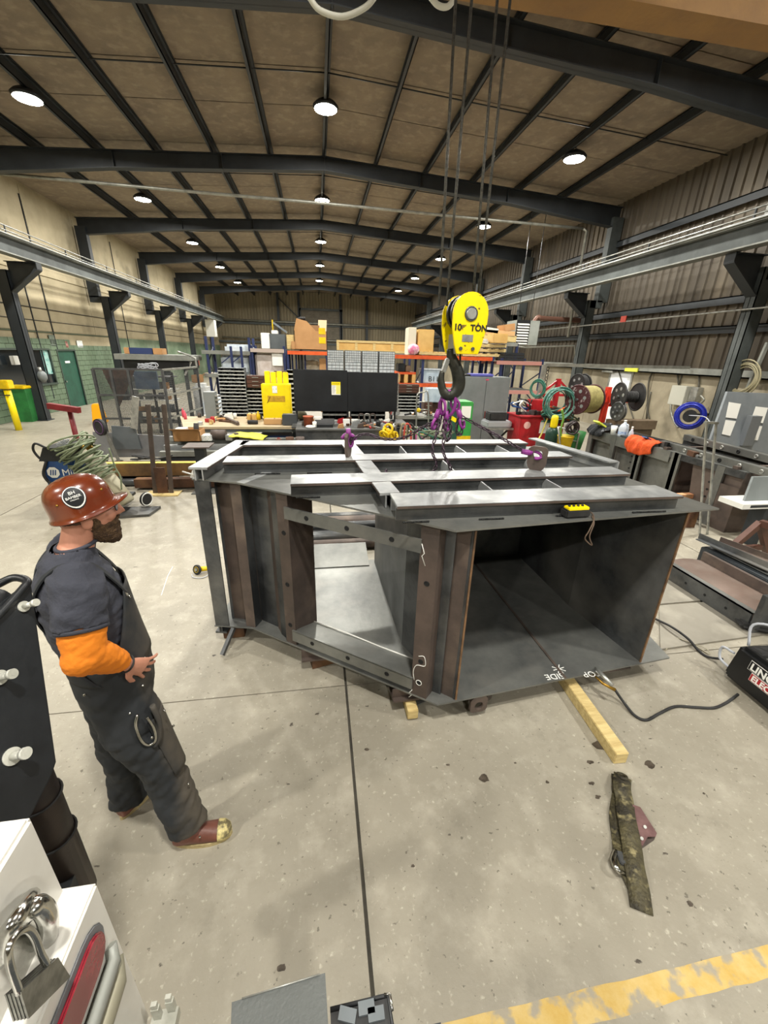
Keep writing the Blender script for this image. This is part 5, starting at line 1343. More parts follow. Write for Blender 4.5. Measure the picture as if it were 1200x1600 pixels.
# grey small cabinet
a, b, z0, z1 = rect(324,611,341,648,10.6); t = thing('tool_cabinet', 'small blue-grey cabinet with open drawers at the side', 'cabinet', ((a+b)/2,10.4,TZ))
MB().box(a,b,10.3,10.6,TZ,z1).build('body', GREYP, t, bevel=.006)
for k in range(6): z = TZ+.04+k*(z1-TZ-.05)/6; MB().box(b,b+.07,10.32,10.58,z,z+.03).build('drawer', ZINC, t)
# yellow folded panels/cabinet
a, b, z0, z1 = rect(410,600,455,652,10.2); t = thing('yellow_cabinet', 'bright yellow steel cabinet with four upright yellow slabs behind', 'cabinet', ((a+b)/2,10.2,TZ))
MB().box(a,b,10.15,10.45,TZ,z1).build('body', YEL, t, bevel=.012)
MB().box(a+.02,b-.02,10.13,10.15,TZ+.02,z1-.02).build('door', YEL, t, bevel=.006)
MB().box((a+b)/2-.2,(a+b)/2+.2,10.122,10.13,TZ+(z1-TZ)*.52,TZ+(z1-TZ)*.68).build('label_plate', M('ochre','c9a020',.6,0,'a07d18',20), t)
MB().box((a+b)/2-.08,(a+b)/2+.03,10.122,10.13,z1-.2,z1-.04).build('notice', PAPERB, t)
MB().bar((a+.12,10.12,TZ+.4),(a+.2,10.12,TZ+.55),.02,.01).build('scrape', RUST, t)
for k in range(4):
    x = a+.06+k*(b-a-.1)/4; MB().box(x,x+(b-a-.1)/4-.02,10.46,10.6,TZ+.1,z1+.27-.02*(k%2)).build('slab', YEL, t, bevel=.01)
for (p0,p1,pt_,pb,Y,mt,nm,lb,cat) in ((386,391,647,660,9.7,WOODL,'wood_block','small pale wood block on table left of yellow bottle','wood block'),(393,399,647,659,9.75,WOODL,'wood_block','pale wood block on table beside the yellow bottle','wood block'),
        (412,440,655,665,9.4,M('kraft','b58f5f',.8),'rope_coil','tan parcel lying before the yellow cabinet','parcel'),(441,464,648,668,9.3,M('darkbin','3d4144',.5),'plastic_bin','dark grey plastic bin at the right table end','bin'),
        ):
    a, b, z0, z1 = rect(p0,pt_,p1,pb,Y); single(MB().box(a,b,Y,Y+.22,TZ,z1), nm, mt, lb, cat, bevel=.015)
p = on_table(404,656); single(MB().lathe([(0,0),(.05,0),(.05,.12),(.02,.16),(.02,.2),(0,.2)], p, 14), 'yellow_bottle', YELS, 'yellow plastic bottle on the wooden table', 'bottle')
p = on_table(396,663); single(MB().cyl(p+Vector((-.12,0,.05)), p+Vector((.1,0,.05)), .045, 14), 'torch_light', RUBBER, 'black cylindrical tool lying at the table front edge', 'tool')
single(MB().bar(on_table(345,650,TZ+.04), on_table(372,662,TZ+.04), .06, .06), 'square_tube', STEELB, 'grey square tube lying askew on the wooden table', 'tube')
single(MB().bar(on_table(341,649,TZ+.035), on_table(329,661,TZ+.035), .05, .05), 'square_tube', WOOD, 'tan square stick on wooden table, open end dark', 'tube')
for (px,py,mt,lb,h_,r_) in ((290,655,M('pink','d9566b',.5),'pink spray bottle on left table end',.2,.035),(287,652,M('pink2','d0465c',.5),'pink bottle behind the other pink bottle on table',.22,.03),(312,652,STEELB,'small rusty can on wooden table',.12,.045),(325,651,PAPER,'white cloth wad on wooden table',.07,.09)):
    p = on_table(px,py); single(MB().lathe([(0,0),(r_,0),(r_,h_*.65),(r_*.35,h_*.8),(r_*.35,h_),(0,h_)], p, 12), 'bottle' if 'bottle' in lb else ('can' if 'can' in lb else 'rag'), mt, lb, 'bottle' if 'bottle' in lb else ('can' if 'can' in lb else 'cloth'))
# blue bin under the table
single(MB().box(-1.35,-.6,9.3,9.8,.25,.62), 'blue_crate', M('navy_bin','1e3a66',.5), 'dark blue plastic crate below the wooden table', 'crate', bevel=.03)
single(MB().box(-1.4,-.55,9.25,9.85,.0,.25), 'low_stand', PAINTD, 'dark low stand under the dark blue crate', 'stand')
single(MB().box(-2.6,-1.5,9.5,10.4,0,.5), 'pale_crate', M('paleb','c4bda8',.8,0,'a9a28d',3), 'pale carton stack on floor beneath wooden table', 'box', bevel=.02)
# ---- black welding screen on legs with yellow notice
SY = 9.5
a, b = at(459,610,Y=SY).x, at(621,612,Y=SY).x
zt1, zb1 = at(540,580,Y=SY).z, at(540,643,Y=SY).z
ws = thing('welding_screen', 'large black two-panel steel screen with a yellow notice', 'screen', ((a+b)/2,SY,0))
xm = a+(b-a)*.51
MB().box(a,xm-.004,SY,SY+.03,zb1,zt1+.02).build('panel', M('black_sheet','1c1e21',.4,.3,'2b2e32',1.5,(.35,.7)), ws, bevel=.004)
MB().box(xm+.004,b,SY,SY+.03,zb1,zt1-.02).build('panel', MATS['black_sheet'], ws, bevel=.004)
for x in (a+.04,xm,b-.04): MB().box(x-.02,x+.02,SY+.03,SY+.07,.9,zt1-.04).build('leg', BLACK, ws)
m = MB()
for k in range(24): z = zb1+(zt1-zb1)*k/24; m.box(b,b+.035,SY+.02,SY+.06,z,z+.02)
m.build('perforated_edge', ZINC, ws)
c = at(525,607,Y=SY-.01); MB().box(c.x-.1,c.x+.1,SY-.008,SY-.001,c.z-.14,c.z+.14).build('notice', PAPER, ws)
MB().box(c.x-.1,c.x+.1,SY-.010,SY-.008,c.z+.07,c.z+.14).build('notice_header', YEL, ws); MB().box(c.x+.0,c.x+.1,SY-.010,SY-.008,c.z-.12,c.z+.07).build('notice_band', M('paleyel','e8e27a',.6), ws)
m = MB()
for k in range(6): m.box(c.x-.085,c.x-.01-.01*(k%3),SY-.0105,SY-.0095,c.z+.05-k*.03,c.z+.056-k*.03)
m.build('notice_lines', GREYD, ws); text('lettering','CAUTION',.035,BLACK,(c.x-.085,SY-.0105,c.z+.09),(1,0,0),(0,0,1),ws,.0005)
# ---- black bench in front of the screen
by = 8.55
bx0, bx1 = at(462,675,Y=by).x, at(612,672,Y=by).x+.05
bn = thing('steel_bench', 'dark steel bench crowded with parts under black screen', 'bench', ((bx0+bx1)/2,9,0))
MB().box(bx0-.1,bx1+.45,by+.3,by+1.4,.87,.9).box(bx0,bx1,by,by+.3,.87,.9).build('top', M('bench_top','6d6e6c',.5,.4,'4c4d4c',3,(.35,.7)), bn)
MB().box(bx0,bx1,by+.02,by+.04,.35,.87).build('apron', STEEL, bn)
for x in (bx0+.05,bx1-.05): MB().box(x-.04,x+.04,by+.05,by+1.3,0,.87).build('leg', PAINTD, bn)
def onb(px, py): return at(px, py, Z=.9)
random.seed(21)
def clutter(name, mt, lb, cat, mb): return single(mb, name, mt, lb, cat)
p = onb(482,668); 
bk = M('terracotta','a5502f',.6,0,'84401f',6)
clutter('paint_pail', bk, 'rust-orange pail with dark band on the steel bench','pail', MB().lathe([(0,0),(.09,0),(.11,.2),(.115,.2),(.115,.22),(0,.22)], p+Vector((0,.15,0)), 18))
clutter('helmet', M('olive','57502f',.7,0,'3f3a24',9), 'olive round bundle behind the orange pail','bundle', MB().sph(onb(470,660)+Vector((0,.35,.112)), .14, 14, 8, (1,1,.8)))
for i,(px,lb) in enumerate(((497,'white cardboard box on steel bench right of orange pail'),(542,'small white box on bench, left of the pair'),(555,'small white box on bench, right of the pair'))):
    p = onb(px,666); clutter('small_carton', PAPER, lb,'box', MB().box(p.x-.075,p.x+.07,p.y+.05,p.y+.2,.9,1.08 if i == 0 else 1.03))
p = onb(505,668); clutter('open_case', BLACK, 'open black tool case lying on the steel bench','case', MB().obox(p+Vector((.0,.1,.03)), .42,.2,.06).obox(p+Vector((.04,.2,.1)), .42,.012,.12, Matrix.Rotation(-.5,3,'X')))
lst = []
for i in range(16):
    px = random.uniform(560,604); p = onb(px, random.uniform(660,668)); s_ = random.uniform(.04,.09)
    mb = MB().obox(p+Vector((0,.05,s_/2)), s_*1.5, s_, s_, Matrix.Rotation(random.uniform(0,3),3,'Z')) if i % 3 else MB().cyl(p+Vector((-s_,0,s_*.6)), p+Vector((s_,.05,s_*.6)), s_*.55, 12)
    o = clutter('machine_part', random.choice((STEEL, STEELL, STEELB, BLACK, ZINC)), 'small steel part in the heap at right of bench','machine part', mb); o['group'] = 'loose parts on the steel bench'
for k in range(3):
    p = onb(566+9*k,664); clutter('clamp', ZINC if k == 1 else STEELB, ['grey clamp','silver clamp','brown clamp'][k]+' standing upright among bench parts', 'clamp', MB().tube(bez([p+Vector((-.05,.2,.03)),p+Vector((-.05,.2,.2)),p+Vector((.05,.2,.2)),p+Vector((.05,.2,.08))],4), .015, 8))
p = onb(520,664); clutter('flat_plate', STEELL, 'flat bright plate beside the open tool case', 'steel plate', MB().obox(p+Vector((0,.15,.012)), .22,.14,.02, Matrix.Rotation(.3,3,'Z')))
# round cans before the bench
for (px,py,r_,mt,lb) in ((489-20,690,.09,STEELB,'rusty round pot in front of the dark bench'),(453,690,.08,RUST,'brown tin on stock before blue crate'),(436,693,.06,RUST,'small rusty tin near the blue crate')):
    p = at(px,py,Y=8.3); single(MB().lathe([(0,0),(r_,0),(r_,.14),(r_*.85,.14),(r_*.85,.02),(0,.02)], (p.x,8.3,max(.0,p.z-.05)), 16), 'tin', mt, lb, 'tin')
st_ = thing('low_table', 'low dark table of tins in front of dark bench', 'table', (-.6,8.3,0)); zz = at(453,690,Y=8.3).z-.05
MB().box(-1.0,-.1,8.05,8.5,zz-.04,zz-.002).build('top', PAINTD, st_)
for x in (-.95,-.15): MB().box(x-.03,x+.03,8.25,8.31,0,zz-.04).build('leg', PAINTD, st_)
# yellow sling heap and hanging slings right of bench
sg = thing('sling_rack', 'floor rack hung with slings right of the dark bench', 'rack', (1.95,8.6,0))
MB().box(1.55,2.5,8.58,8.64,.88,.93).build('rail', PAINTD, sg)
for x in (1.58,2.46): MB().box(x-.03,x+.03,8.55,8.67,0,.9).build('leg', PAINTD, sg)
m = MB(); random.seed(31)
for k in range(7):
    c = at(608,675,Y=8.5)+Vector((random.uniform(-.12,.12),random.uniform(-.08,.08),random.uniform(-.14,.1))); m.ring(c, random.uniform(.06,.11), .028, Vector((random.uniform(-1,1),-1,random.uniform(-1,1))), 14, 6)
m.tube(bez([at(605,670,Y=8.45),at(612,685,Y=8.42),at(613,700,Y=8.4)],4), .04, 8)
single(m, 'yellow_sling', YELS, 'bunched bright yellow lifting sling right of dark bench', 'sling')
for k,(px,mt,lb) in enumerate(((622,M('grey_web','6c675c',.8,0,'4e4a42',9),'grey webbing sling looped over the rack, left'),(630,M('tan_web','8d8468',.8),'tan webbing sling looped over rack, middle'),(636,M('red_web','b9473a',.8),'red and tan sling loop over the rack'),(641,RUBBER,'black sling loop hanging at rack right'))):
    a = at(px-6,697,Y=8.5); b = at(px,662,Y=8.55); c = at(px+6,697,Y=8.5); b.z = max(b.z,.97)
    m = MB(); pts = bez([a, Vector((a.x+.02,8.52,b.z-.1)), b, Vector((c.x-.02,8.52,b.z-.1)), c], 5); m.tube(pts, .022, 8); single(m, 'webbing_sling', mt, lb, 'sling')
m = MB().tube(bez([Vector((2.3,8.6,.94)),at(658,700,Y=8.4),at(650,685,Y=8.4),at(654,676,Y=8.4),at(660,690,Y=8.4),at(656,702,Y=8.4)],5), .015, 8); single(m,'pink_rope',M('pinkc','c65aa0',.6),'pink cord tangle below chain near rack','cord')
# hoses behind the chains
for k in range(6):
    q = [at(660+random.uniform(-6,50), 672+random.uniform(0,24), Y=8.2) for _ in range(6)]
    for v in q: v.z = max(v.z, .15)
    q[0] = Vector((random.uniform(1.65,2.4), 8.6, .94)); q[-1] = Vector((random.uniform(1.65,2.4), 8.62, .02))
    o = single(MB().tube(bez(q,5), .018, 7), 'hose', random.choice((RUBBER,HOSET,HOSEG)), 'hose draped on floor rack behind the hook and chains', 'hose', 'hoses behind the chain sling')
# hand truck
ht = thing('hand_truck', 'silver tubular hand truck standing right of black screen', 'hand truck', (2.2,10.6,0))
Yh = 10.6; A = lambda x,y: at(x,y,Y=Yh)
MB().tube(bez([A(650,690),A(651,630),A(653,616),A(662,613),A(669,618),A(669,690)],4), .02, 8).build('frame', ZINC, ht)
for y in (628,640,652,668): MB().cyl(A(651,y),A(669,y),.014,8).build('rung', ZINC, ht)
MB().sph(A(654,641), .06, 12, 8).build('yellow_knob', YELS, ht)
for px in (649,670): c=A(px,690); MB().cyl((c.x-.03,Yh+.1,.12),(c.x+.03,Yh+.1,.12),.12,16).build('wheel', RUBBER, ht)
# bench right of screen
rb = thing('side_bench', 'dark narrow bench crossing behind the chains right of black screen', 'bench', (2.2,11,0))
a, b, z0, z1 = rect(622,650,690,655,10.9); MB().box(a,b,10.9,11.5,z0,z1).build('top', M('greytop','8b8b86',.5,.3), rb)
MB().box(a,b,10.95,11.45,z0-.2,z0).build('under_shelf', BLACK, rb)
for x in (a+.05,b-.05): MB().box(x-.04,x+.04,11.0,11.4,0,z0-.2).build('leg', PAINTD, rb)
MB().box(a,b,11.0,11.4,.3,.34).build('lower_shelf', M('yeltop','cfc77a',.6), rb)
# stand for hanging rack pieces behind
fb = thing('storage_table', 'plain dark base below the bolt rack behind hand truck', 'bench', (2.6,12.4,0)); zq = at(638,650,Y=12.2).z
MB().box(2.3,3.35,12.15,12.6,zq-.03,zq).build('top', GREYD, fb)
for x in (2.35,3.3): MB().box(x-.03,x+.03,12.2,12.55,0,zq-.03).build('leg', PAINTD, fb)
# ------------------------------------------------------------------ pallet racks
def prack(name_label, x0, x1, Y, dep, top, beams, bmat=ORG, posts=None, braces=True):
    t = thing('pallet_rack', name_label, 'rack', ((x0+x1)/2, Y, 0))
    posts = posts or (x0, x1)
    for x in posts:
        for y in (Y, Y+dep): MB().box(x-.04,x+.04,y-.035,y+.035,0,top).build('upright', BLUE, t)
        z = .3; k = 0
        while z < top-.5 and braces:
            MB().bar((x, Y if k % 2 else Y+dep, z), (x, Y+dep if k % 2 else Y, z+.55), .03, .03, up=(1,0,0)).build('brace', BLUE, t); z += .55; k += 1
    for z in beams:
        for y in (Y-.03, Y+dep+.0): MB().box(x0,x1,y-.02,y+.03,z-.12,z).build('beam', bmat, t)
        MB().box(x0+.02,x1-.02,Y+.02,Y+dep-.03,z-.03,z-.005).build('deck', STEELL if bmat is ORG else GIRD, t)
    return t
RY = 15.5
def RX(px, Y=RY): return at(px, 600, Y=Y).x
def RZ(py, Y=RY, px=560): return at(px, py, Y=Y).z
# left racks (grey beams), middle rack with orange beam, right racks
zA = RZ(549)
prack('grey-decked blue pallet rack at far left, seen over the mesh cage', RX(322), RX(395), RY, 1.0, RZ(545)+.25, (RZ(588), zA-.1), GIRD, (RX(330), RX(395)))
prack('blue pallet rack with pale beams behind bolt bins', RX(396), RX(447), RY+.0, 1.0, zA+.1, (RZ(603), zA), M('pinkish_beam','b3a49a',.5), (RX(398), RX(447)))
prack('pallet rack with an orange top beam under the big carton', RX(452), RX(512), RY, 1.0, zA-.05, (RZ(551),), ORG)
for px in (369, 384):
    t = thing('rack_post', 'lone dark blue rack upright, %s of two before wrapped pallet' % ('left' if px == 369 else 'right'), 'post', (RX(px), RY-.3, 0))
    MB().box(RX(px)-.035,RX(px)+.035,RY-.34,RY-.26,0,RZ(547)).build('post', BLUE, t); MB().bar((RX(px),RY-.3,RZ(560)),(RX(px)-.35,RY-.3,RZ(572)),.03,.03).build('brace', BLUE, t)
RR = 14.0
zR = at(690,556,Y=RR).z
prack('long pallet rack with orange beams right of black screen', at(617,560,Y=RR).x, at(768,566,Y=RR).x, RR, 1.1, zR+.02, (zR, at(680,599,Y=RR).z), ORG, (at(660,580,Y=RR).x, at(768,580,Y=RR).x))
RR2 = 13.6
prack('pallet rack with faded pink beams beside the heater', at(776,565,Y=RR2).x, at(845,570,Y=RR2).x, RR2, 1.3, at(800,560,Y=RR2).z, (at(800,564,Y=RR2).z, at(810,610,Y=RR2).z), M('faded_beam','c08a80',.5), (at(782,580,Y=RR2).x, at(845,580,Y=RR2).x))
random.seed(41)
def thingbox(px0,py0,px1,py1,Y,dep,name,mt,lb,cat='box',z0=None,bev=.015,group=None):
    a, b, zz0, zz1 = rect(px0,py0,px1,py1,Y); z = zz0 if z0 is None else z0
    return single(MB().box(a,b,Y,Y+dep,z,zz1), name, mt, lb, cat, group, bev)
# left rack load
WRAP = M('stretch_wrap','dfe6ec',.3,0,'b9c4cf',5,(.3,.7),.3,12)
m = MB(); a,b,z0,z1 = rect(352,542,394,574,RY+.1); m.obox(((a+b)/2,RY+.5,(zA-.1+z1)/2), b-a,.8,max(.3,z1-zA+.1))
single(m, 'wrapped_pallet', WRAP, 'white stretch-wrapped pallet load high on left blue rack','pallet load', bevel=.08)
m = MB(); a,b,z0,z1 = rect(346,558,392,592,RY+.1); single(MB().box(a,b,RY+.1,RY+.9,RZ(588),zA-.25),'wrapped_pallet',M('wrap2','cfd8dd',.4,0,'a6b1ba',4,(.3,.7),.3,12),'pale wrapped load on lower shelf of left blue rack','pallet load', bevel=.06)
m = MB(); a,b,z0,z1 = rect(400,560,444,600,RY+.1); single(MB().box(a,b,RY+.1,RY+.9,RZ(603),zA-.15),'wrapped_pallet',M('wrap3','ddd6d2',.4,0,'b7a99f',3,(.3,.7),.3,9),'cream wrapped load filling rack behind yellow cabinet','pallet load', bevel=.06)
thingbox(425,552,442,572,RY+.02,.05,'paper_sheet',PAPER,'white paper sheet on the cream wrapped load','paper')
single(MB().obox((RX(345),RY-.9,.45),1.1,.6,.9,Matrix.Rotation(.2,3,'Z')),'wrapped_load',WRAP,'crumpled clear-wrapped bundle on floor behind the mesh cage','bundle',bevel=.12)
thingbox(302,600,325,648,RY-1.2,.6,'wrapped_load',M('whitebag','d8d8d4',.6,0,'aeb2b4',4,(.3,.7),.4,9),'white plastic-wrapped goods right of the mesh cage','bundle',z0=0,bev=.1)
thingbox(299,586,312,598,RY-.5,.5,'carton',CARD,'small tan carton on the far left rack shelf','box'); 
thingbox(318,587,332,600,RY+.1,.5,'carton',M('ltan','c9b08a',.8),'pale tan carton on far left rack beside upright','box',z0=RZ(588))
thingbox(290,556,304,572,RY+.3,.6,'red_crate',M('redcr','c5402f',.5),'red crate behind bent pipe at the cage top','crate')
# top loads
thingbox(408,520,421,547,RY+.1,.5,'white_bag',PAPER,'tall white bag on rack top left of grey cabinet','bag',z0=zA)
thingbox(421,522,446,545,RY+.15,.6,'metal_cabinet',GREYD,'grey metal box on rack top beside the white bag','cabinet',z0=zA)
thingbox(448,523,461,548,RY+.1,.5,'wood_crate',WOOD,'narrow pine crate left of big cardboard box','crate',z0=zA)
thingbox(455,533,461,545,RY-.05,.12,'carton_tube',CARD,'round tan spool end before the big cardboard box','spool',z0=zA)
single(MB().bar((RX(432),RY+.4,zA+.85),(RX(452),RY+.4,zA+.55),.3,.06),'display_board',M('slate','6f7880',.5),'grey slanted panel resting on the rack top boxes','panel')
thingbox(424,516,434,522,RY+.3,.3,'small_carton',PAPER,'tiny white box atop the grey metal box','box')
single(MB().box(RX(430)-.02,RX(430)+.02,RY+.5,RY+.54,zA,zA+.95),'stick',YELS,'thin yellow stick standing on the rack top','stick')
t = thing('large_carton','large open brown cardboard box with two yellow stickers on rack','box',(RX(485),RY,zA))
a,b,z0,z1 = rect(460,517,511,549,RY)
for q in ((a,b,RY,RY+.02),(a,b,RY+.9,RY+.92),(a,a+.02,RY,RY+.9),(b-.02,b,RY,RY+.9)): MB().box(*q,zA,z1).build('side', CARD, t)
MB().box(a,b,RY,RY+.9,zA,zA+.02).build('bottom', CARD, t)
MB().prism([(b-.3,RY+.9,z1),(b,RY+.9,z1),(b+.03,RY+1.0,z1+.42),(b-.28,RY+1.0,z1+.42)],(0,.012,0)).build('flap', M('flap','d8c4a0',.8), t)
MB().prism([(a,RY,z1),(a+.75,RY,z1),(a+.45,RY,z1+.30),(a+.1,RY,z1+.38)],(0,.02,0)).build('flap', CARD, t)
for z in (.62,.32): MB().box(b-.28,b-.05,RY-.006,RY,zA+z-.1,zA+z+.1).build('sticker', YELS, t)
single(MB().tube(bez([(a+.1,RY+.3,z1-.1),(a+.15,RY+.3,z1+.35),(a+.4,RY+.3,z1+.4)],5),.05,8),'corrugated_hose',RUBBER,'black hose poking out of the big cardboard box','hose')
single(MB().box(a+.5,b-.25,RY+.3,RY+.8,zA+.03,z1+.2),'stuffing',M('brownpap','8f6c4a',.8),'brown cardboard stuffing inside the big box','cardboard')
# hanging items on orange rack
for k,px in enumerate((458,464,468,473,478)): single(MB().box(RX(px)-.03,RX(px)+.03,RY+.3,RY+.36,RZ(600),RZ(556)),'hanging_bar',random.choice((BLACK,BLUE,STEELB)),'dark bar hanging upright beneath the orange rack beam','bar','dark bars under the orange beam')
single(MB().box(RX(500),RX(511),RY+.1,RY+.6,.3,RZ(562)),'tall_carton',CARD,'tall tan carton right end beneath orange beam','box',bevel=.02)
single(MB().box(RX(476),RX(499),RY+.6,RY+.9,.3,RZ(565)),'wrapped_load',M('creamload','d9d2c0',.6,0,'b5ab94',3),'cream load behind dark bars in the orange rack','pallet load',bevel=.04)
# parts cabinets with clear drawers (four)
PCY = 12.6; zp0 = at(560,582,Y=PCY).z; zp1 = at(560,548,Y=PCY).z
pcb = thing('cabinet_shelf','dark shelf frame carrying the clear drawer cabinets','shelf',(1.2,12.7,0))
xa, xb = at(511,565,Y=PCY).x, at(618,565,Y=PCY).x
MB().box(xa,xb,PCY,PCY+.4,zp0-.05,zp0).build('top', BLACK, pcb)
for x in (xa+.05,(xa+xb)/2,xb-.05): MB().box(x-.03,x+.03,PCY+.05,PCY+.35,0,zp0-.05).build('leg', PAINTD, pcb)
for k in range(4):
    a = xa+(xb-xa)*k/4+.01; b = xa+(xb-xa)*(k+1)/4-.02
    t = thing('drawer_organizer', '%s clear-drawer parts organizer above the black screen' % ['leftmost','second from left','third from left','rightmost'][k], 'organizer', ((a+b)/2,PCY,zp0))
    MB().box(a,b,PCY+.02,PCY+.25,zp0,zp1).build('case', GREYD, t)
    H = zp1-zp0
    for r_ in range(5):
        for c_ in range(7):
            w_ = (b-a-.02)/7; x = a+.01+c_*w_; z = zp0+H*.46+r_*H*.105; MB().box(x+.004,x+w_-.004,PCY,PCY+.02,z+.005,z+H*.095).build('drawer', PLAST, t)
    for r_ in range(3):
        for c_ in range(4):
            w_ = (b-a-.02)/4; x = a+.01+c_*w_; z = zp0+.01+r_*H*.15; MB().box(x+.005,x+w_-.005,PCY,PCY+.02,z+.006,z+H*.13).build('drawer', PLAST, t)
# long wooden crate
t = thing('long_crate','very long pale plywood crate lying above the drawer organizers','crate',(1.3,17.5,0)); CYY = 17.0
a,b,z0,z1 = rect(528,533,640,551,CYY)
MB().box(a,b,CYY,CYY+.8,z0,z1).build('body', WOODL, t)
for k in range(5): x = a+(b-a)*k/4; MB().box(x-.05,x+.05,CYY-.02,CYY,z0,z1).build('batten', WOOD, t)
for z in (z0,z1-.08): MB().box(a,b,CYY-.03,CYY-.01,z,z+.08).build('batten', WOOD, t)
prack('plain blue pallet rack below the long plywood crate', a, b, CYY-.1, 1.0, z0-.01, (z0-.01,), GIRD)
# boxes top right racks
def pallet(px0,px1,py1,Y,lab,n=1,dep=1.0,zb=None):
    a,b,z0,z1 = rect(px0,py1-8,px1,py1,Y); z = zb if zb is not None else z0
    t = thing('wood_pallet', lab, 'pallet', ((a+b)/2,Y,z))
    for k in range(n):
        zz = z+k*.15
        for y in (Y,Y+dep/2-.05,Y+dep-.1): MB().box(a,b,y,y+.09,zz+.02,zz+.10).build('stringer', WOOD, t)
        for i in range(6): x = a+(b-a-.1)*i/5; MB().box(x,x+.1,Y,Y+dep,zz+.10,zz+.125).build('deck_board', WOOD, t)
    return z+n*.15-.02
single(MB().box(at(640,540,Y=RR).x,at(652,540,Y=RR).x,RR+.2,RR+.8,zR,zR+.85),'white_machine',M('cream_box','d8d2bd',.5),'cream upright box standing on the right rack top','box',bevel=.02)
single(MB().box(at(655,540,Y=RR).x,at(680,540,Y=RR).x,RR+.2,RR+.8,zR,zR+.8),'pale_crate',WOODL,'pale crate on the right rack behind yellow hook block','crate',bevel=.02)
p = at(646,549,Y=RR+.1); single(MB().sph((p.x,RR+.1,zR+.18), .2, 14, 10, (1,.6,.85)),'pink_bag',M('pinkbag','d9709a',.5,0,'e8e0e4',6),'pink and white bag on the orange rack beam','bag')
zt1 = pallet(655,700,556,RR+.1,'pale wood pallet under goods left of the hook block',1,zb=zR)
zt2 = pallet(725,790,556,RR+.1,'pale wood pallet stack right of the yellow hook block',3,zb=zR)
single(MB().box(at(770,540,Y=RR).x,at(792,540,Y=RR).x,RR+.0,RR+.6,zR+.0+.45,zR+.75),'plywood_box',WOODL,'plywood box on the pallet stack right of hook block','box',bevel=.01)
single(MB().obox((at(745,540,Y=RR).x,RR+.5,zR+.52), 1.0,.6,.2, Matrix.Rotation(.1,3,'Y')),'loose_bundle',M('greybundle','9a9c9a',.6,0,'c9c6bd',4),'grey loose bundle on the pallet stack behind hook','bundle',bevel=.05)
RB3 = 15.2
for k,(p0,p1,py0,py1,mt,lb) in enumerate(((757,808,524,534,WOOD,'top pallet of slats by the heater'),(760,806,516,525,M('cardm','c79f6e',.8),'flattened tan cartons on slat pallet near heater'),(790,806,506,517,CARD,'tilted brown carton atop pile near the heater'),(757,780,512,520,M('whiteflat','d5d3c8',.7),'white flat sheets on pile near heater'))):
    a,b,z0,z1 = rect(p0,py0,p1,py1,RB3); single(MB().obox(((a+b)/2,RB3+.4,(z0+z1)/2), b-a,.7,z1-z0, Matrix.Rotation(-.15 if k==2 else .03*k,3,'Y')), 'pile_item', mt, lb,'box',bevel=.01)
prack('plain pallet rack under the carton pile near heater', at(757,540,Y=RB3).x, at(808,540,Y=RB3).x, RB3, 1.0, at(780,536,Y=RB3).z, (at(780,535,Y=RB3).z,), GIRD)
t = thing('dark_crates','stack of dark grey plastic crates on the faded pink rack','crate',(7,14,0)); a,b,z0,z1 = rect(788,551,823,563,RR2)
for k in range(3): MB().box(a+.03*k,b-.02*k,RR2+.1,RR2+.7,at(800,564,Y=RR2).z+.09*k,at(800,564,Y=RR2).z+.08+.09*k).build('crate', PAINTD, t, bevel=.01)
# mid shelves contents
zs = at(680,599,Y=RR).z
for (p0,p1,py0,mt,nm,lb,cat) in ((623,634,568,BLACK,'plastic_bin','black bin on right rack shelf','bin'),(635,643,571,M('brbin','7a6450',.7),'carton','brown carton beside the black bin on rack','box')):
    a = at(p0,580,Y=RR).x; b = at(p1,580,Y=RR).x; single(MB().box(a,b,RR+.1,RR+.6,at(630,581,Y=RR).z,at(630,py0,Y=RR).z),nm,mt,lb,cat,bevel=.02)
zo = at(630,581,Y=RR).z
t = thing('orange_pallet','orange painted pallet holding bins left in right rack','pallet',(at(635,590,Y=RR).x,RR,zs))
a = at(620,590,Y=RR).x; b = at(650,590,Y=RR).x
MB().box(a,b,RR+.05,RR+.9,zo-.08,zo-.005).build('deck', ORG, t)
for x in (a+.06,(a+b)/2,b-.06): MB().box(x-.06,x+.06,RR+.05,RR+.9,zs-.0,zo-.08).build('block', WOODL, t)
single(MB().box(a,b+.1,RR+.0,RR+1,zs-.14,zs-.005),'board_tray',WOODL,'pale board tray beneath the orange pallet','board')
BX = M('translucent_tote','c4d3de',.4,0,'9db0c0',4)
a,b,z0,z1 = rect(660,578,690,598,RR-.05); t = thing('plastic_tote','pale blue tote marked with large black B11 on rack','tote',((a+b)/2,RR,zs)); MB().box(a,b,RR+.0,RR+.5,zs,z1).build('body', BX, t, bevel=.02); MB().box(a-.02,b+.02,RR-.02,RR+.52,z1,z1+.04).build('lid', PLAST, t)
text('lettering','B11',.24,BLACK,(a+.22,RR-.004,zs+.06),(1,0,0),(0,0,1),t,.001)
a,b,z0,z1 = rect(668,607,689,629,12.4); single(MB().box(a,b,12.4,12.8,z0,z1),'plastic_tote',BX,'pale grey tote lower down behind crane hook','tote',bevel=.02)
a,b,z0,z1 = rect(664,630,690,650,12.5); single(MB().box(a,b,12.6,13.0,0,z1),'brown_chest',BROWNP,'tall brown chest beneath tote behind the hook','chest',bevel=.01)
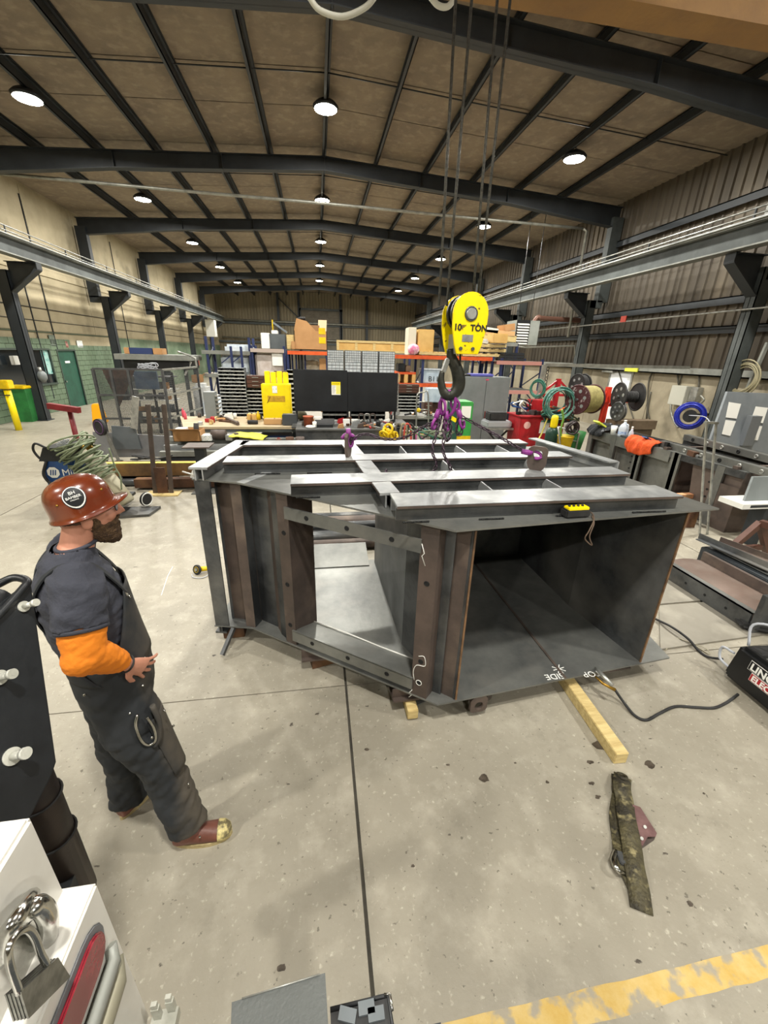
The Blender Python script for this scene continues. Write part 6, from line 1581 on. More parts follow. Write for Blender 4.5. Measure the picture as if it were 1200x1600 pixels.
# ---- tall grey two-door cabinet
GY = 11.6
a,b,z0,z1 = rect(718,590,792,690,GY); t = thing('steel_cabinet','tall grey two-door steel cabinet standing right of the hook','cabinet',((a+b)/2,GY,0))
z1 = at(755,589,Y=GY).z
MB().box(a,b,GY+.02,GY+.6,.0,z1).build('body', GREYP, t, bevel=.006)
xm = a+(b-a)*.5
MB().box(a+.012,xm-.006,GY-.005,GY+.02,.06,z1-.02).build('door', GREYP, t, bevel=.004)
dr_ = MB().box(xm+.006,b-.012,GY-.005,GY+.02,.06,z1-.02).build('door', GREYP, t, bevel=.004)
MB().box(xm+.03,xm+.06,GY-.05,GY-.005,.7,.9).build('handle', CHROME, dr_)
MB().box(xm-.03,xm+.06,GY-.012,GY-.005,z1-.09,z1-.06).build('badge', M('pinkred','e0446a',.5), t)
single(MB().obox((xm-.1,GY+.3,z1+.04),.7,.4,.07),'flat_case',M('lilac','5d5fae',.5),'lilac blue flat case on top of grey cabinet','case',bevel=.02)
single(MB().obox((a+.3,GY+.3,z1+.03),.35,.3,.05),'black_binder',BLACK,'black binder on top of grey cabinet left end','binder',bevel=.01)
# side grey panel + green cylinder cart
a2,b2,_,_ = rect(703,640,718,700,GY-.3); single(MB().prism([(a2,GY-.6,0),(a,GY-.1,0),(a,GY-.1,1.2),(a2+.15,GY-.6,.9)],(0,.02,0)),'grey_sheet',GREYP,'grey leaning sheet left of the tall cabinet','metal sheet')
a,b,z0,z1 = rect(716,628,738,682,9.6); t = thing('green_welder','upright bright green welding machine with white label','welder',((a+b)/2,9.6,0))
MB().box(a,b,9.6,10.2,.1,z1).build('body', M('bright_green','3ea04a',.45,0,'2f8a3b',4), t, bevel=.02); MB().box(a+.06,b-.06,9.59,9.6,z1-.38,z1-.1).build('label_plate', PAPER, t)
MB().box(a-.12,a,9.6,10.2,.1,z1-.05).build('side_panel', DGREEN, t); MB().box(a,b,9.59,9.6,.35,.55).build('yellow_band', YELS, t)
for x in (a+.05,b-.05): MB().cyl((x-.03,9.8,.08),(x+.03,9.8,.08),.08,14).build('wheel', RUBBER, t)
# ---- red tool cart with pipes stand behind (right of cabinet)
Y = 9.6; a,b,z0,z1 = rect(811,652,848,692,Y)
t = thing('red_cart','red steel shop cart loaded with black tools','cart',((a+b)/2,Y,0))
MB().prism([(a+.05,Y,.1),(a+.9,Y,.1),(a+.9,Y,z1),(a+.0,Y,z1)],(0,.7,0)).build('body', RED, t, bevel=.012)
MB().box(a-.03,b+.6,Y-.03,Y+.75,z1,z1+.03).build('top', RED, t); MB().box(a+.9,b+.55,Y+.0,Y+.7,.3,.33).build('shelf', RED, t); MB().box(b+.5,b+.56,Y,Y+.7,0,z1).build('post', RED, t)
MB().box(a+.55,a+.80,Y-.008,Y,z1-.4,z1-.12).build('notice', PAPER, t); MB().cyl((a+.2,Y-.006,z1-.2),(a+.2,Y,z1-.2),.09,16).build('badge', M('redwhite','e8b5ae',.5), t)
MB().box(a+.03,a+.95,Y-.03,Y,.1,.18).build('base_rail', BLACK, t)
for x in (a+.1,b+.4): MB().cyl((x-.03,Y+.2,.07),(x+.03,Y+.2,.07),.07,12).build('wheel', RUBBER, t)
random.seed(51)
for k in range(9):
    x = a+.05+k*(b+.5-a)/9; s_ = random.uniform(.06,.12); single(MB().obox((x,Y+.25,z1+.03+s_/2), s_*1.6,s_*1.3,s_, Matrix.Rotation(random.uniform(0,1),3,'Z')), 'hand_tool', random.choice((BLACK,RUBBER,STEEL)), 'small black tool lying on the red cart top','tool','black tools on the red cart',bevel=.01)
single(MB().box(a+.45,a+1.0,Y+.35,Y+.7,z1+.03,z1+.38),'red_toolbox',RED,'small red toolbox on the red cart','toolbox',bevel=.02)
for k in range(4):
    q = [Vector((a+random.uniform(-.3,.5), Y+random.uniform(.2,.5), z1+.06+random.uniform(0,.35))) for _ in range(6)]
    single(MB().tube(bez(q,5), .016, 6), 'cable_loop', random.choice((PAPER,RUBBER,MBLUE)), 'loose cable looped over the red cart left end','cable','cables on the red cart')
# bench left of the cart with black case
t = thing('folding_stand','dark folding stand with silver and black cases left of red cart','stand',(a-.4,Y+.6,0)); zc_ = at(800,666,Y=Y+.6).z
MB().box(a-.75,a+.0,Y+.3,Y+.9,zc_-.05,zc_).build('top', ZINC, t)
for s in (0,1): MB().bar((a-.7 if s else a-.1,Y+.4,0),(a-.1 if s else a-.7,Y+.4,zc_-.05),.04,.04).build('leg', BLACK, t)
single(MB().box(a-.72,a-.03,Y+.35,Y+.8,zc_,zc_+.17),'silver_case',M('silver','b9bcc0',.4,.4),'silver tool case with black middle left of red cart','case',bevel=.03)
single(MB().box(a-.65,a-.15,Y+.4,Y+.75,zc_+.17,zc_+.38),'black_case',RUBBER,'black tool case stacked on the silver case','case',bevel=.03)
# big galvanised gantry pole frame
Yg = 9.9; P0 = at(836,655,Y=Yg); Yg = 10.6; P0 = at(836,655,Y=Yg); P1 = at(851,570,Y=Yg); P2 = at(1000,578,Y=Yg)
t = thing('pipe_gantry','galvanised pipe frame with chain strip right of the grey cabinet','frame',(P0.x,Yg,0))
MB().bar(Vector((P0.x-.02,Yg,0)),P1,.1,.1,up=(0,1,0)).build('post', CONDUIT, t)
MB().bar(P1,(XR-.3,Yg+.2,P1.z+.02),.08,.08).build('crossbar', CONDUIT, t)
m = MB(); 
for k in range(14): m.ring(at(856,576,Y=Yg)+Vector((0,0,-.085*k)), .032,.01,(0 if k%2 else 1,1,0),10,5,sx=1.3,up=(0,0,1))
m.build('hanging_chain', BLACK, t)
# red reel stands
def tri_stand(cx, Y, ztop, w_, label, mat=RED):
    t = thing('reel_stand', label, 'stand', (cx,Y,0))
    MB().prism([(cx-.07,Y,0),(cx+.07,Y,0),(cx+.05,Y,ztop),(cx-.05,Y,ztop)],(0,.1,0)).build('mast', mat, t)
    MB().bar((cx-w_,Y+.05,ztop-.42),(cx,Y+.05,ztop-.03),.05,.05).bar((cx+w_,Y+.05,ztop-.42),(cx,Y+.05,ztop-.03),.05,.05).bar((cx-w_,Y+.05,ztop-.42),(cx+w_,Y+.05,ztop-.42),.05,.06).build('gusset', mat, t)
    MB().bar((cx-w_,Y,.04),(cx+w_,Y,.04),.08,.08).bar((cx,Y-w_,.04),(cx,Y+w_,.04),.08,.08).build('base', mat, t); return t
YS = 10.4; p = at(875,592,Y=YS); tri_stand(p.x, YS, p.z, .5, 'red triangular reel stand behind the hose coils, left')
REDO = M('orange_red','e2402c',.4)
YS2 = 9.0; p = at(954,605,Y=YS2); tri_stand(p.x, YS2, p.z, .16, 'orange-red upright reel stand beside the dark reels', REDO)
MB_a = MB().box(at(945,622,Y=YS2).x, at(983,628,Y=YS2).x, YS2-.02,YS2+.05, at(960,629,Y=YS2).z, at(960,624,Y=YS2).z); single(MB_a,'stand_arm',REDO,'orange-red flat arm holding the dark reels','bar')
def reel(c, R1, w_, axis, hm, label, drum=M('reel_maroon','4a2226',.5,.2,'a89a9a',12,(.6,.64)), core=.6, full=.9):
    c = Vector(c); ax = Vector(axis).normalized(); t = thing('hose_reel', label, 'reel', c)
    for s in (-1,1):
        cc = c+ax*w_/2*s; MB().ring(cc, R1, .018, ax, 28, 6).build('rim', drum, t)
        d = MB().cyl(cc-ax*.006, cc+ax*.006, R1*.98, 28).build('flange', drum, t)
        u = ax.orthogonal().normalized(); v = ax.cross(u)
        for k in range(6): q = u*math.cos(k*math.pi/3)+v*math.sin(k*math.pi/3); MB().cyl(cc+q*R1*.6+ax*s*.007, cc+q*R1*.6+ax*s*.012, R1*.13, 10).build('hole', STEELL, d)
    m = MB(); n = max(3,int(w_/.04))
    for lay in (core, full):
        for k in range(n): m.ring(c+ax*(-w_/2+.03+(w_-.06)*k/(n-1)), R1*lay, .021, ax, 24, 6)
    m.build('hose', hm, t); MB().cyl(c-ax*(w_/2+.05), c+ax*(w_/2+.05), .03, 10).build('axle', STEEL, t); return t
reel(at(914,624,Y=9.2), .33, .55, (1,.35,0), HOSEY, 'maroon reel wound with tan hose beside black jacket')
reel(at(905,608,Y=10.3)+Vector((0,0,.1)), .28, .2, (1,.2,0), drum=RUBBER, hm=RUBBER, label= 'small black reel behind the maroon hose reel', full=.85)
reel(at(981,620,Y=8.6), .30, .42, (1,-.15,0), drum=RUBBER, hm=RUBBER, label= 'dark empty wide-flanged cable reel on orange-red stand', core=.3, full=.35)
reel(at(974,636,Y=8.5)+Vector((-.1,0,-.1)), .2, .05, (1,.1,0), drum=STEEL, hm=RUBBER, label= 'grey spoked small disc below the dark cable reel', core=.3, full=.5)
m = MB(); c = at(872,630,Y=9.3)
for k in range(16): m.ring(c+Vector((random.uniform(-.05,.05),random.uniform(-.12,.12),random.uniform(-.04,.04))), random.uniform(.28,.36), .014, Vector((random.uniform(-.15,.15),1,random.uniform(-.15,.15))), 28, 6)
single(m, 'hose_coil', M('hose_teal_grey','6f9a90',.5,0,'2c6b5c',14,(.4,.6)), 'round teal and white hose coil on the red stand','hose')
m = MB(); c = at(838,606,Y=10.2)
for k in range(7): m.ring(c+Vector((0,random.uniform(-.1,.1),random.uniform(-.03,.03))), random.uniform(.16,.22), .016, Vector((.9,.5,random.uniform(-.15,.15))), 20, 6)
single(m, 'hose_coil', HOSET, 'small green hose coil hanging on the pipe frame post','hose')
single(MB().tube(bez([at(849,632,Y=9.5),at(856,648,Y=9.4),at(851,665,Y=9.4),at(845,680,Y=9.4),at(838,690,Y=9.3)],6),.018,8),'yellow_hose',M('pale_yellow_hose','d8cf6a',.5),'thin yellow hose hanging in front of red cart','hose')
for k in range(10):
    q = [at(845+random.uniform(0,60), 640+random.uniform(-5,22), Y=9.3+random.uniform(0,.3)) for _ in range(6)]
    for v in q: v.z = max(v.z,.25)
    single(MB().tube(bez(q,5), .02, 7), 'hose', random.choice((RUBBER,HOSET,HOSEG,RUBBER,OCLOTH)), 'tangled hose among the reels right of the red cart','hose','tangled hoses by the reels')
# gas cylinder with yellow cap
Yk = 8.0; p = at(860,690,Y=Yk); t = thing('gas_cylinder','dark green gas cylinder with bright yellow valve cap','gas cylinder',(p.x,Yk,0))
zc = at(860,668,Y=Yk).z; r_ = .13
MB().lathe([(0,0),(r_,0),(r_,zc-.12),(r_*.85,zc-.04),(r_*.5,zc),(0,zc)], (p.x,Yk,0), 20).build('body', BOTG, t)
zt = at(864,648,Y=Yk).z; MB().lathe([(0,zc-.02),(.055,zc-.02),(.075,zc+.03),(.075,zt-.08),(.06,zt-.02),(0,zt)], (p.x+.01,Yk,0), 16).build('valve_cap', YEL, t)
# yellow and green bucket cart
t = thing('bucket_cart','white wire basket cart holding yellow and green buckets','cart',(at(890,695,Y=7.6).x,7.6,0)); A = lambda x,y: at(x,y,Y=7.6)
zq = A(890,668).z
MB().tube([A(872,667),A(905,677),A(898,708)],.018,8).tube([A(872,667),A(876,700)],.018,8).tube([A(874,684),A(902,690)],.014,8).build('frame', ZINC, t)
c = A(885,700); MB().lathe([(0,0),(.12,0),(.16,.28),(.165,.28),(.165,.3),(0,.3)],(c.x-.03,7.65,max(.05,c.z-.05)),18).build('bucket', YELS, t)
c = A(895,700); MB().lathe([(0,0),(.15,0),(.2,.36),(0,.36)],(c.x+.14,7.8,max(.04,c.z-.05)),18).build('bucket', GREEN, t)
MB().box(c.x-.35,c.x+.45,7.5,8.0,0,.035).build('base', PAINTD, t)
single(MB().tube(bez([A(878,640),A(880,655),A(876,672),A(878,690)],6),.022,8),'green_hose',M('grn2','6f9a3c',.5),'green hose hanging beside the yellow-capped cylinder','hose')
m = MB(); c = A(893,668)
for k in range(7): m.ring(c+Vector((random.uniform(-.05,.05),random.uniform(-.05,.05),random.uniform(-.03,.05))), random.uniform(.09,.14), .018, Vector((random.uniform(-1,1),-1,random.uniform(-1,1))), 16, 6)
single(m,'cable_coil',M('dkbrowncable','2b1f20',.5),'dark cable coil piled on the bucket cart','cable')
# heater on the right wall
Yt = 15.8; A = lambda x,y: at(x,y,Y=Yt)
a,b,z0,z1 = rect(806,500,823,539,Yt); t = thing('unit_heater','grey louvred unit heater hanging near the right wall','heater',((a+b)/2,Yt,z0))
MB().box(a,A(845,500).x,Yt+.02,Yt+.9,z0,z1).build('body', M('heater_grey','a5aaa4',.45,.1,'949a93',3), t, bevel=.01)
for k in range(8): z = z0+.06+k*(z1-z0-.1)/8; MB().prism([(a+.03,Yt+.02,z),(b+.05,Yt+.02,z),(b+.05,Yt-.06,z-.04),(a+.03,Yt-.06,z-.04)],(0,0,.03)).build('louvre', PAPER, t)
MB().box(a,b+.1,Yt+.0,Yt+.02,z0,z1).build('louvre_frame', BLACK, t)
MB().tube(bez([(A(845,500).x-.1,Yt+.4,z1-.1),(A(850,490).x,Yt+.4,z1+.15),(A(862,490).x,Yt+.4,z1+.12),(XR-.05,Yt+.5,z1+.12)],5),.09,12).build('flue', M('flue','6f4f42',.5,.4), t)
for x in (a+.2,b+.3): MB().cyl((x,Yt+.4,z1),(x,Yt+.4,7.5),.012,6).build('hanger_rod', STEEL, t)
single(MB().tube([A(806,541),A(820,543),(9.9,Yt-.2,A(886,540).z),(10.2,Yt-.2,A(900,580).z)],.03,8),'gas_pipe',CONDUIT,'thin pipe running from heater along right wall','pipe')
# tall white unit heater on left wall far
c = at(329,512,X=-8.7); single(MB().box(-9.0,-8.3,c.y-.4,c.y+.4,c.z-.7,c.z+.6),'wall_heater',WHITE,'white box heater hung far down the left wall','heater',bevel=.02)
# ---- right wall details
A = lambda x,y,X=XR-.08: at(x,y,X=X)
d3 = A(952,598); d4 = A(974,640)
dd3 = MB().box(XR-.075,XR-.062,min(d3.y,d4.y),max(d3.y,d4.y),0,2.0).build('door_3', M('white_door','e9ecef',.6), loc=(XR-.07,d3.y,0)); struct(dd3)  # plain white door leaf
MB().box(XR-.09,XR-.06,min(d3.y,d4.y)-.08,min(d3.y,d4.y),0,2.04).box(XR-.09,XR-.06,max(d3.y,d4.y),max(d3.y,d4.y)+.08,0,2.04).box(XR-.09,XR-.06,min(d3.y,d4.y),max(d3.y,d4.y),1.98,2.04).build('door_frame', ZINC, dd3)
single(MB().box(XR-.2,XR-.07,A(945,592).y-.5,A(945,592).y+.1,1.98,2.08),'door_closer',ZINC,'silver door closer above the white right door','door closer')
t = thing('electrical_box','grey electrical box with switch on lower right wall','electrical box',A(1070,620))
p = A(1052,631); q = A(1084,604)
MB().box(XR-.30,XR-.06,q.y,p.y,p.z,q.z).build('enclosure', M('elec_grey','b4b4a8',.45,.1), t, bevel=.01)
p2 = A(1088,625); MB().box(XR-.25,XR-.06,p2.y-.12,p2.y+.12,p2.z-.05,p2.z+.35).build('switch', ZINC, t, bevel=.008)
c = A(1055,640)
m = MB(); m.tube(bez([A(1052,612,10.6),A(1048,640,10.6),A(1054,660,10.6),A(1060,668,10.6)],5),.03,8).tube(bez([A(1095,618,10.6),A(1100,625,10.6),A(1092,632,10.6)],5),.025,8)
m.build('conduit', CONDUIT, t)
cb = A(1078,650,9.9); t = thing('blue_hose_reel','blue hose wound on wall reel beneath the grey electrical box','reel',cb)
m = MB(); ax = Vector((-.72,-.69,.05)); random.seed(61)
for k in range(15): m.ring(cb+ax*(-.16+.022*k)+Vector((0,0,random.uniform(-.02,.02))), random.uniform(.24,.34), .022, ax+Vector((random.uniform(-.15,.15),0,random.uniform(-.15,.15))), 26, 6)
m.build('hose', HOSEB, t)
MB().cyl(cb-ax*.2,cb+ax*.15,.16,18).build('drum', BLACK, t); MB().cyl(cb+Vector((.1,.1,0)),(XR-.05,cb.y+.35,cb.z),.04,8).build('wall_arm', BLACK, t)
single(MB().tube(bez([at(1075,649,X=9.8),at(1100,651,X=9.5),at(1110,660,X=9.2)],5),.012,6),'hose_tail',MATS['lightcable'],'pale hose tail leaving blue hose reel','hose')
m = MB()
for pts in (((965,575),(985,640),(990,655)),((1010,655),(1015,590),(1035,576),(1055,575),(1060,600)),((1060,602),(1068,582),(1085,577),(1092,585),(1092,606)),((1015,655),(1012,640),(1017,612))):
    m.tube(bez([A(*p_, X=XR-.1) for p_ in pts],5),.022,6)
single(m,'wall_cable',M('wcable','4a473d',.6),'dark cables draped along the right wall girt','cable')
m = MB()
for k in range(9):
    c = at(1160+random.uniform(-3,3), 592+random.uniform(-3,3), X=10.2); m.ring(c, .35+random.uniform(-.08,.1), .017, Vector((1,-.15,random.uniform(-.1,.1))), 26, 6, sx=1.1, up=(0,1,0))
m.tube(bez([at(1150,612,X=10.2),at(1158,625,X=10.1),at(1146,645,X=10.1)],4),.02,6)
single(m,'cable_coil',M('coil_tan','8d866a',.6),'large tan cable coil hung on the right wall past the column','cable')
single(MB().bar(at(1200,535,X=10.3),at(1160,625,X=10.3),.09,.05),'wall_brace',GIRD,'pale diagonal pipe at the right picture edge','pipe')
single(MB().box(XR-.28,XR-.24,A(1003,582).y,A(983,582).y,2.06,2.2),'yellow_tag',M('yelltag','d7dc4a',.5),'yellow green label stuck on the right wall girt','label')
# notice board
Yn = 7.0; t = thing('notice_board','large grey panel with four white sheets at right edge','board',(8.3,Yn,0))
P = [at(1108,690,Y=Yn-.1),at(1230,690,Y=Yn-.1),at(1232,616,Y=Yn+.3),at(1137,612,Y=Yn+.3)]
for k in (0,1): P[k].z = .3
MB().prism(P,(0,.05,0)).build('panel', M('board_grey','83898d',.5,.1,'767c80',2), t)
def onboard(x,y):
    n = (P[1]-P[0]).cross(P[3]-P[0]).normalized(); d = ray(x,y); k = (P[0]-CAMP).dot(n)/d.dot(n); return CAMP+d*k-Vector((0,.01,0))
for q in (((1138,628),(1157,631),(1150,654),(1133,652)),((1133,656),(1149,658),(1140,681),(1127,678)),((1180,635),(1199,637),(1191,661),(1172,658)),((1173,664),(1190,666),(1183,688),(1168,686))):
    MB().prism([onboard(*p_) for p_ in q],(0,-.004,0)).build('paper_sheet', PAPER, t)
MB().box(P[0].x+.1,P[1].x,Yn-.05,Yn+.0,0,.3).build('foot', PAINTD, t)
c = onboard(1166,668); MB().box(c.x-.12,c.x+.12,c.y-.14,c.y-.02,c.z-.35,c.z+.25).build('sleeve', M('clear_grey','767b80',.4), t)
# ---- row of welded steel sections (right)
FX = 6.05
t = thing('steel_frame_row','long row of dark welded steel sections with pockets at right','steel fabrication',(FX,6.5,0))
ya, yb_ = 4.72, 8.3; zt = .95
MB().box(FX+.02,FX+.9,ya,yb_,0.02,.04).build('bottom_plate', STEELB, t)
MB().box(FX+.75,FX+.77,ya,yb_,.04,zt).build('back_plate', STEEL, t)
MB().box(FX-.01,FX+.22,ya,yb_,zt-.012,zt).build('top_flange', STEELP, t); MB().box(FX-.02,FX,6.05,yb_,zt-.19,zt).build('top_rail', STEELP, t); MB().box(FX-.02,FX,ya,6.05,zt-.1,zt).build('top_rail', STEEL, t)
for (q0,q1,mt) in ((6.08,6.72,STEELP),(6.93,7.5,STEEL),(7.62,8.2,STEELP)): MB().box(FX+.10,FX+.11,q0,q1,.02,zt-.02).build('recess_panel', mt, t)
MB().prism([(FX+.03,4.74,0.02),(FX+.03,5.45,0.02),(FX+.03,5.62,zt-.02),(FX+.03,4.74,zt-.02)],(.012,0,0)).build('tapered_plate', M('warm_steel','6a5d56',.5,.35,'524842',1.6,(.35,.7)), t)
for y in (8.3,7.55,6.85,6.8,6.0,5.95,5.15): MB().box(FX-.025,FX+.01,y-.13,y,0,zt).build('post', STEELP, t)
for y in (8.28,6.83,5.97,4.74): MB().box(FX,FX+.75,y-.012,y,0,zt).build('divider', STEELB, t)
for y in (7.7,6.6,6.2): MB().prism([(FX+.1,y,0),(FX+.7,y,0),(FX+.7,y,zt-.1)],(0,.01,0)).build('gusset', STEEL, t)
MB().box(FX-.02,FX-.01,4.72,5.1,0,.7).build('end_plate', STEELB, t)
m = MB()
for z in (.3,.42,.54,.66,.78):
    for y in (6.9,5.2): m.cyl((FX-.021,y,z),(FX-.009,y,z),.018,8)
m.build('bolt_hole', DARK, t)
single(MB().box(FX+.02,FX+.7,4.8,6.9,.04,.3) if False else MB().box(6.98,7.08,5.1,6.8,0,1.08).box(6.98,8.4,5.1,5.16,0,1.08),'steel_tub',STEEL,'long dark steel side plate behind the welded row','steel fabrication',bevel=.004)
MB_ = MB().box(7.1,7.9,5.0,5.02,0,1.0); single(MB_,'end_sheet',STEELB,'brown steel end sheet right of the aluminium prop','steel plate')
def channel_thing(a, b, lab):
    t = thing('punched_channel', lab, 'steel channel', (Vector(a)+Vector(b))/2); a = Vector(a); b = Vector(b); d = (b-a).normalized(); sd = Vector((d.y,-d.x,0))
    MB().bar(a,b,.012,.1).bar(a+sd*-.05+Vector((0,0,.05)),b+sd*-.05+Vector((0,0,.05)),.1,.012).build('channel', STEELP, t)
    L_ = (b-a).length; k = 0; s = .25
    while s < L_:
        c = a+d*s; MB().ring(c+sd*.008, .026,.010,sd,14,6).cyl(c+sd*.006,c+sd*.010,.022,12).build('slot', ZINC if k % 3 else DARK, t); s += .33; k += 1
    return t
channel_thing(at(1030,693,Z=1.0), at(1215,744,Z=1.0), 'long steel channel with oval holes lying nearer over the row')
channel_thing(at(1068,683,Z=1.06), at(1215,722,Z=1.06), 'long punched steel channel lying farther back over the row')
for y in (6.2,4.9): single(MB().box(FX+.0,7.2,y-.04,y+.04,zt+.0,zt+.0+.045),'wood_bearer',STEELB,'brown bearer under the punched channels, %s one'%('far' if y>5 else 'near'),'bar')
# orange jacket over the rail
def cloth(c, sx, sy, drop, mat, label, nm='cloth', seed=0, cat='cloth', yaw_=0, amp=.05):
    c = Vector(c); m = MB(); n = 22; V = []; q = Matrix.Rotation(yaw_,3,'Z')
    for i in range(n+1):
        for j in range(n+1):
            u = i/n*2-1; v = j/n*2-1; r_ = noise.noise(Vector((u*1.6+seed,v*1.6,seed)))
            x = u*sx*(1+.15*r_); y = v*sy*(1+.2*noise.noise(Vector((v*2,u*2,seed+3))))
            e = max(abs(u),abs(v)); z = amp*1.2*noise.noise(Vector((u*3,v*3,seed))) + amp*.6*noise.noise(Vector((u*7,v*7,seed))) + .05 - drop*max(0,(e-.55))/.45*(.7+.5*r_)
            V.append(c+q@Vector((x,y,z)))
    m.add(V, [(i*(n+1)+j,(i+1)*(n+1)+j,(i+1)*(n+1)+j+1,i*(n+1)+j+1) for i in range(n) for j in range(n)], True)
    o = single(m, nm, mat, label, cat); s = o.modifiers.new('s','SOLIDIFY'); s.thickness = .02; return o
def drape(y0, y1, x_back, x_edge, ztop, drop, mat, label, nm, cat, seed=0, amp=.035):
    """cloth lying on a rail and hanging over its front edge"""
    n, k = 34, 26; V = []
    for i in range(n+1):
        u = i/n; y = y0+(y1-y0)*u + .03*noise.noise(Vector((seed,u*4,1)))
        dr = drop*(.55+.45*math.sin(math.pi*u)**.6)*(1+.25*noise.noise(Vector((u*3+seed,2,0))))
        for j in range(k+1):
            v = j/k; L0 = x_back-x_edge; s_ = v*(L0+dr)
            f = amp*noise.noise(Vector((u*6+seed,v*1.5,seed))) + amp*.5*noise.noise(Vector((u*14+seed,v*4,seed+2)))
            if s_ < L0: V.append((x_back-s_, y, ztop+.03+abs(f)*1.6+.02*math.sin(math.pi*v)))
            else:
                e = s_-L0; V.append((x_edge-.025-abs(f)*1.3-.02*math.sin(min(1,e/dr)*math.pi), y+.03*noise.noise(Vector((u*5,v*5,seed+5))), ztop+.02-e))
    m = MB().add(V, [(i*(k+1)+j,(i+1)*(k+1)+j,(i+1)*(k+1)+j+1,i*(k+1)+j+1) for i in range(n) for j in range(k)], True)
    o = single(m, nm, mat, label, cat); q = o.modifiers.new('s','SOLIDIFY'); q.thickness = .012; q.offset = 1; return o
drape(6.42, 7.1, FX+.3, FX-.02, .95, .24, OCLOTH, 'orange work shirt draped over the dark steel rail', 'orange_shirt', 'clothing', 2)
drape(7.8, 8.3, FX+.5, FX-.02, .95, .12, MATS.get('dark_jacket') or M('dark_jacket','2a2c30',.9,0,'85888c',5,(.56,.6),.3,30), 'black and grey hi-vis jacket heaped on the row end', 'work_jacket', 'clothing', 7, .09)
single(MB().obox((FX+.04,6.7,1.05),.14,.12,.02,Matrix.Rotation(.4,3,'Y')),'blue_patch',MBLUE,'small blue patch cloth on the orange shirt','cloth')
single(MB().obox((5.98,7.95,1.12),.22,.2,.03,Matrix.Rotation(.5,3,'Y')),'hi_vis_patch',M('hivis','d4e04a',.5),'lime yellow patch on the dark jacket','patch')
def jug(c, s, label):
    t = thing('water_jug', label, 'jug', c); c = Vector(c)
    m = MB().lathe([(0,0),(.075*s,0),(.08*s,.02*s),(.08*s,.15*s),(.06*s,.2*s),(.022*s,.24*s),(.022*s,.26*s),(0,.26*s)], c, 18); m.build('body', JUG, t)
    MB().lathe([(0,.262*s),(.024*s,.262*s),(.024*s,.285*s),(0,.285*s)], c, 14).build('cap', PAPER, t)
    MB().tube(bez([c+Vector((.0,-.04*s,.22*s)),c+Vector((0,-.09*s,.21*s)),c+Vector((0,-.09*s,.13*s))],4),.010*s,8).build('handle', JUG, t)
    MB().lathe([(.081*s,.04*s),(.081*s,.09*s)], c, 18).build('label_band', M('blue_label','7fa3d8',.5,0,'e6ecf5',14), t)
jug((FX+.1,7.42,zt), 1.15, 'translucent water jug standing on the dark steel row')
p = Vector((FX+.08,7.17,zt)); t = thing('spray_bottle','small clear bottle standing right of the water jug','bottle',p); MB().lathe([(0,0),(.045,0),(.045,.12),(.02,.17),(.018,.2),(0,.2)],p,14).build('body', JUG, t); MB().cyl(p+Vector((0,0,.2)),p+Vector((0,0,.24)),.018,10).build('cap', PAPER, t)
p = Vector((FX+.08,7.68,zt)); single(MB().lathe([(0,0),(.045,0),(.06,.17),(.055,.17),(.042,.01)],p,16),'foam_cup',PAPER,'white foam cup left of the water jug','cup')
single(MB().obox((FX+.06,6.25,zt+.06),.05,.08,.12),'small_can',BLACK,'small black and green can on the steel row','can',bevel=.006)
single(MB().obox((FX+.12,7.28,zt+.02),.2,.3,.03),'steel_offcut',STEEL,'dark offcut lying beside the water jug','steel block',bevel=.004)
single(MB().obox((7.0,4.95,1.14),.05,.07,.14,Matrix.Rotation(.2,3,'X')),'black_spray_can',BLACK,'black can standing left of the notice board','can',bevel=.006)
single(MB().box(7.0,7.9,8.6,8.75,.0,.9).box(6.76,7.88,8.5,8.8,.9,1.10),'rust_beam',M('beam_tan','7d6c57',.6,.2,'655644',2),'tan brown steel beam behind the orange shirt','steel beam')
# aluminium prop (narrow inverted U)
pb1, pb2 = at(1093,835,Z=0), at(1105,835,Z=0); ztp = at(1118,656,Y=pb1.y).z
t = thing('aluminium_prop','tall narrow aluminium inverted U prop at right','frame',pb1); q = Vector((.0,0,0))
yy = pb1.y; ta = at(1104,660,Y=yy+.15); tb_ = at(1119,661,Y=yy+.15)
MB().bar(pb1,ta,.022,.022,up=(0,1,0)).build('leg', ZINC, t); MB().bar(pb2,tb_,.022,.022,up=(0,1,0)).build('leg', ZINC, t)
MB().bar(ta+Vector((-.02,0,0)),tb_+Vector((.02,0,0)),.05,.03).build('top_bar', ZINC, t)
# orange/pine stick behind
single(MB().bar(at(1060,775,Z=.34),at(1142,771,Z=.34),.1,.07),'pink_board',M('salmon','d98a63',.7,0,'c9a274',6),'salmon pink board lying behind the steel box corner','board')
single(MB().box(4.9,6.0,4.95,5.2,0,.29) if False else MB().box(5.6,5.75,4.95,5.5,0,.30),'board_block',RUST,'brown block under the salmon pink board','block')
# floor plates
PLT = M('floor_plate','8f8a7e',.5,.3,'7a756a',1.2,(.35,.7),.05,20,col3='a5a092',scale3=3,mix3=(.5,.8))
def fplate(pts, lab, z0=.0, th=.018):
    single(MB().prism([Vector((p.x,p.y,z0)) for p in pts],(0,0,th)),'floor_plate',PLT,lab,'steel plate')
Z_ = .018
fplate([at(1032,1014,Z=Z_),at(1215,988,Z=Z_),at(1130,938,Z=Z_)+Vector((.35,.0,0)),at(1030,946,Z=Z_)], 'dull steel plate on the floor nearest the box right corner')
P1_ = [at(1030,943.5,Z=Z_),at(1108,937,Z=Z_),at(1060,900,Z=Z_),at(1040,905,Z=Z_)]
fplate(P1_, 'dull steel plate on floor farther back beside rusty beam')
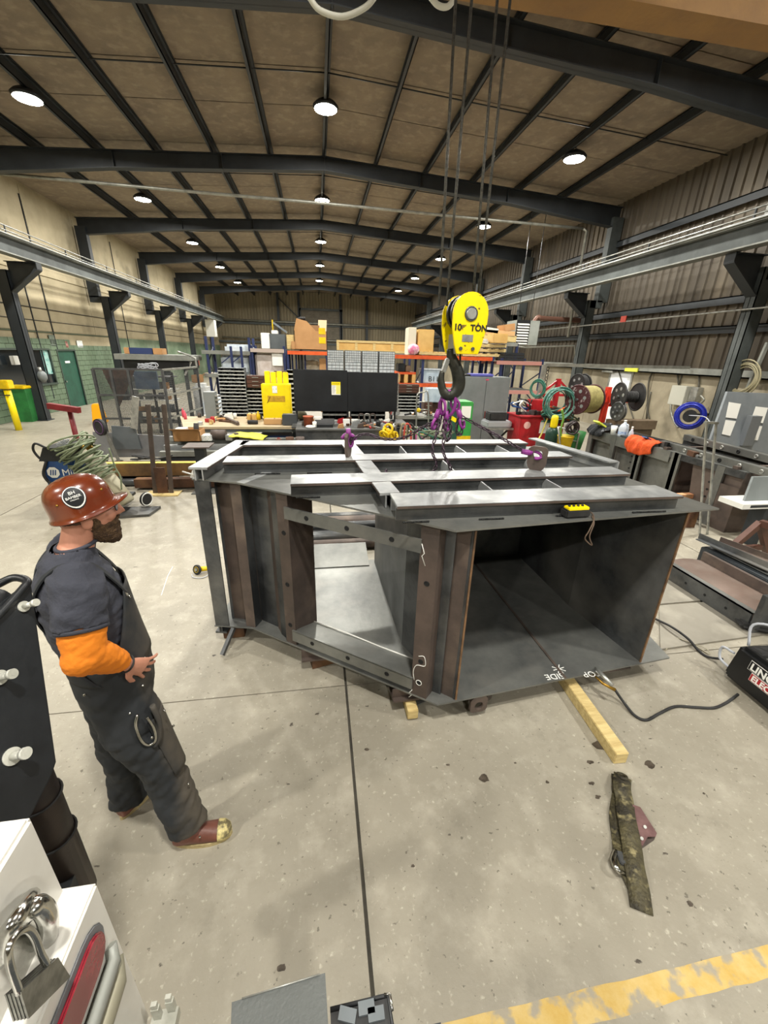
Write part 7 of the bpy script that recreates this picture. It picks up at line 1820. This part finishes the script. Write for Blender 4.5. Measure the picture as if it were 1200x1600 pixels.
# rusty beam section on the floor
t = thing('rusty_beam','wide rusty steel beam with bolted dark edge angle on floor','steel beam',(4.4,3.2,0))
MB().box(4.0,4.02,2.62,3.75,0,.20).build('edge_angle', STEEL, t); MB().box(4.0,4.08,2.62,3.75,.19,.2).build('edge_flange', STEELP, t)
m = MB(); 
for k in range(4): m.cyl((3.998,2.85+k*.24,.1),(4.003,2.85+k*.24,.1),.015,10)
m.build('bolt_hole', DARK, t)
V = []
for i in range(13):
    u = i/12; x = 4.06+.62*u; z = .10+.05*math.sin(math.pi*u)
    V += [(x,2.64,z),(x,3.78,z)]
m = MB().add(V, [(2*i,2*i+1,2*i+3,2*i+2) for i in range(12)], True); o = m.build('web', M('rose_rust','71635a',.55,.35,'6a5348',1.6,(.35,.7),.1,20,col3='8a7f76',scale3=2,mix3=(.5,.8)), t); o.modifiers.new('s','SOLIDIFY').thickness=.012
MB().box(4.66,4.7,2.62,3.8,0,.22).build('far_flange', STEELB, t)
MB().box(4.0,4.75,2.56,2.60,0,.42).build('end_plate', STEEL, t)
MB().box(4.0,4.7,2.6,3.78,0,.02).build('bottom_plate', STEELB, t)
for (a,b,lb,mt) in ((at(1091,842,Z=.3),at(1205,892,Z=.3),'black edged thin angle resting over the rusty beam',STEEL),(at(1118,855,Z=.26),at(1210,900,Z=.26),'white edged channel resting over the rusty beam',STEELP),(at(1124,848,Z=.33),at(1210,880,Z=.33),'brown angle iron resting over the rusty beam',STEELB)):
    d = (b-a).normalized(); single(MB().bar(a,b,.09,.010).bar(a+Vector((.03,.03,.03)),b+Vector((.03,.03,.03)),.010,.07),'angle_iron',mt,lb,'angle iron')
single(MB().box(4.1,5.2,2.7,2.78,.22,.262) if False else MB().box(4.72,5.1,2.7,3.9,0,.24),'packing_stack',PAINTD,'dark packing under the loose angle irons','packing',bevel=.01)
# sawhorse at right edge
t = thing('sawhorse','dark brown steel A-frame trestle at the right picture edge','trestle',(5.3,3.6,0)); Y = 3.9
ap = at(1188,817,Y=Y); l1 = at(1143,852,Y=Y); 
MB().bar(ap,Vector((ap.x-.45,Y,0.02)),.07,.07,up=(0,1,0)).build('leg', BROWNP, t); MB().bar(ap,Vector((ap.x+.35,Y,0.02)),.07,.07,up=(0,1,0)).build('leg', BROWNP, t)
MB().bar(ap+Vector((-.2,0,-.35)),ap+Vector((.15,0,-.35)),.06,.06).build('tie', BROWNP, t)
MB().bar(ap,ap+Vector((.3,-1.0,0)),.08,.08).build('top_rail', BROWNP, t)
MB().bar(ap+Vector((.3,-1.0,0)),Vector((ap.x+.1,Y-1.0,0.02)),.07,.07,up=(0,1,0)).build('leg', BROWNP, t); MB().bar(ap+Vector((.3,-1.0,0)),Vector((ap.x+.6,Y-1.0,0.02)),.07,.07,up=(0,1,0)).build('leg', BROWNP, t)
# low table with a white rail at the far right edge
t = thing('low_bench','white railed low bench with a grey sheet at the right picture edge','bench',(6.3,4.6,0))
a = at(1160,794,Y=4.2); MB().box(a.x,7.6,4.2,4.55,a.z-.02,a.z+.05).build('rail', WHITE, t); MB().box(a.x+.12,7.6,4.195,4.2,a.z-.0,a.z+.035).build('slot', PAINTD, t)
MB().prism([(a.x+.15,4.32,a.z+.05),(7.6,4.32,a.z+.05),(7.6,4.42,a.z+.36),(a.x+.28,4.42,a.z+.36)],(0,.03,0)).build('grey_sheet', GREYP, t)
for x in (a.x+.5, 7.5): MB().box(x-.04,x+.04,4.25,4.45,0,a.z-.02).build('leg', PAINTD, t)
# ------------------------------------------------------------------ black welder at right
LBK = M('welder_black','1a1b1c',.35,.1,'232425',3)
t = thing('welding_power_source','low black welding power source with white and red lettering','welder',(3.4,1.95,0))
a0 = at(1122,1046,Z=0); 
zt = .33
A_ = at(1146,1004,Z=zt); B_ = at(1225,1062,Z=zt); A0 = at(1123,1046,Z=.03); B0 = Vector((A0.x+(B_.x-A_.x), A0.y+(B_.y-A_.y), .03))
A0.x, A0.y = A_.x+.0, A_.y; 
A0 = Vector((A_.x-.0,A_.y,0.0)); 
dvec = (B_-A_); dvec.z = 0; ln = dvec.normalized(); nrm = Vector((-ln.y,ln.x,0)); 
if nrm.x < 0: nrm = -nrm
E_ = A_+ln*1.0; 
def W(u, v, z): q = A_+ln*u+nrm*v; return Vector((q.x,q.y,z))
MB().hexa([W(0,0,.02),W(.8,0,.02),W(.8,.45,.02),W(0,.45,.02),W(.02,.03,zt),W(.78,.03,zt),W(.78,.42,zt),W(.02,.42,zt)]).build('case', LBK, t, bevel=.03)
for k in range(5): MB().hexa([W(.06+.13*k,.08,zt),W(.16+.13*k,.08,zt),W(.16+.13*k,.38,zt),W(.06+.13*k,.38,zt),W(.07+.13*k,.09,zt+.012),W(.15+.13*k,.09,zt+.012),W(.15+.13*k,.37,zt+.012),W(.07+.13*k,.37,zt+.012)]).build('top_rib', STEELP if k % 2 else RUBBER, t)
up_ = (W(0,.03,zt)-W(0,0,.02)).normalized(); nf = ln.cross(up_)
def onF(u, z, e=.004): k = (z-.02)/(zt-.02); return W(u, .03*k, z) - nrm*e
def plaq(u0,u1,z0,z1,mt,nm,e): MB().prism([onF(u0,z0,e),onF(u1,z0,e),onF(u1,z1,e),onF(u0,z1,e)], -nrm*.0015).build(nm, mt, t)
plaq(.15,.58,.205,.285,PAPER,'logo_border',.001); plaq(.153,.577,.209,.281,LBK,'logo_field',.003)
plaq(.19,.58,.135,.20,PAPER,'logo_border',.001); plaq(.193,.577,.139,.196,RED,'logo_field',.003)
text('lettering','LINCOLN',.078,PAPER,onF(.165,.217,.0055),ln,up_,t,.0008,stretch=1.0,bold=.03)
text('lettering','ELECTRIC',.064,PAPER,onF(.205,.145,.0055),ln,up_,t,.0008,stretch=1.0,bold=.03)
MB().tube(bez([W(.02,.12,zt-.02),W(-.02,.14,zt+.15),W(.12,.22,zt+.2),W(.3,.3,zt+.12),W(.35,.35,zt+.01)],5),.010,8).build('cable_loop', MATS['lightcable'], t)
MB().tube(bez([W(-.0,.05,.22),W(-.10,.05,.20),W(-.09,.05,.10),W(0,.05,.08)],5),.010,8).build('cable_loop', MATS['lightcable'], t)
m = MB()
for k in range(5):
    q = [W(random.uniform(-.15,.35),random.uniform(.46,.75),random.uniform(.03,.08)) for _ in range(5)]; m.tube(bez(q,5),.012,6)
single(m,'cable_heap',RUBBER,'heap of dark cables behind the black welder','cable')
c = at(1160,975,Z=.03); single(MB().obox(c+Vector((.15,-.12,.03)),.5,.16,.06,Matrix.Rotation(-.5,3,'Z')),'black_bag',RUBBER,'flat black bag lying behind the black welder','bag',bevel=.025)
# angle grinder on the floor left of the box
g = thing('angle_grinder','angle grinder with black wheel lying on floor left of steel box','grinder',at(308,898,Z=0))
c = at(308,890,Z=.055); ax = Vector((-.55,-.8,.3)).normalized()
MB().cyl(c-ax*.014,c+ax*.014,.055,24).build('wheel', RUBBER, g, bevel=.003); MB().cyl(c+ax*.014,c+ax*.022,.018,14).build('flange_nut', ZINC, g)
MB().ring(c+ax*.014,.032,.002,ax,18,5).build('wheel_ring', YELS, g)
MB().cyl(c-ax*.014,c+Vector((.19,.05,-.01)),.03,14,r2=.024).build('body', YELS, g); MB().cyl(c-ax*.03,c+ax*-.01,.03,14).build('gear_head', STEEL, g)
single(MB().tube(bez([c+Vector((.2,.06,-.01)),c+Vector((.1,-.1,-.045)),c+Vector((-.02,-.09,-.048)),c+Vector((-.06,-.02,-.048))],6),.005,6),'grinder_lead',MATS['lightcable'],'thin grey lead curling from the grinder','cable')
single(MB().bar(at(262,900,Z=.001),at(252,930,Z=.001),.006,.001).bar(at(270,885,Z=.001),at(262,900,Z=.001),.006,.001),'chalk_arrow',CHK,'thin white chalk arrow drawn on floor left of the grinder','chalk mark')
# ------------------------------------------------------------------ welding cart behind the worker
wx, wy = -3.45, 6.6
wc = thing('welding_cart','blue wire welder on cart with gas cylinder behind the worker','welder',(wx,wy,0))
A = lambda x,y,Y=6.3: at(x,y,Y=Y)
zl = A(95,756).z; zh = A(95,718).z
xa, xb = A(70,735).x, A(118,735).x
MB().prism([(xa+.04,6.3,.18),(xb,6.3,.18),(xb,6.3,zh),(xa+.03,6.3,zh),(xa-.02,6.3,zh-.15),(xa-.02,6.3,.35)],(0,.5,0)).build('case', MBLUE, wc, bevel=.015)
MB().prism([(xa-.03,6.28,zh-.02),(xb,6.28,zh-.02),(xb-.02,6.3,A(100,700).z),(xa+.05,6.3,A(90,700).z)],(0,.5,0)).build('top_tray', BLACK, wc)
c = Vector((A(84,738).x,6.292,A(84,738).z))
MB().prism([c+Vector((math.cos(k*math.pi/4+math.pi/8)*.085,0,math.sin(k*math.pi/4+math.pi/8)*.085)) for k in range(8)],(0,-.004,0)).build('logo_disc', PAPER, wc)
for k in (-1,0,1): MB().prism([c+Vector((.03*k-.018,-.006,-.04)),c+Vector((.03*k-.002,-.006,-.04)),c+Vector((.03*k+.018,-.006,.04)),c+Vector((.03*k+.002,-.006,.04))],(0,-.002,0)).build('logo_bar', MBLUE, wc)
text('lettering','Miller',.14,PAPER,c+Vector((.11,-.002,-.05)),(1,0,0),(0,0,1),wc,.001)
MB().tube(bez([A(72,700),A(55,693),A(52,703),A(62,716),A(75,722)],5),.016,8).build('cable', RUBBER, wc)
MB().tube(bez([A(72,722,6.28),A(68,740,6.26),A(75,752,6.26),A(84,758,6.26)],5),.02,8).build('handle_bar', RUBBER, wc)
for x in (xa+.05,xb-.05): MB().cyl((x-.03,6.4,.1),(x+.03,6.4,.1),.1,16).build('wheel', RUBBER, wc)
MB().box(xa-.05,xb+.5,6.3,6.85,.14,.18).build('deck', PAINTD, wc)
# cylinder leaning behind: from valve to foot
cy0 = at(128,706,Y=6.6); cy1 = at(205,782,Y=6.6)
bot = Vector((-2.95,6.35,.16)); topc = Vector((-3.55,6.55,1.12)); d = (topc-bot).normalized()
bt = bot; MB().tube([bt,bt+d*.02,bt+d*.78,bt+d*.9,bt+d*.95],[.09,.115,.115,.08,.05],18).build('gas_cylinder', M('cyl_cream','c9c4ac',.45,.1,'a8a28a',3), wc)
MB().cyl(bt+d*.95,bt+d*1.05,.035,12).sph(bt+d*1.05,.045).cyl(bt+d*1.0,bt+d*1.0+Vector((.12,-.05,0)),.02,8).cyl(bt+d*1.0+Vector((.12,-.05,0)),bt+d*1.0+Vector((.12,-.08,0)),.045,14).build('regulator', BRASS, wc)
MB().prism([(-3.1,6.1,.0),(-2.6,6.15,.0),(-2.55,6.5,.0),(-3.1,6.5,.0)],(0,0,.04)).build('foot_plate', STEEL, wc)
for (x,y) in ((-2.78,6.62),): MB().ring((x,y,.12),.10,.010,(.9,-.5,0),20,8).build('wheel_rim', PAPER, wc); MB().cyl((x-.03,y+.01,.12),(x+.0,y-.005,.12),.11,18).build('wheel', RUBBER, wc)
m = MB(); random.seed(71)
for k in range(34):
    tt = k/33; c = topc.lerp(bot, .02+.55*tt)+Vector((random.uniform(-.05,.04),-.12+random.uniform(-.04,.04),random.uniform(-.03,.04)))
    m.ring(c, random.uniform(.20,.29)*(1-.15*tt), .0135, (d+Vector((random.uniform(-.35,.35),random.uniform(-.55,.1),random.uniform(-.3,.3)))), 26, 6)
single(m,'hose_coil',M('hose_sage','8f9a7c',.55,0,'5f6b50',9,(.35,.65)),'big sage green coil of gas hose above the brown hard hat','hose')
single(MB().tube(bez([A(170,700),A(180,730),A(188,745),A(190,765)],6),.012,6),'gas_hose',MATS['hose_sage'],'single green hose running down from the coil','hose')
m = MB()
for k in range(5):
    q = [at(88+random.uniform(0,22),690+random.uniform(-4,10),Y=6.3) for _ in range(5)]; m.tube(bez(q,5),.007,6)
single(m,'wire_tangle',MATS['lightcable'],'tangle of thin pale wire on top of the blue welder','wire')
# second wheel behind cage
c = at(154,668,Y=9.0); t = thing('cart_wheel','purple-black cart wheel seen beside the mesh cage','wheel',c)
MB().cyl(c,c+Vector((.03,.05,0)),.17,20).build('tyre', RUBBER, t); MB().ring(c,.13,.012,(.5,.8,0),20,6).build('rim', M('dull_purple','5a3f66',.4,.3), t); MB().bar(c+Vector((.05,.1,0)),(c.x+.15,c.y+.2,.1),.05,.05).build('fork', ZINC, t)
MB().cyl((c.x+.15,c.y+.2,.0),(c.x+.15,c.y+.2,.12),.08,12).build('foot', STEEL, t)
# ------------------------------------------------------------------ ratchet strap tool on the floor
st = thing('worn_strap','worn folded webbing strap with rusty metal bracket on the floor','strap',(1.6,1.15,0))
WEB = M('worn_webbing','5f583c',.7,.1,'302c22',11,(.35,.6),.5,60,col3='8f8560',scale3=20,mix3=(.55,.7))
def strap(pts, w_, mat, nm, th=.004):
    P = bez([Vector(p) for p in pts], 6); V = []; 
    for i,p in enumerate(P):
        d = (P[min(i+1,len(P)-1)]-P[max(i-1,0)]).normalized(); s = d.cross(Vector((0,0,1)))
        if s.length < .2: s = Vector((1,.0,0))
        s.normalize(); V += [p-s*w_/2, p+s*w_/2]
    o = MB().add(V,[(2*i,2*i+1,2*i+3,2*i+2) for i in range(len(P)-1)],True).build(nm, mat, st, fixn=False); sm = o.modifiers.new('s','SOLIDIFY'); sm.thickness = th; return o
F_ = lambda x,y,z: at(x,y,Z=z)
strap([F_(973,1212,.03),F_(972,1230,.05),F_(976,1250,.035),F_(978,1270,.045),F_(984,1300,.05),F_(988,1325,.04),F_(991,1350,.045),F_(998,1385,.03),F_(1003,1424,.012)], .095, WEB, 'webbing', .006)
strap([F_(966,1212,.02),F_(968,1240,.012),F_(964,1275,.018),F_(968,1310,.012),F_(974,1345,.03),F_(985,1370,.02),F_(994,1390,.015)], .075, WEB, 'webbing_under', .006)
m = MB(); c = F_(972,1213,.03); m.ring(c, .024,.010,(.2,.5,1),18,8,sx=1.3,up=(.3,.8,0)); m.build('loop_end', WEB, st)
P = [F_(988,1258,.03),F_(1000,1262,.03),F_(1026,1303,.03),F_(1024,1308,.03),F_(1012,1308,.03),F_(1004,1322,.03),F_(996,1322,.03)]
MB().prism(P,(0,0,.006)).build('bracket', M('rose_steel','8a6a68',.5,.4,'6b4f4e',8), st)
MB().prism([p+Vector((0,0,-.025)) for p in (P[0],P[1],P[2],P[3],P[5],P[6])],(0,0,.004)).build('bracket_lower', STEELB, st)
m = MB()
for (x,y) in ((1008,1292),(1003,1310)): m.cyl(F_(x,y,.034),F_(x,y,.046),.008,12)
m.build('rivet', ZINC, st)
m = MB(); q = bez([F_(962,1330,.03),F_(958,1345,.05),F_(966,1360,.045),F_(976,1366,.02)],5); m.tube(q,.012,8); m.build('ratchet_handle', CHROME, st)
MB().obox(F_(970,1342,.03),.03,.06,.03,Matrix.Rotation(-.3,3,'Z')).build('ratchet_body', STEEL, st, bevel=.004)
# ------------------------------------------------------------------ foreground left: truck body, black tank, pole
tk = thing('service_truck_body','white service truck body corner with red tail lamp in the foreground','truck',(-.8,.2,.5))
WP = M('truck_white','dfddd6',.3,0,'d2cfc7',3,(.4,.7),coat=.4)
Kp = at(152,1378,t=.75); Xf = Kp.x; zl = Kp.z; XJ = at(100,1388,Z=zl).x; Yk = Kp.y
z_top = at(47,1280,X=XJ).z
MB().box(XJ-.75,XJ,-.9,Yk,.55,z_top).build('upper_panel', WP, tk, bevel=.006)
MB().box(XJ-.6,Xf,-.9,Yk-.0,.95,zl).build('lower_panel', WP, tk, bevel=.004)
zb2 = at(188,1470,X=Xf).z
MB().prism([(Xf-.2,Yk-.0,.7),(Xf+.0,Yk-.02,.7),(Xf+.0,-.6,.7),(Xf-.2,-.6,.7)],(0,0,.25)).build('skirt', WP, tk)
yb0 = Yk-.035
def onX(x, y, e=0.0): 
    p = at(x, y, X=Xf+e); return p
GR = M('grommet','6f7073',.6,0,'5a5b5e',9); LENS = M('tail_lens','6e1622',.25,0,'8d2a35',10,(.4,.6),coat=.5)
def capsule(y0,y1,zc,h,e0,e1,mt,nm,z1=None):
    r_ = h/2; P = []
    for k in range(9): t_ = -math.pi/2+math.pi*k/8; P.append((Xf+e0, y1-r_+r_*math.cos(t_), zc+r_*math.sin(t_)))
    for k in range(9): t_ = math.pi/2+math.pi*k/8; P.append((Xf+e0, y0+r_+r_*math.cos(t_), zc+r_*math.sin(t_)))
    return MB().prism(P,(e1-e0,0,0)).build(nm, mt, tk, bevel=.003)
zc = zl-.088
capsule(-.2,Yk-.025,zc,.105,0,.004,GR,'lamp_grommet'); capsule(-.19,Yk-.037,zc,.078,.004,.012,LENS,'tail_lamp')
zc2 = zl-.178
m = MB(); m.tube([(Xf+.004,Yk-.03,zc2+.03),(Xf+.014,Yk-.045,zc2+.01),(Xf+.014,-.3,zc2+.01)],.012,10); m.build('trim_bar', GIRD, tk)
m = MB(); m.tube([(Xf+.004,Yk-.035,zc2-.01),(Xf+.018,Yk-.06,zc2-.025),(Xf+.018,-.3,zc2-.025)],.018,10); m.build('trim_bar', M('dull_trim','8f8b78',.5,.3), tk)
# latch staple and padlock
PX = XJ
lc = at(60,1470,X=PX+.03)
def pk(x,y,e): return at(x,y,X=PX+e)
MB().tube(bez([pk(2,1500,.0),pk(8,1462,.03),pk(30,1430,.045),pk(44,1406,.03),pk(50,1400,.0)],6),.011,10).build('latch_staple', CHROME, tk)
MB().tube(bez([pk(28,1445,.0),pk(44,1424,.04),pk(62,1416,.05),pk(74,1432,.045),pk(76,1458,.02),pk(72,1490,.0)],6),.014,10).build('latch_handle', CHROME, tk)
MB().prism([pk(2,1490,.0),pk(60,1415,.0),pk(76,1440,.0),pk(70,1500,.0),pk(20,1550,.0)],(.004,0,0)).build('latch_plate', CHROME, tk)
pd_ = thing('padlock','laminated steel padlock hanging on chrome latch in the foreground','padlock',pk(58,1540,.06))
Pa, Pb, Pc, Pd = pk(20,1552,.06), pk(80,1498,.06), pk(100,1526,.06), pk(32,1592,.06)
n0 = Vector((.028,0,0))
for k in range(7):
    f0, f1 = k/7+.006, (k+1)/7-.006
    # laminations stacked through the thickness
m = MB()
for k in range(9):
    e = .05+.0022*k; g_ = .0012 if k % 2 else 0
    q = [pk(20,1552,.06),pk(80,1498,.06),pk(100,1528,.06),pk(33,1594,.06)]; c_ = sum(q,Vector((0,0,0)))/4
    q = [Vector((PX+e, (p-c_).y*(1-g_*20)+c_.y, (p-c_).z*(1-g_*20)+c_.z)) for p in q]
    MB().prism(q,(.0020,0,0)).build('lamination', M('lam_steel','8f8f8a',.35,.9,'6c6c68',30), pd_)
MB().tube(bez([pk(30,1550,.065),pk(16,1510,.065),pk(14,1482,.065),pk(26,1460,.065),pk(42,1452,.065),pk(54,1464,.065),pk(64,1490,.065),pk(74,1508,.065)],6),.0048,12).build('shackle', CHROME, pd_)
# black moulded panel with white bolts
An = at(48,915,t=1.06); Bn = at(90,1190,t=1.0); Ln = at(-6,972,t=.97)
n_ = (Bn-An).cross(Ln-An).normalized()
if n_.dot(CAMP-An) < 0: n_ = -n_
def opl(x, y, e=0):
    d = ray(x,y); k = (An-CAMP).dot(n_)/d.dot(n_); return CAMP+d*k+n_*e
BPL = M('black_plastic','15171a',.38,.0,'25282b',2.5,(.4,.7),.06,30)
bt = thing('black_tank','black moulded panel box with white bolts in the left foreground','tank',opl(60,1270))
poly = [opl(50,908),opl(90,1190),opl(81,1216),opl(52,1272),opl(0,1352),opl(-130,1500),opl(-160,1060)]
MB().prism(poly, -n_*.03).build('front_panel', BPL, bt, bevel=.006)
back = -n_*.28
MB().prism([opl(30,930,-.03),opl(80,1190,-.03),opl(45,1262,-.03),opl(-120,1480,-.03),opl(-150,1080,-.03)], -n_*.10).build('body', BPL, bt, bevel=.03)
rim = bez([opl(-60,1012,.004),opl(-10,968,.004),opl(30,925,.004),opl(42,908,-.0),opl(36,897,-.04),opl(20,905,-.07)],5)
MB().tube(rim,.010,10).build('rolled_rim', BPL, bt)
top_a = opl(15,935,-.035)
m = MB(); m.tube(bez([opl(-60,1000,-.03),opl(-10,955,-.04),opl(20,925,-.05)],5),.030,14); m.build('top_roll', BLACK, bt)
m = MB(); P = [opl(-40,905,-.14),opl(14,897,-.14),opl(19,903,-.14),opl(16,925,-.12),opl(-40,975,-.12)]; m.prism(P,-n_*.015); m.build('lid', BPL, bt)
WB = M('white_bolt','c9c9bf',.35,.2,'a5a59a',9)
for k,(x,y,r_) in enumerate(((40,948,.013),(2,1059,.016),(22,1182,.018))):
    c = opl(x-4,y,.0); ax_ = (n_+Vector((.35,0,.1))).normalized(); r_ *= .85
    b = MB().cyl(c, c+ax_*.035, r_*.62, 16).build('bolt', WB, bt, bevel=.001)
    MB().cyl(c, c+n_*.005, r_*1.25, 22).build('washer', WB, b); MB().cyl(c+ax_*.035, c+ax_*.045, r_*.85, 18).cyl(c+ax_*.045,c+ax_*.0455,r_*.35,12).build('bolt_head', WB, b)
# dark pole
pp = at(76,1290,t=1.22); pr_ = .055
vp = Vector((pp.x,pp.y,0)); t = bt
PLM = M('pole_brown','2f2825',.45,.3,'1f1b1a',3,(.35,.7),.1,20,col3='4a3c33',scale3=3,mix3=(.55,.8))
MB().cyl(vp+Vector((0,0,.70)), vp+Vector((0,0,opl(70,1240).z+.02)), pr_, 20).build('pole', PLM, t)
for z in (1.0,1.17): MB().ring(vp+Vector((0,0,z)), pr_+.004, .004, (.05,0,1), 24, 6).build('wire_band', RUBBER, t)
MB().bar(vp+Vector((0,0,.82)), Vector((XJ-.3, .3, .82)), .08, .06).build('mount_arm', PAINTD, t)
# rear step of the truck at the bottom of the frame
zs_ = 1.15
S = lambda x,y,z=zs_: at(x,y,Z=z)
sp = thing('truck_step','grey tread plate and black tray on the truck tail at the bottom edge','step',S(440,1600)+Vector((0,0,-.05)))
P = [S(362,1566),S(508,1520),S(515,1640),S(358,1680)]
MB().prism(P,(0,0,-.02)).build('tread_plate', M('tread','5f6260',.6,.3,'515452',2,(.35,.7),.15,120), sp)
MB().tube([S(378,1561)+Vector((0,0,.002)),S(500,1523)+Vector((0,0,.002))],.0015,6).build('bright_edge', ZINC, sp)
P = [S(516,1579),S(606,1556),S(622,1660),S(520,1680)]
MB().prism(P,(0,0,-.03)).build('tray', RUBBER, sp)
e = .006; pts = [S(516,1579),S(606,1556),S(622,1660)]
MB().tube([p+Vector((0,0,.004)) for p in pts],.004,8).build('tray_rim', BLACK, sp)
MB().tube([S(600,1557)+Vector((0,0,.007)),S(609,1556)+Vector((0,0,.007)),S(613,1582)+Vector((0,0,.007))],.003,8).build('bright_corner', CHROME, sp)
for (x0,y0,x1,y1) in ((530,1585,556,1592),(560,1580,585,1574),(575,1590,600,1584)): MB().bar(S(x0,y0)+Vector((0,0,.006)),S(x1,y1)+Vector((0,0,.006)),.02,.008).build('tray_item', GREYD, sp)
MB().box(S(358,1680).x-.25,S(622,1660).x+.1,-.5,S(450,1640).y,zs_-.14,zs_-.035).build('bumper', PAINTD, sp)
MB().box(XJ,S(358,1680).x-.2,-.5,-.1,zs_-.14,zs_-.05).build('bumper_arm', PAINTD, sp)
m = MB()
for (x,y) in ((245,1582),(267,1570)):
    c = S(x,y,1.0); m.obox(c, .016,.010,.045)
    m.obox(c+Vector((0,0,.03)), .012,.008,.02)
m.obox(S(258,1596,.965),.055,.03,.03); b = m.build('white_bracket', WB, sp)
# worn canvas wedge on the far left bottom (boots shadow side) is just floor

# ------------------------------------------------------------------ small clutter on the benches
random.seed(91)
def small(p, kind, mt, lb, grp, cat):
    s_ = random.uniform(.035,.075); p = Vector(p)
    if kind == 0: mb = MB().lathe([(0,0),(s_*.7,0),(s_*.7,s_*1.9),(s_*.6,s_*2),(0,s_*2)], p, 14)
    elif kind == 1: mb = MB().obox(p+Vector((0,0,s_*.6)), s_*2.6, s_*1.6, s_*1.2, Matrix.Rotation(random.uniform(0,3),3,'Z'))
    elif kind == 2: mb = MB().ring(p+Vector((0,0,s_*.4)), s_*1.2, s_*.35, (0,0,1), 18, 8)
    elif kind == 3:
        a_ = random.uniform(0,3); d_ = Vector((math.cos(a_), math.sin(a_), 0))*s_*2.2; mb = MB().cyl(p-d_+Vector((0,0,s_*.35)), p+d_+Vector((0,0,s_*.35)), s_*.33, 10); mb.obox(p+d_+Vector((0,0,s_*.45)), s_*1.4, s_*.8, s_*.8, Matrix.Rotation(a_+.8,3,'Z'))
    else: mb = MB().prism([p+Vector((-s_*1.5,0,0)), p+Vector((s_*1.5,0,0)), p+Vector((s_*1.2,0,s_*2.2)), p+Vector((-s_,0,s_*1.6))], (0,s_*1.3,0))
    nm = ['paint_can','steel_block','flange_ring','hand_tool','bracket'][kind]
    o = single(mb, nm, mt, lb % ['can','block','ring','tool','bracket'][kind], cat, grp, bevel=.003)
MT = [('rusty', RUST), ('dark', BLACK), ('silver', ZINC), ('brown', STEELB), ('white', PAPER), ('red', RED), ('grey', STEELL), ('tan', CARD)]
for i in range(26):
    px = random.uniform(300, 452); py = random.uniform(648, 664); p = at(px, py, Z=.85)
    if p.x < -2.8 or p.x > -.55 or p.y > 10.5: continue
    cn, mt = MT[i % 8]; small(p, i % 5, mt, 'small '+cn+' %s lying on the wooden work table', 'small things on the wooden table', 'workshop part')
for i in range(44):
    p = Vector((random.uniform(-.4, 1.75), random.uniform(8.62, 9.35), .9)); cn, mt = MT[(i*3) % 8]
    small(p, (i*2) % 5, mt, 'small '+cn+' %s on the dark steel bench below the screen', 'small things on the steel bench', 'workshop part')
for i in range(16):
    p = Vector((random.uniform(1.6, 3.2), random.uniform(10.95, 11.4), at(656,650,Y=10.9).z)); cn, mt = MT[(i*5) % 8]
    small(p, i % 5, mt, 'small '+cn+' %s on the narrow bench behind the chains', 'small things on the narrow bench', 'workshop part')
for i in range(12):
    p = Vector((random.uniform(6.1, 6.25), random.uniform(5.0, 6.0), .951)) if i < 5 else Vector((random.uniform(-2.9, -.7), random.uniform(8.35, 8.9), .66)); cn, mt = MT[(i*3) % 8]
    small(p, (i+1) % 5, mt, ('small '+cn+' %s lying on the dark steel row') if i < 5 else ('small '+cn+' %s on the steel channels behind the worker'), 'loose bits on the steel row' if i < 5 else 'loose bits on the steel channels', 'workshop part')
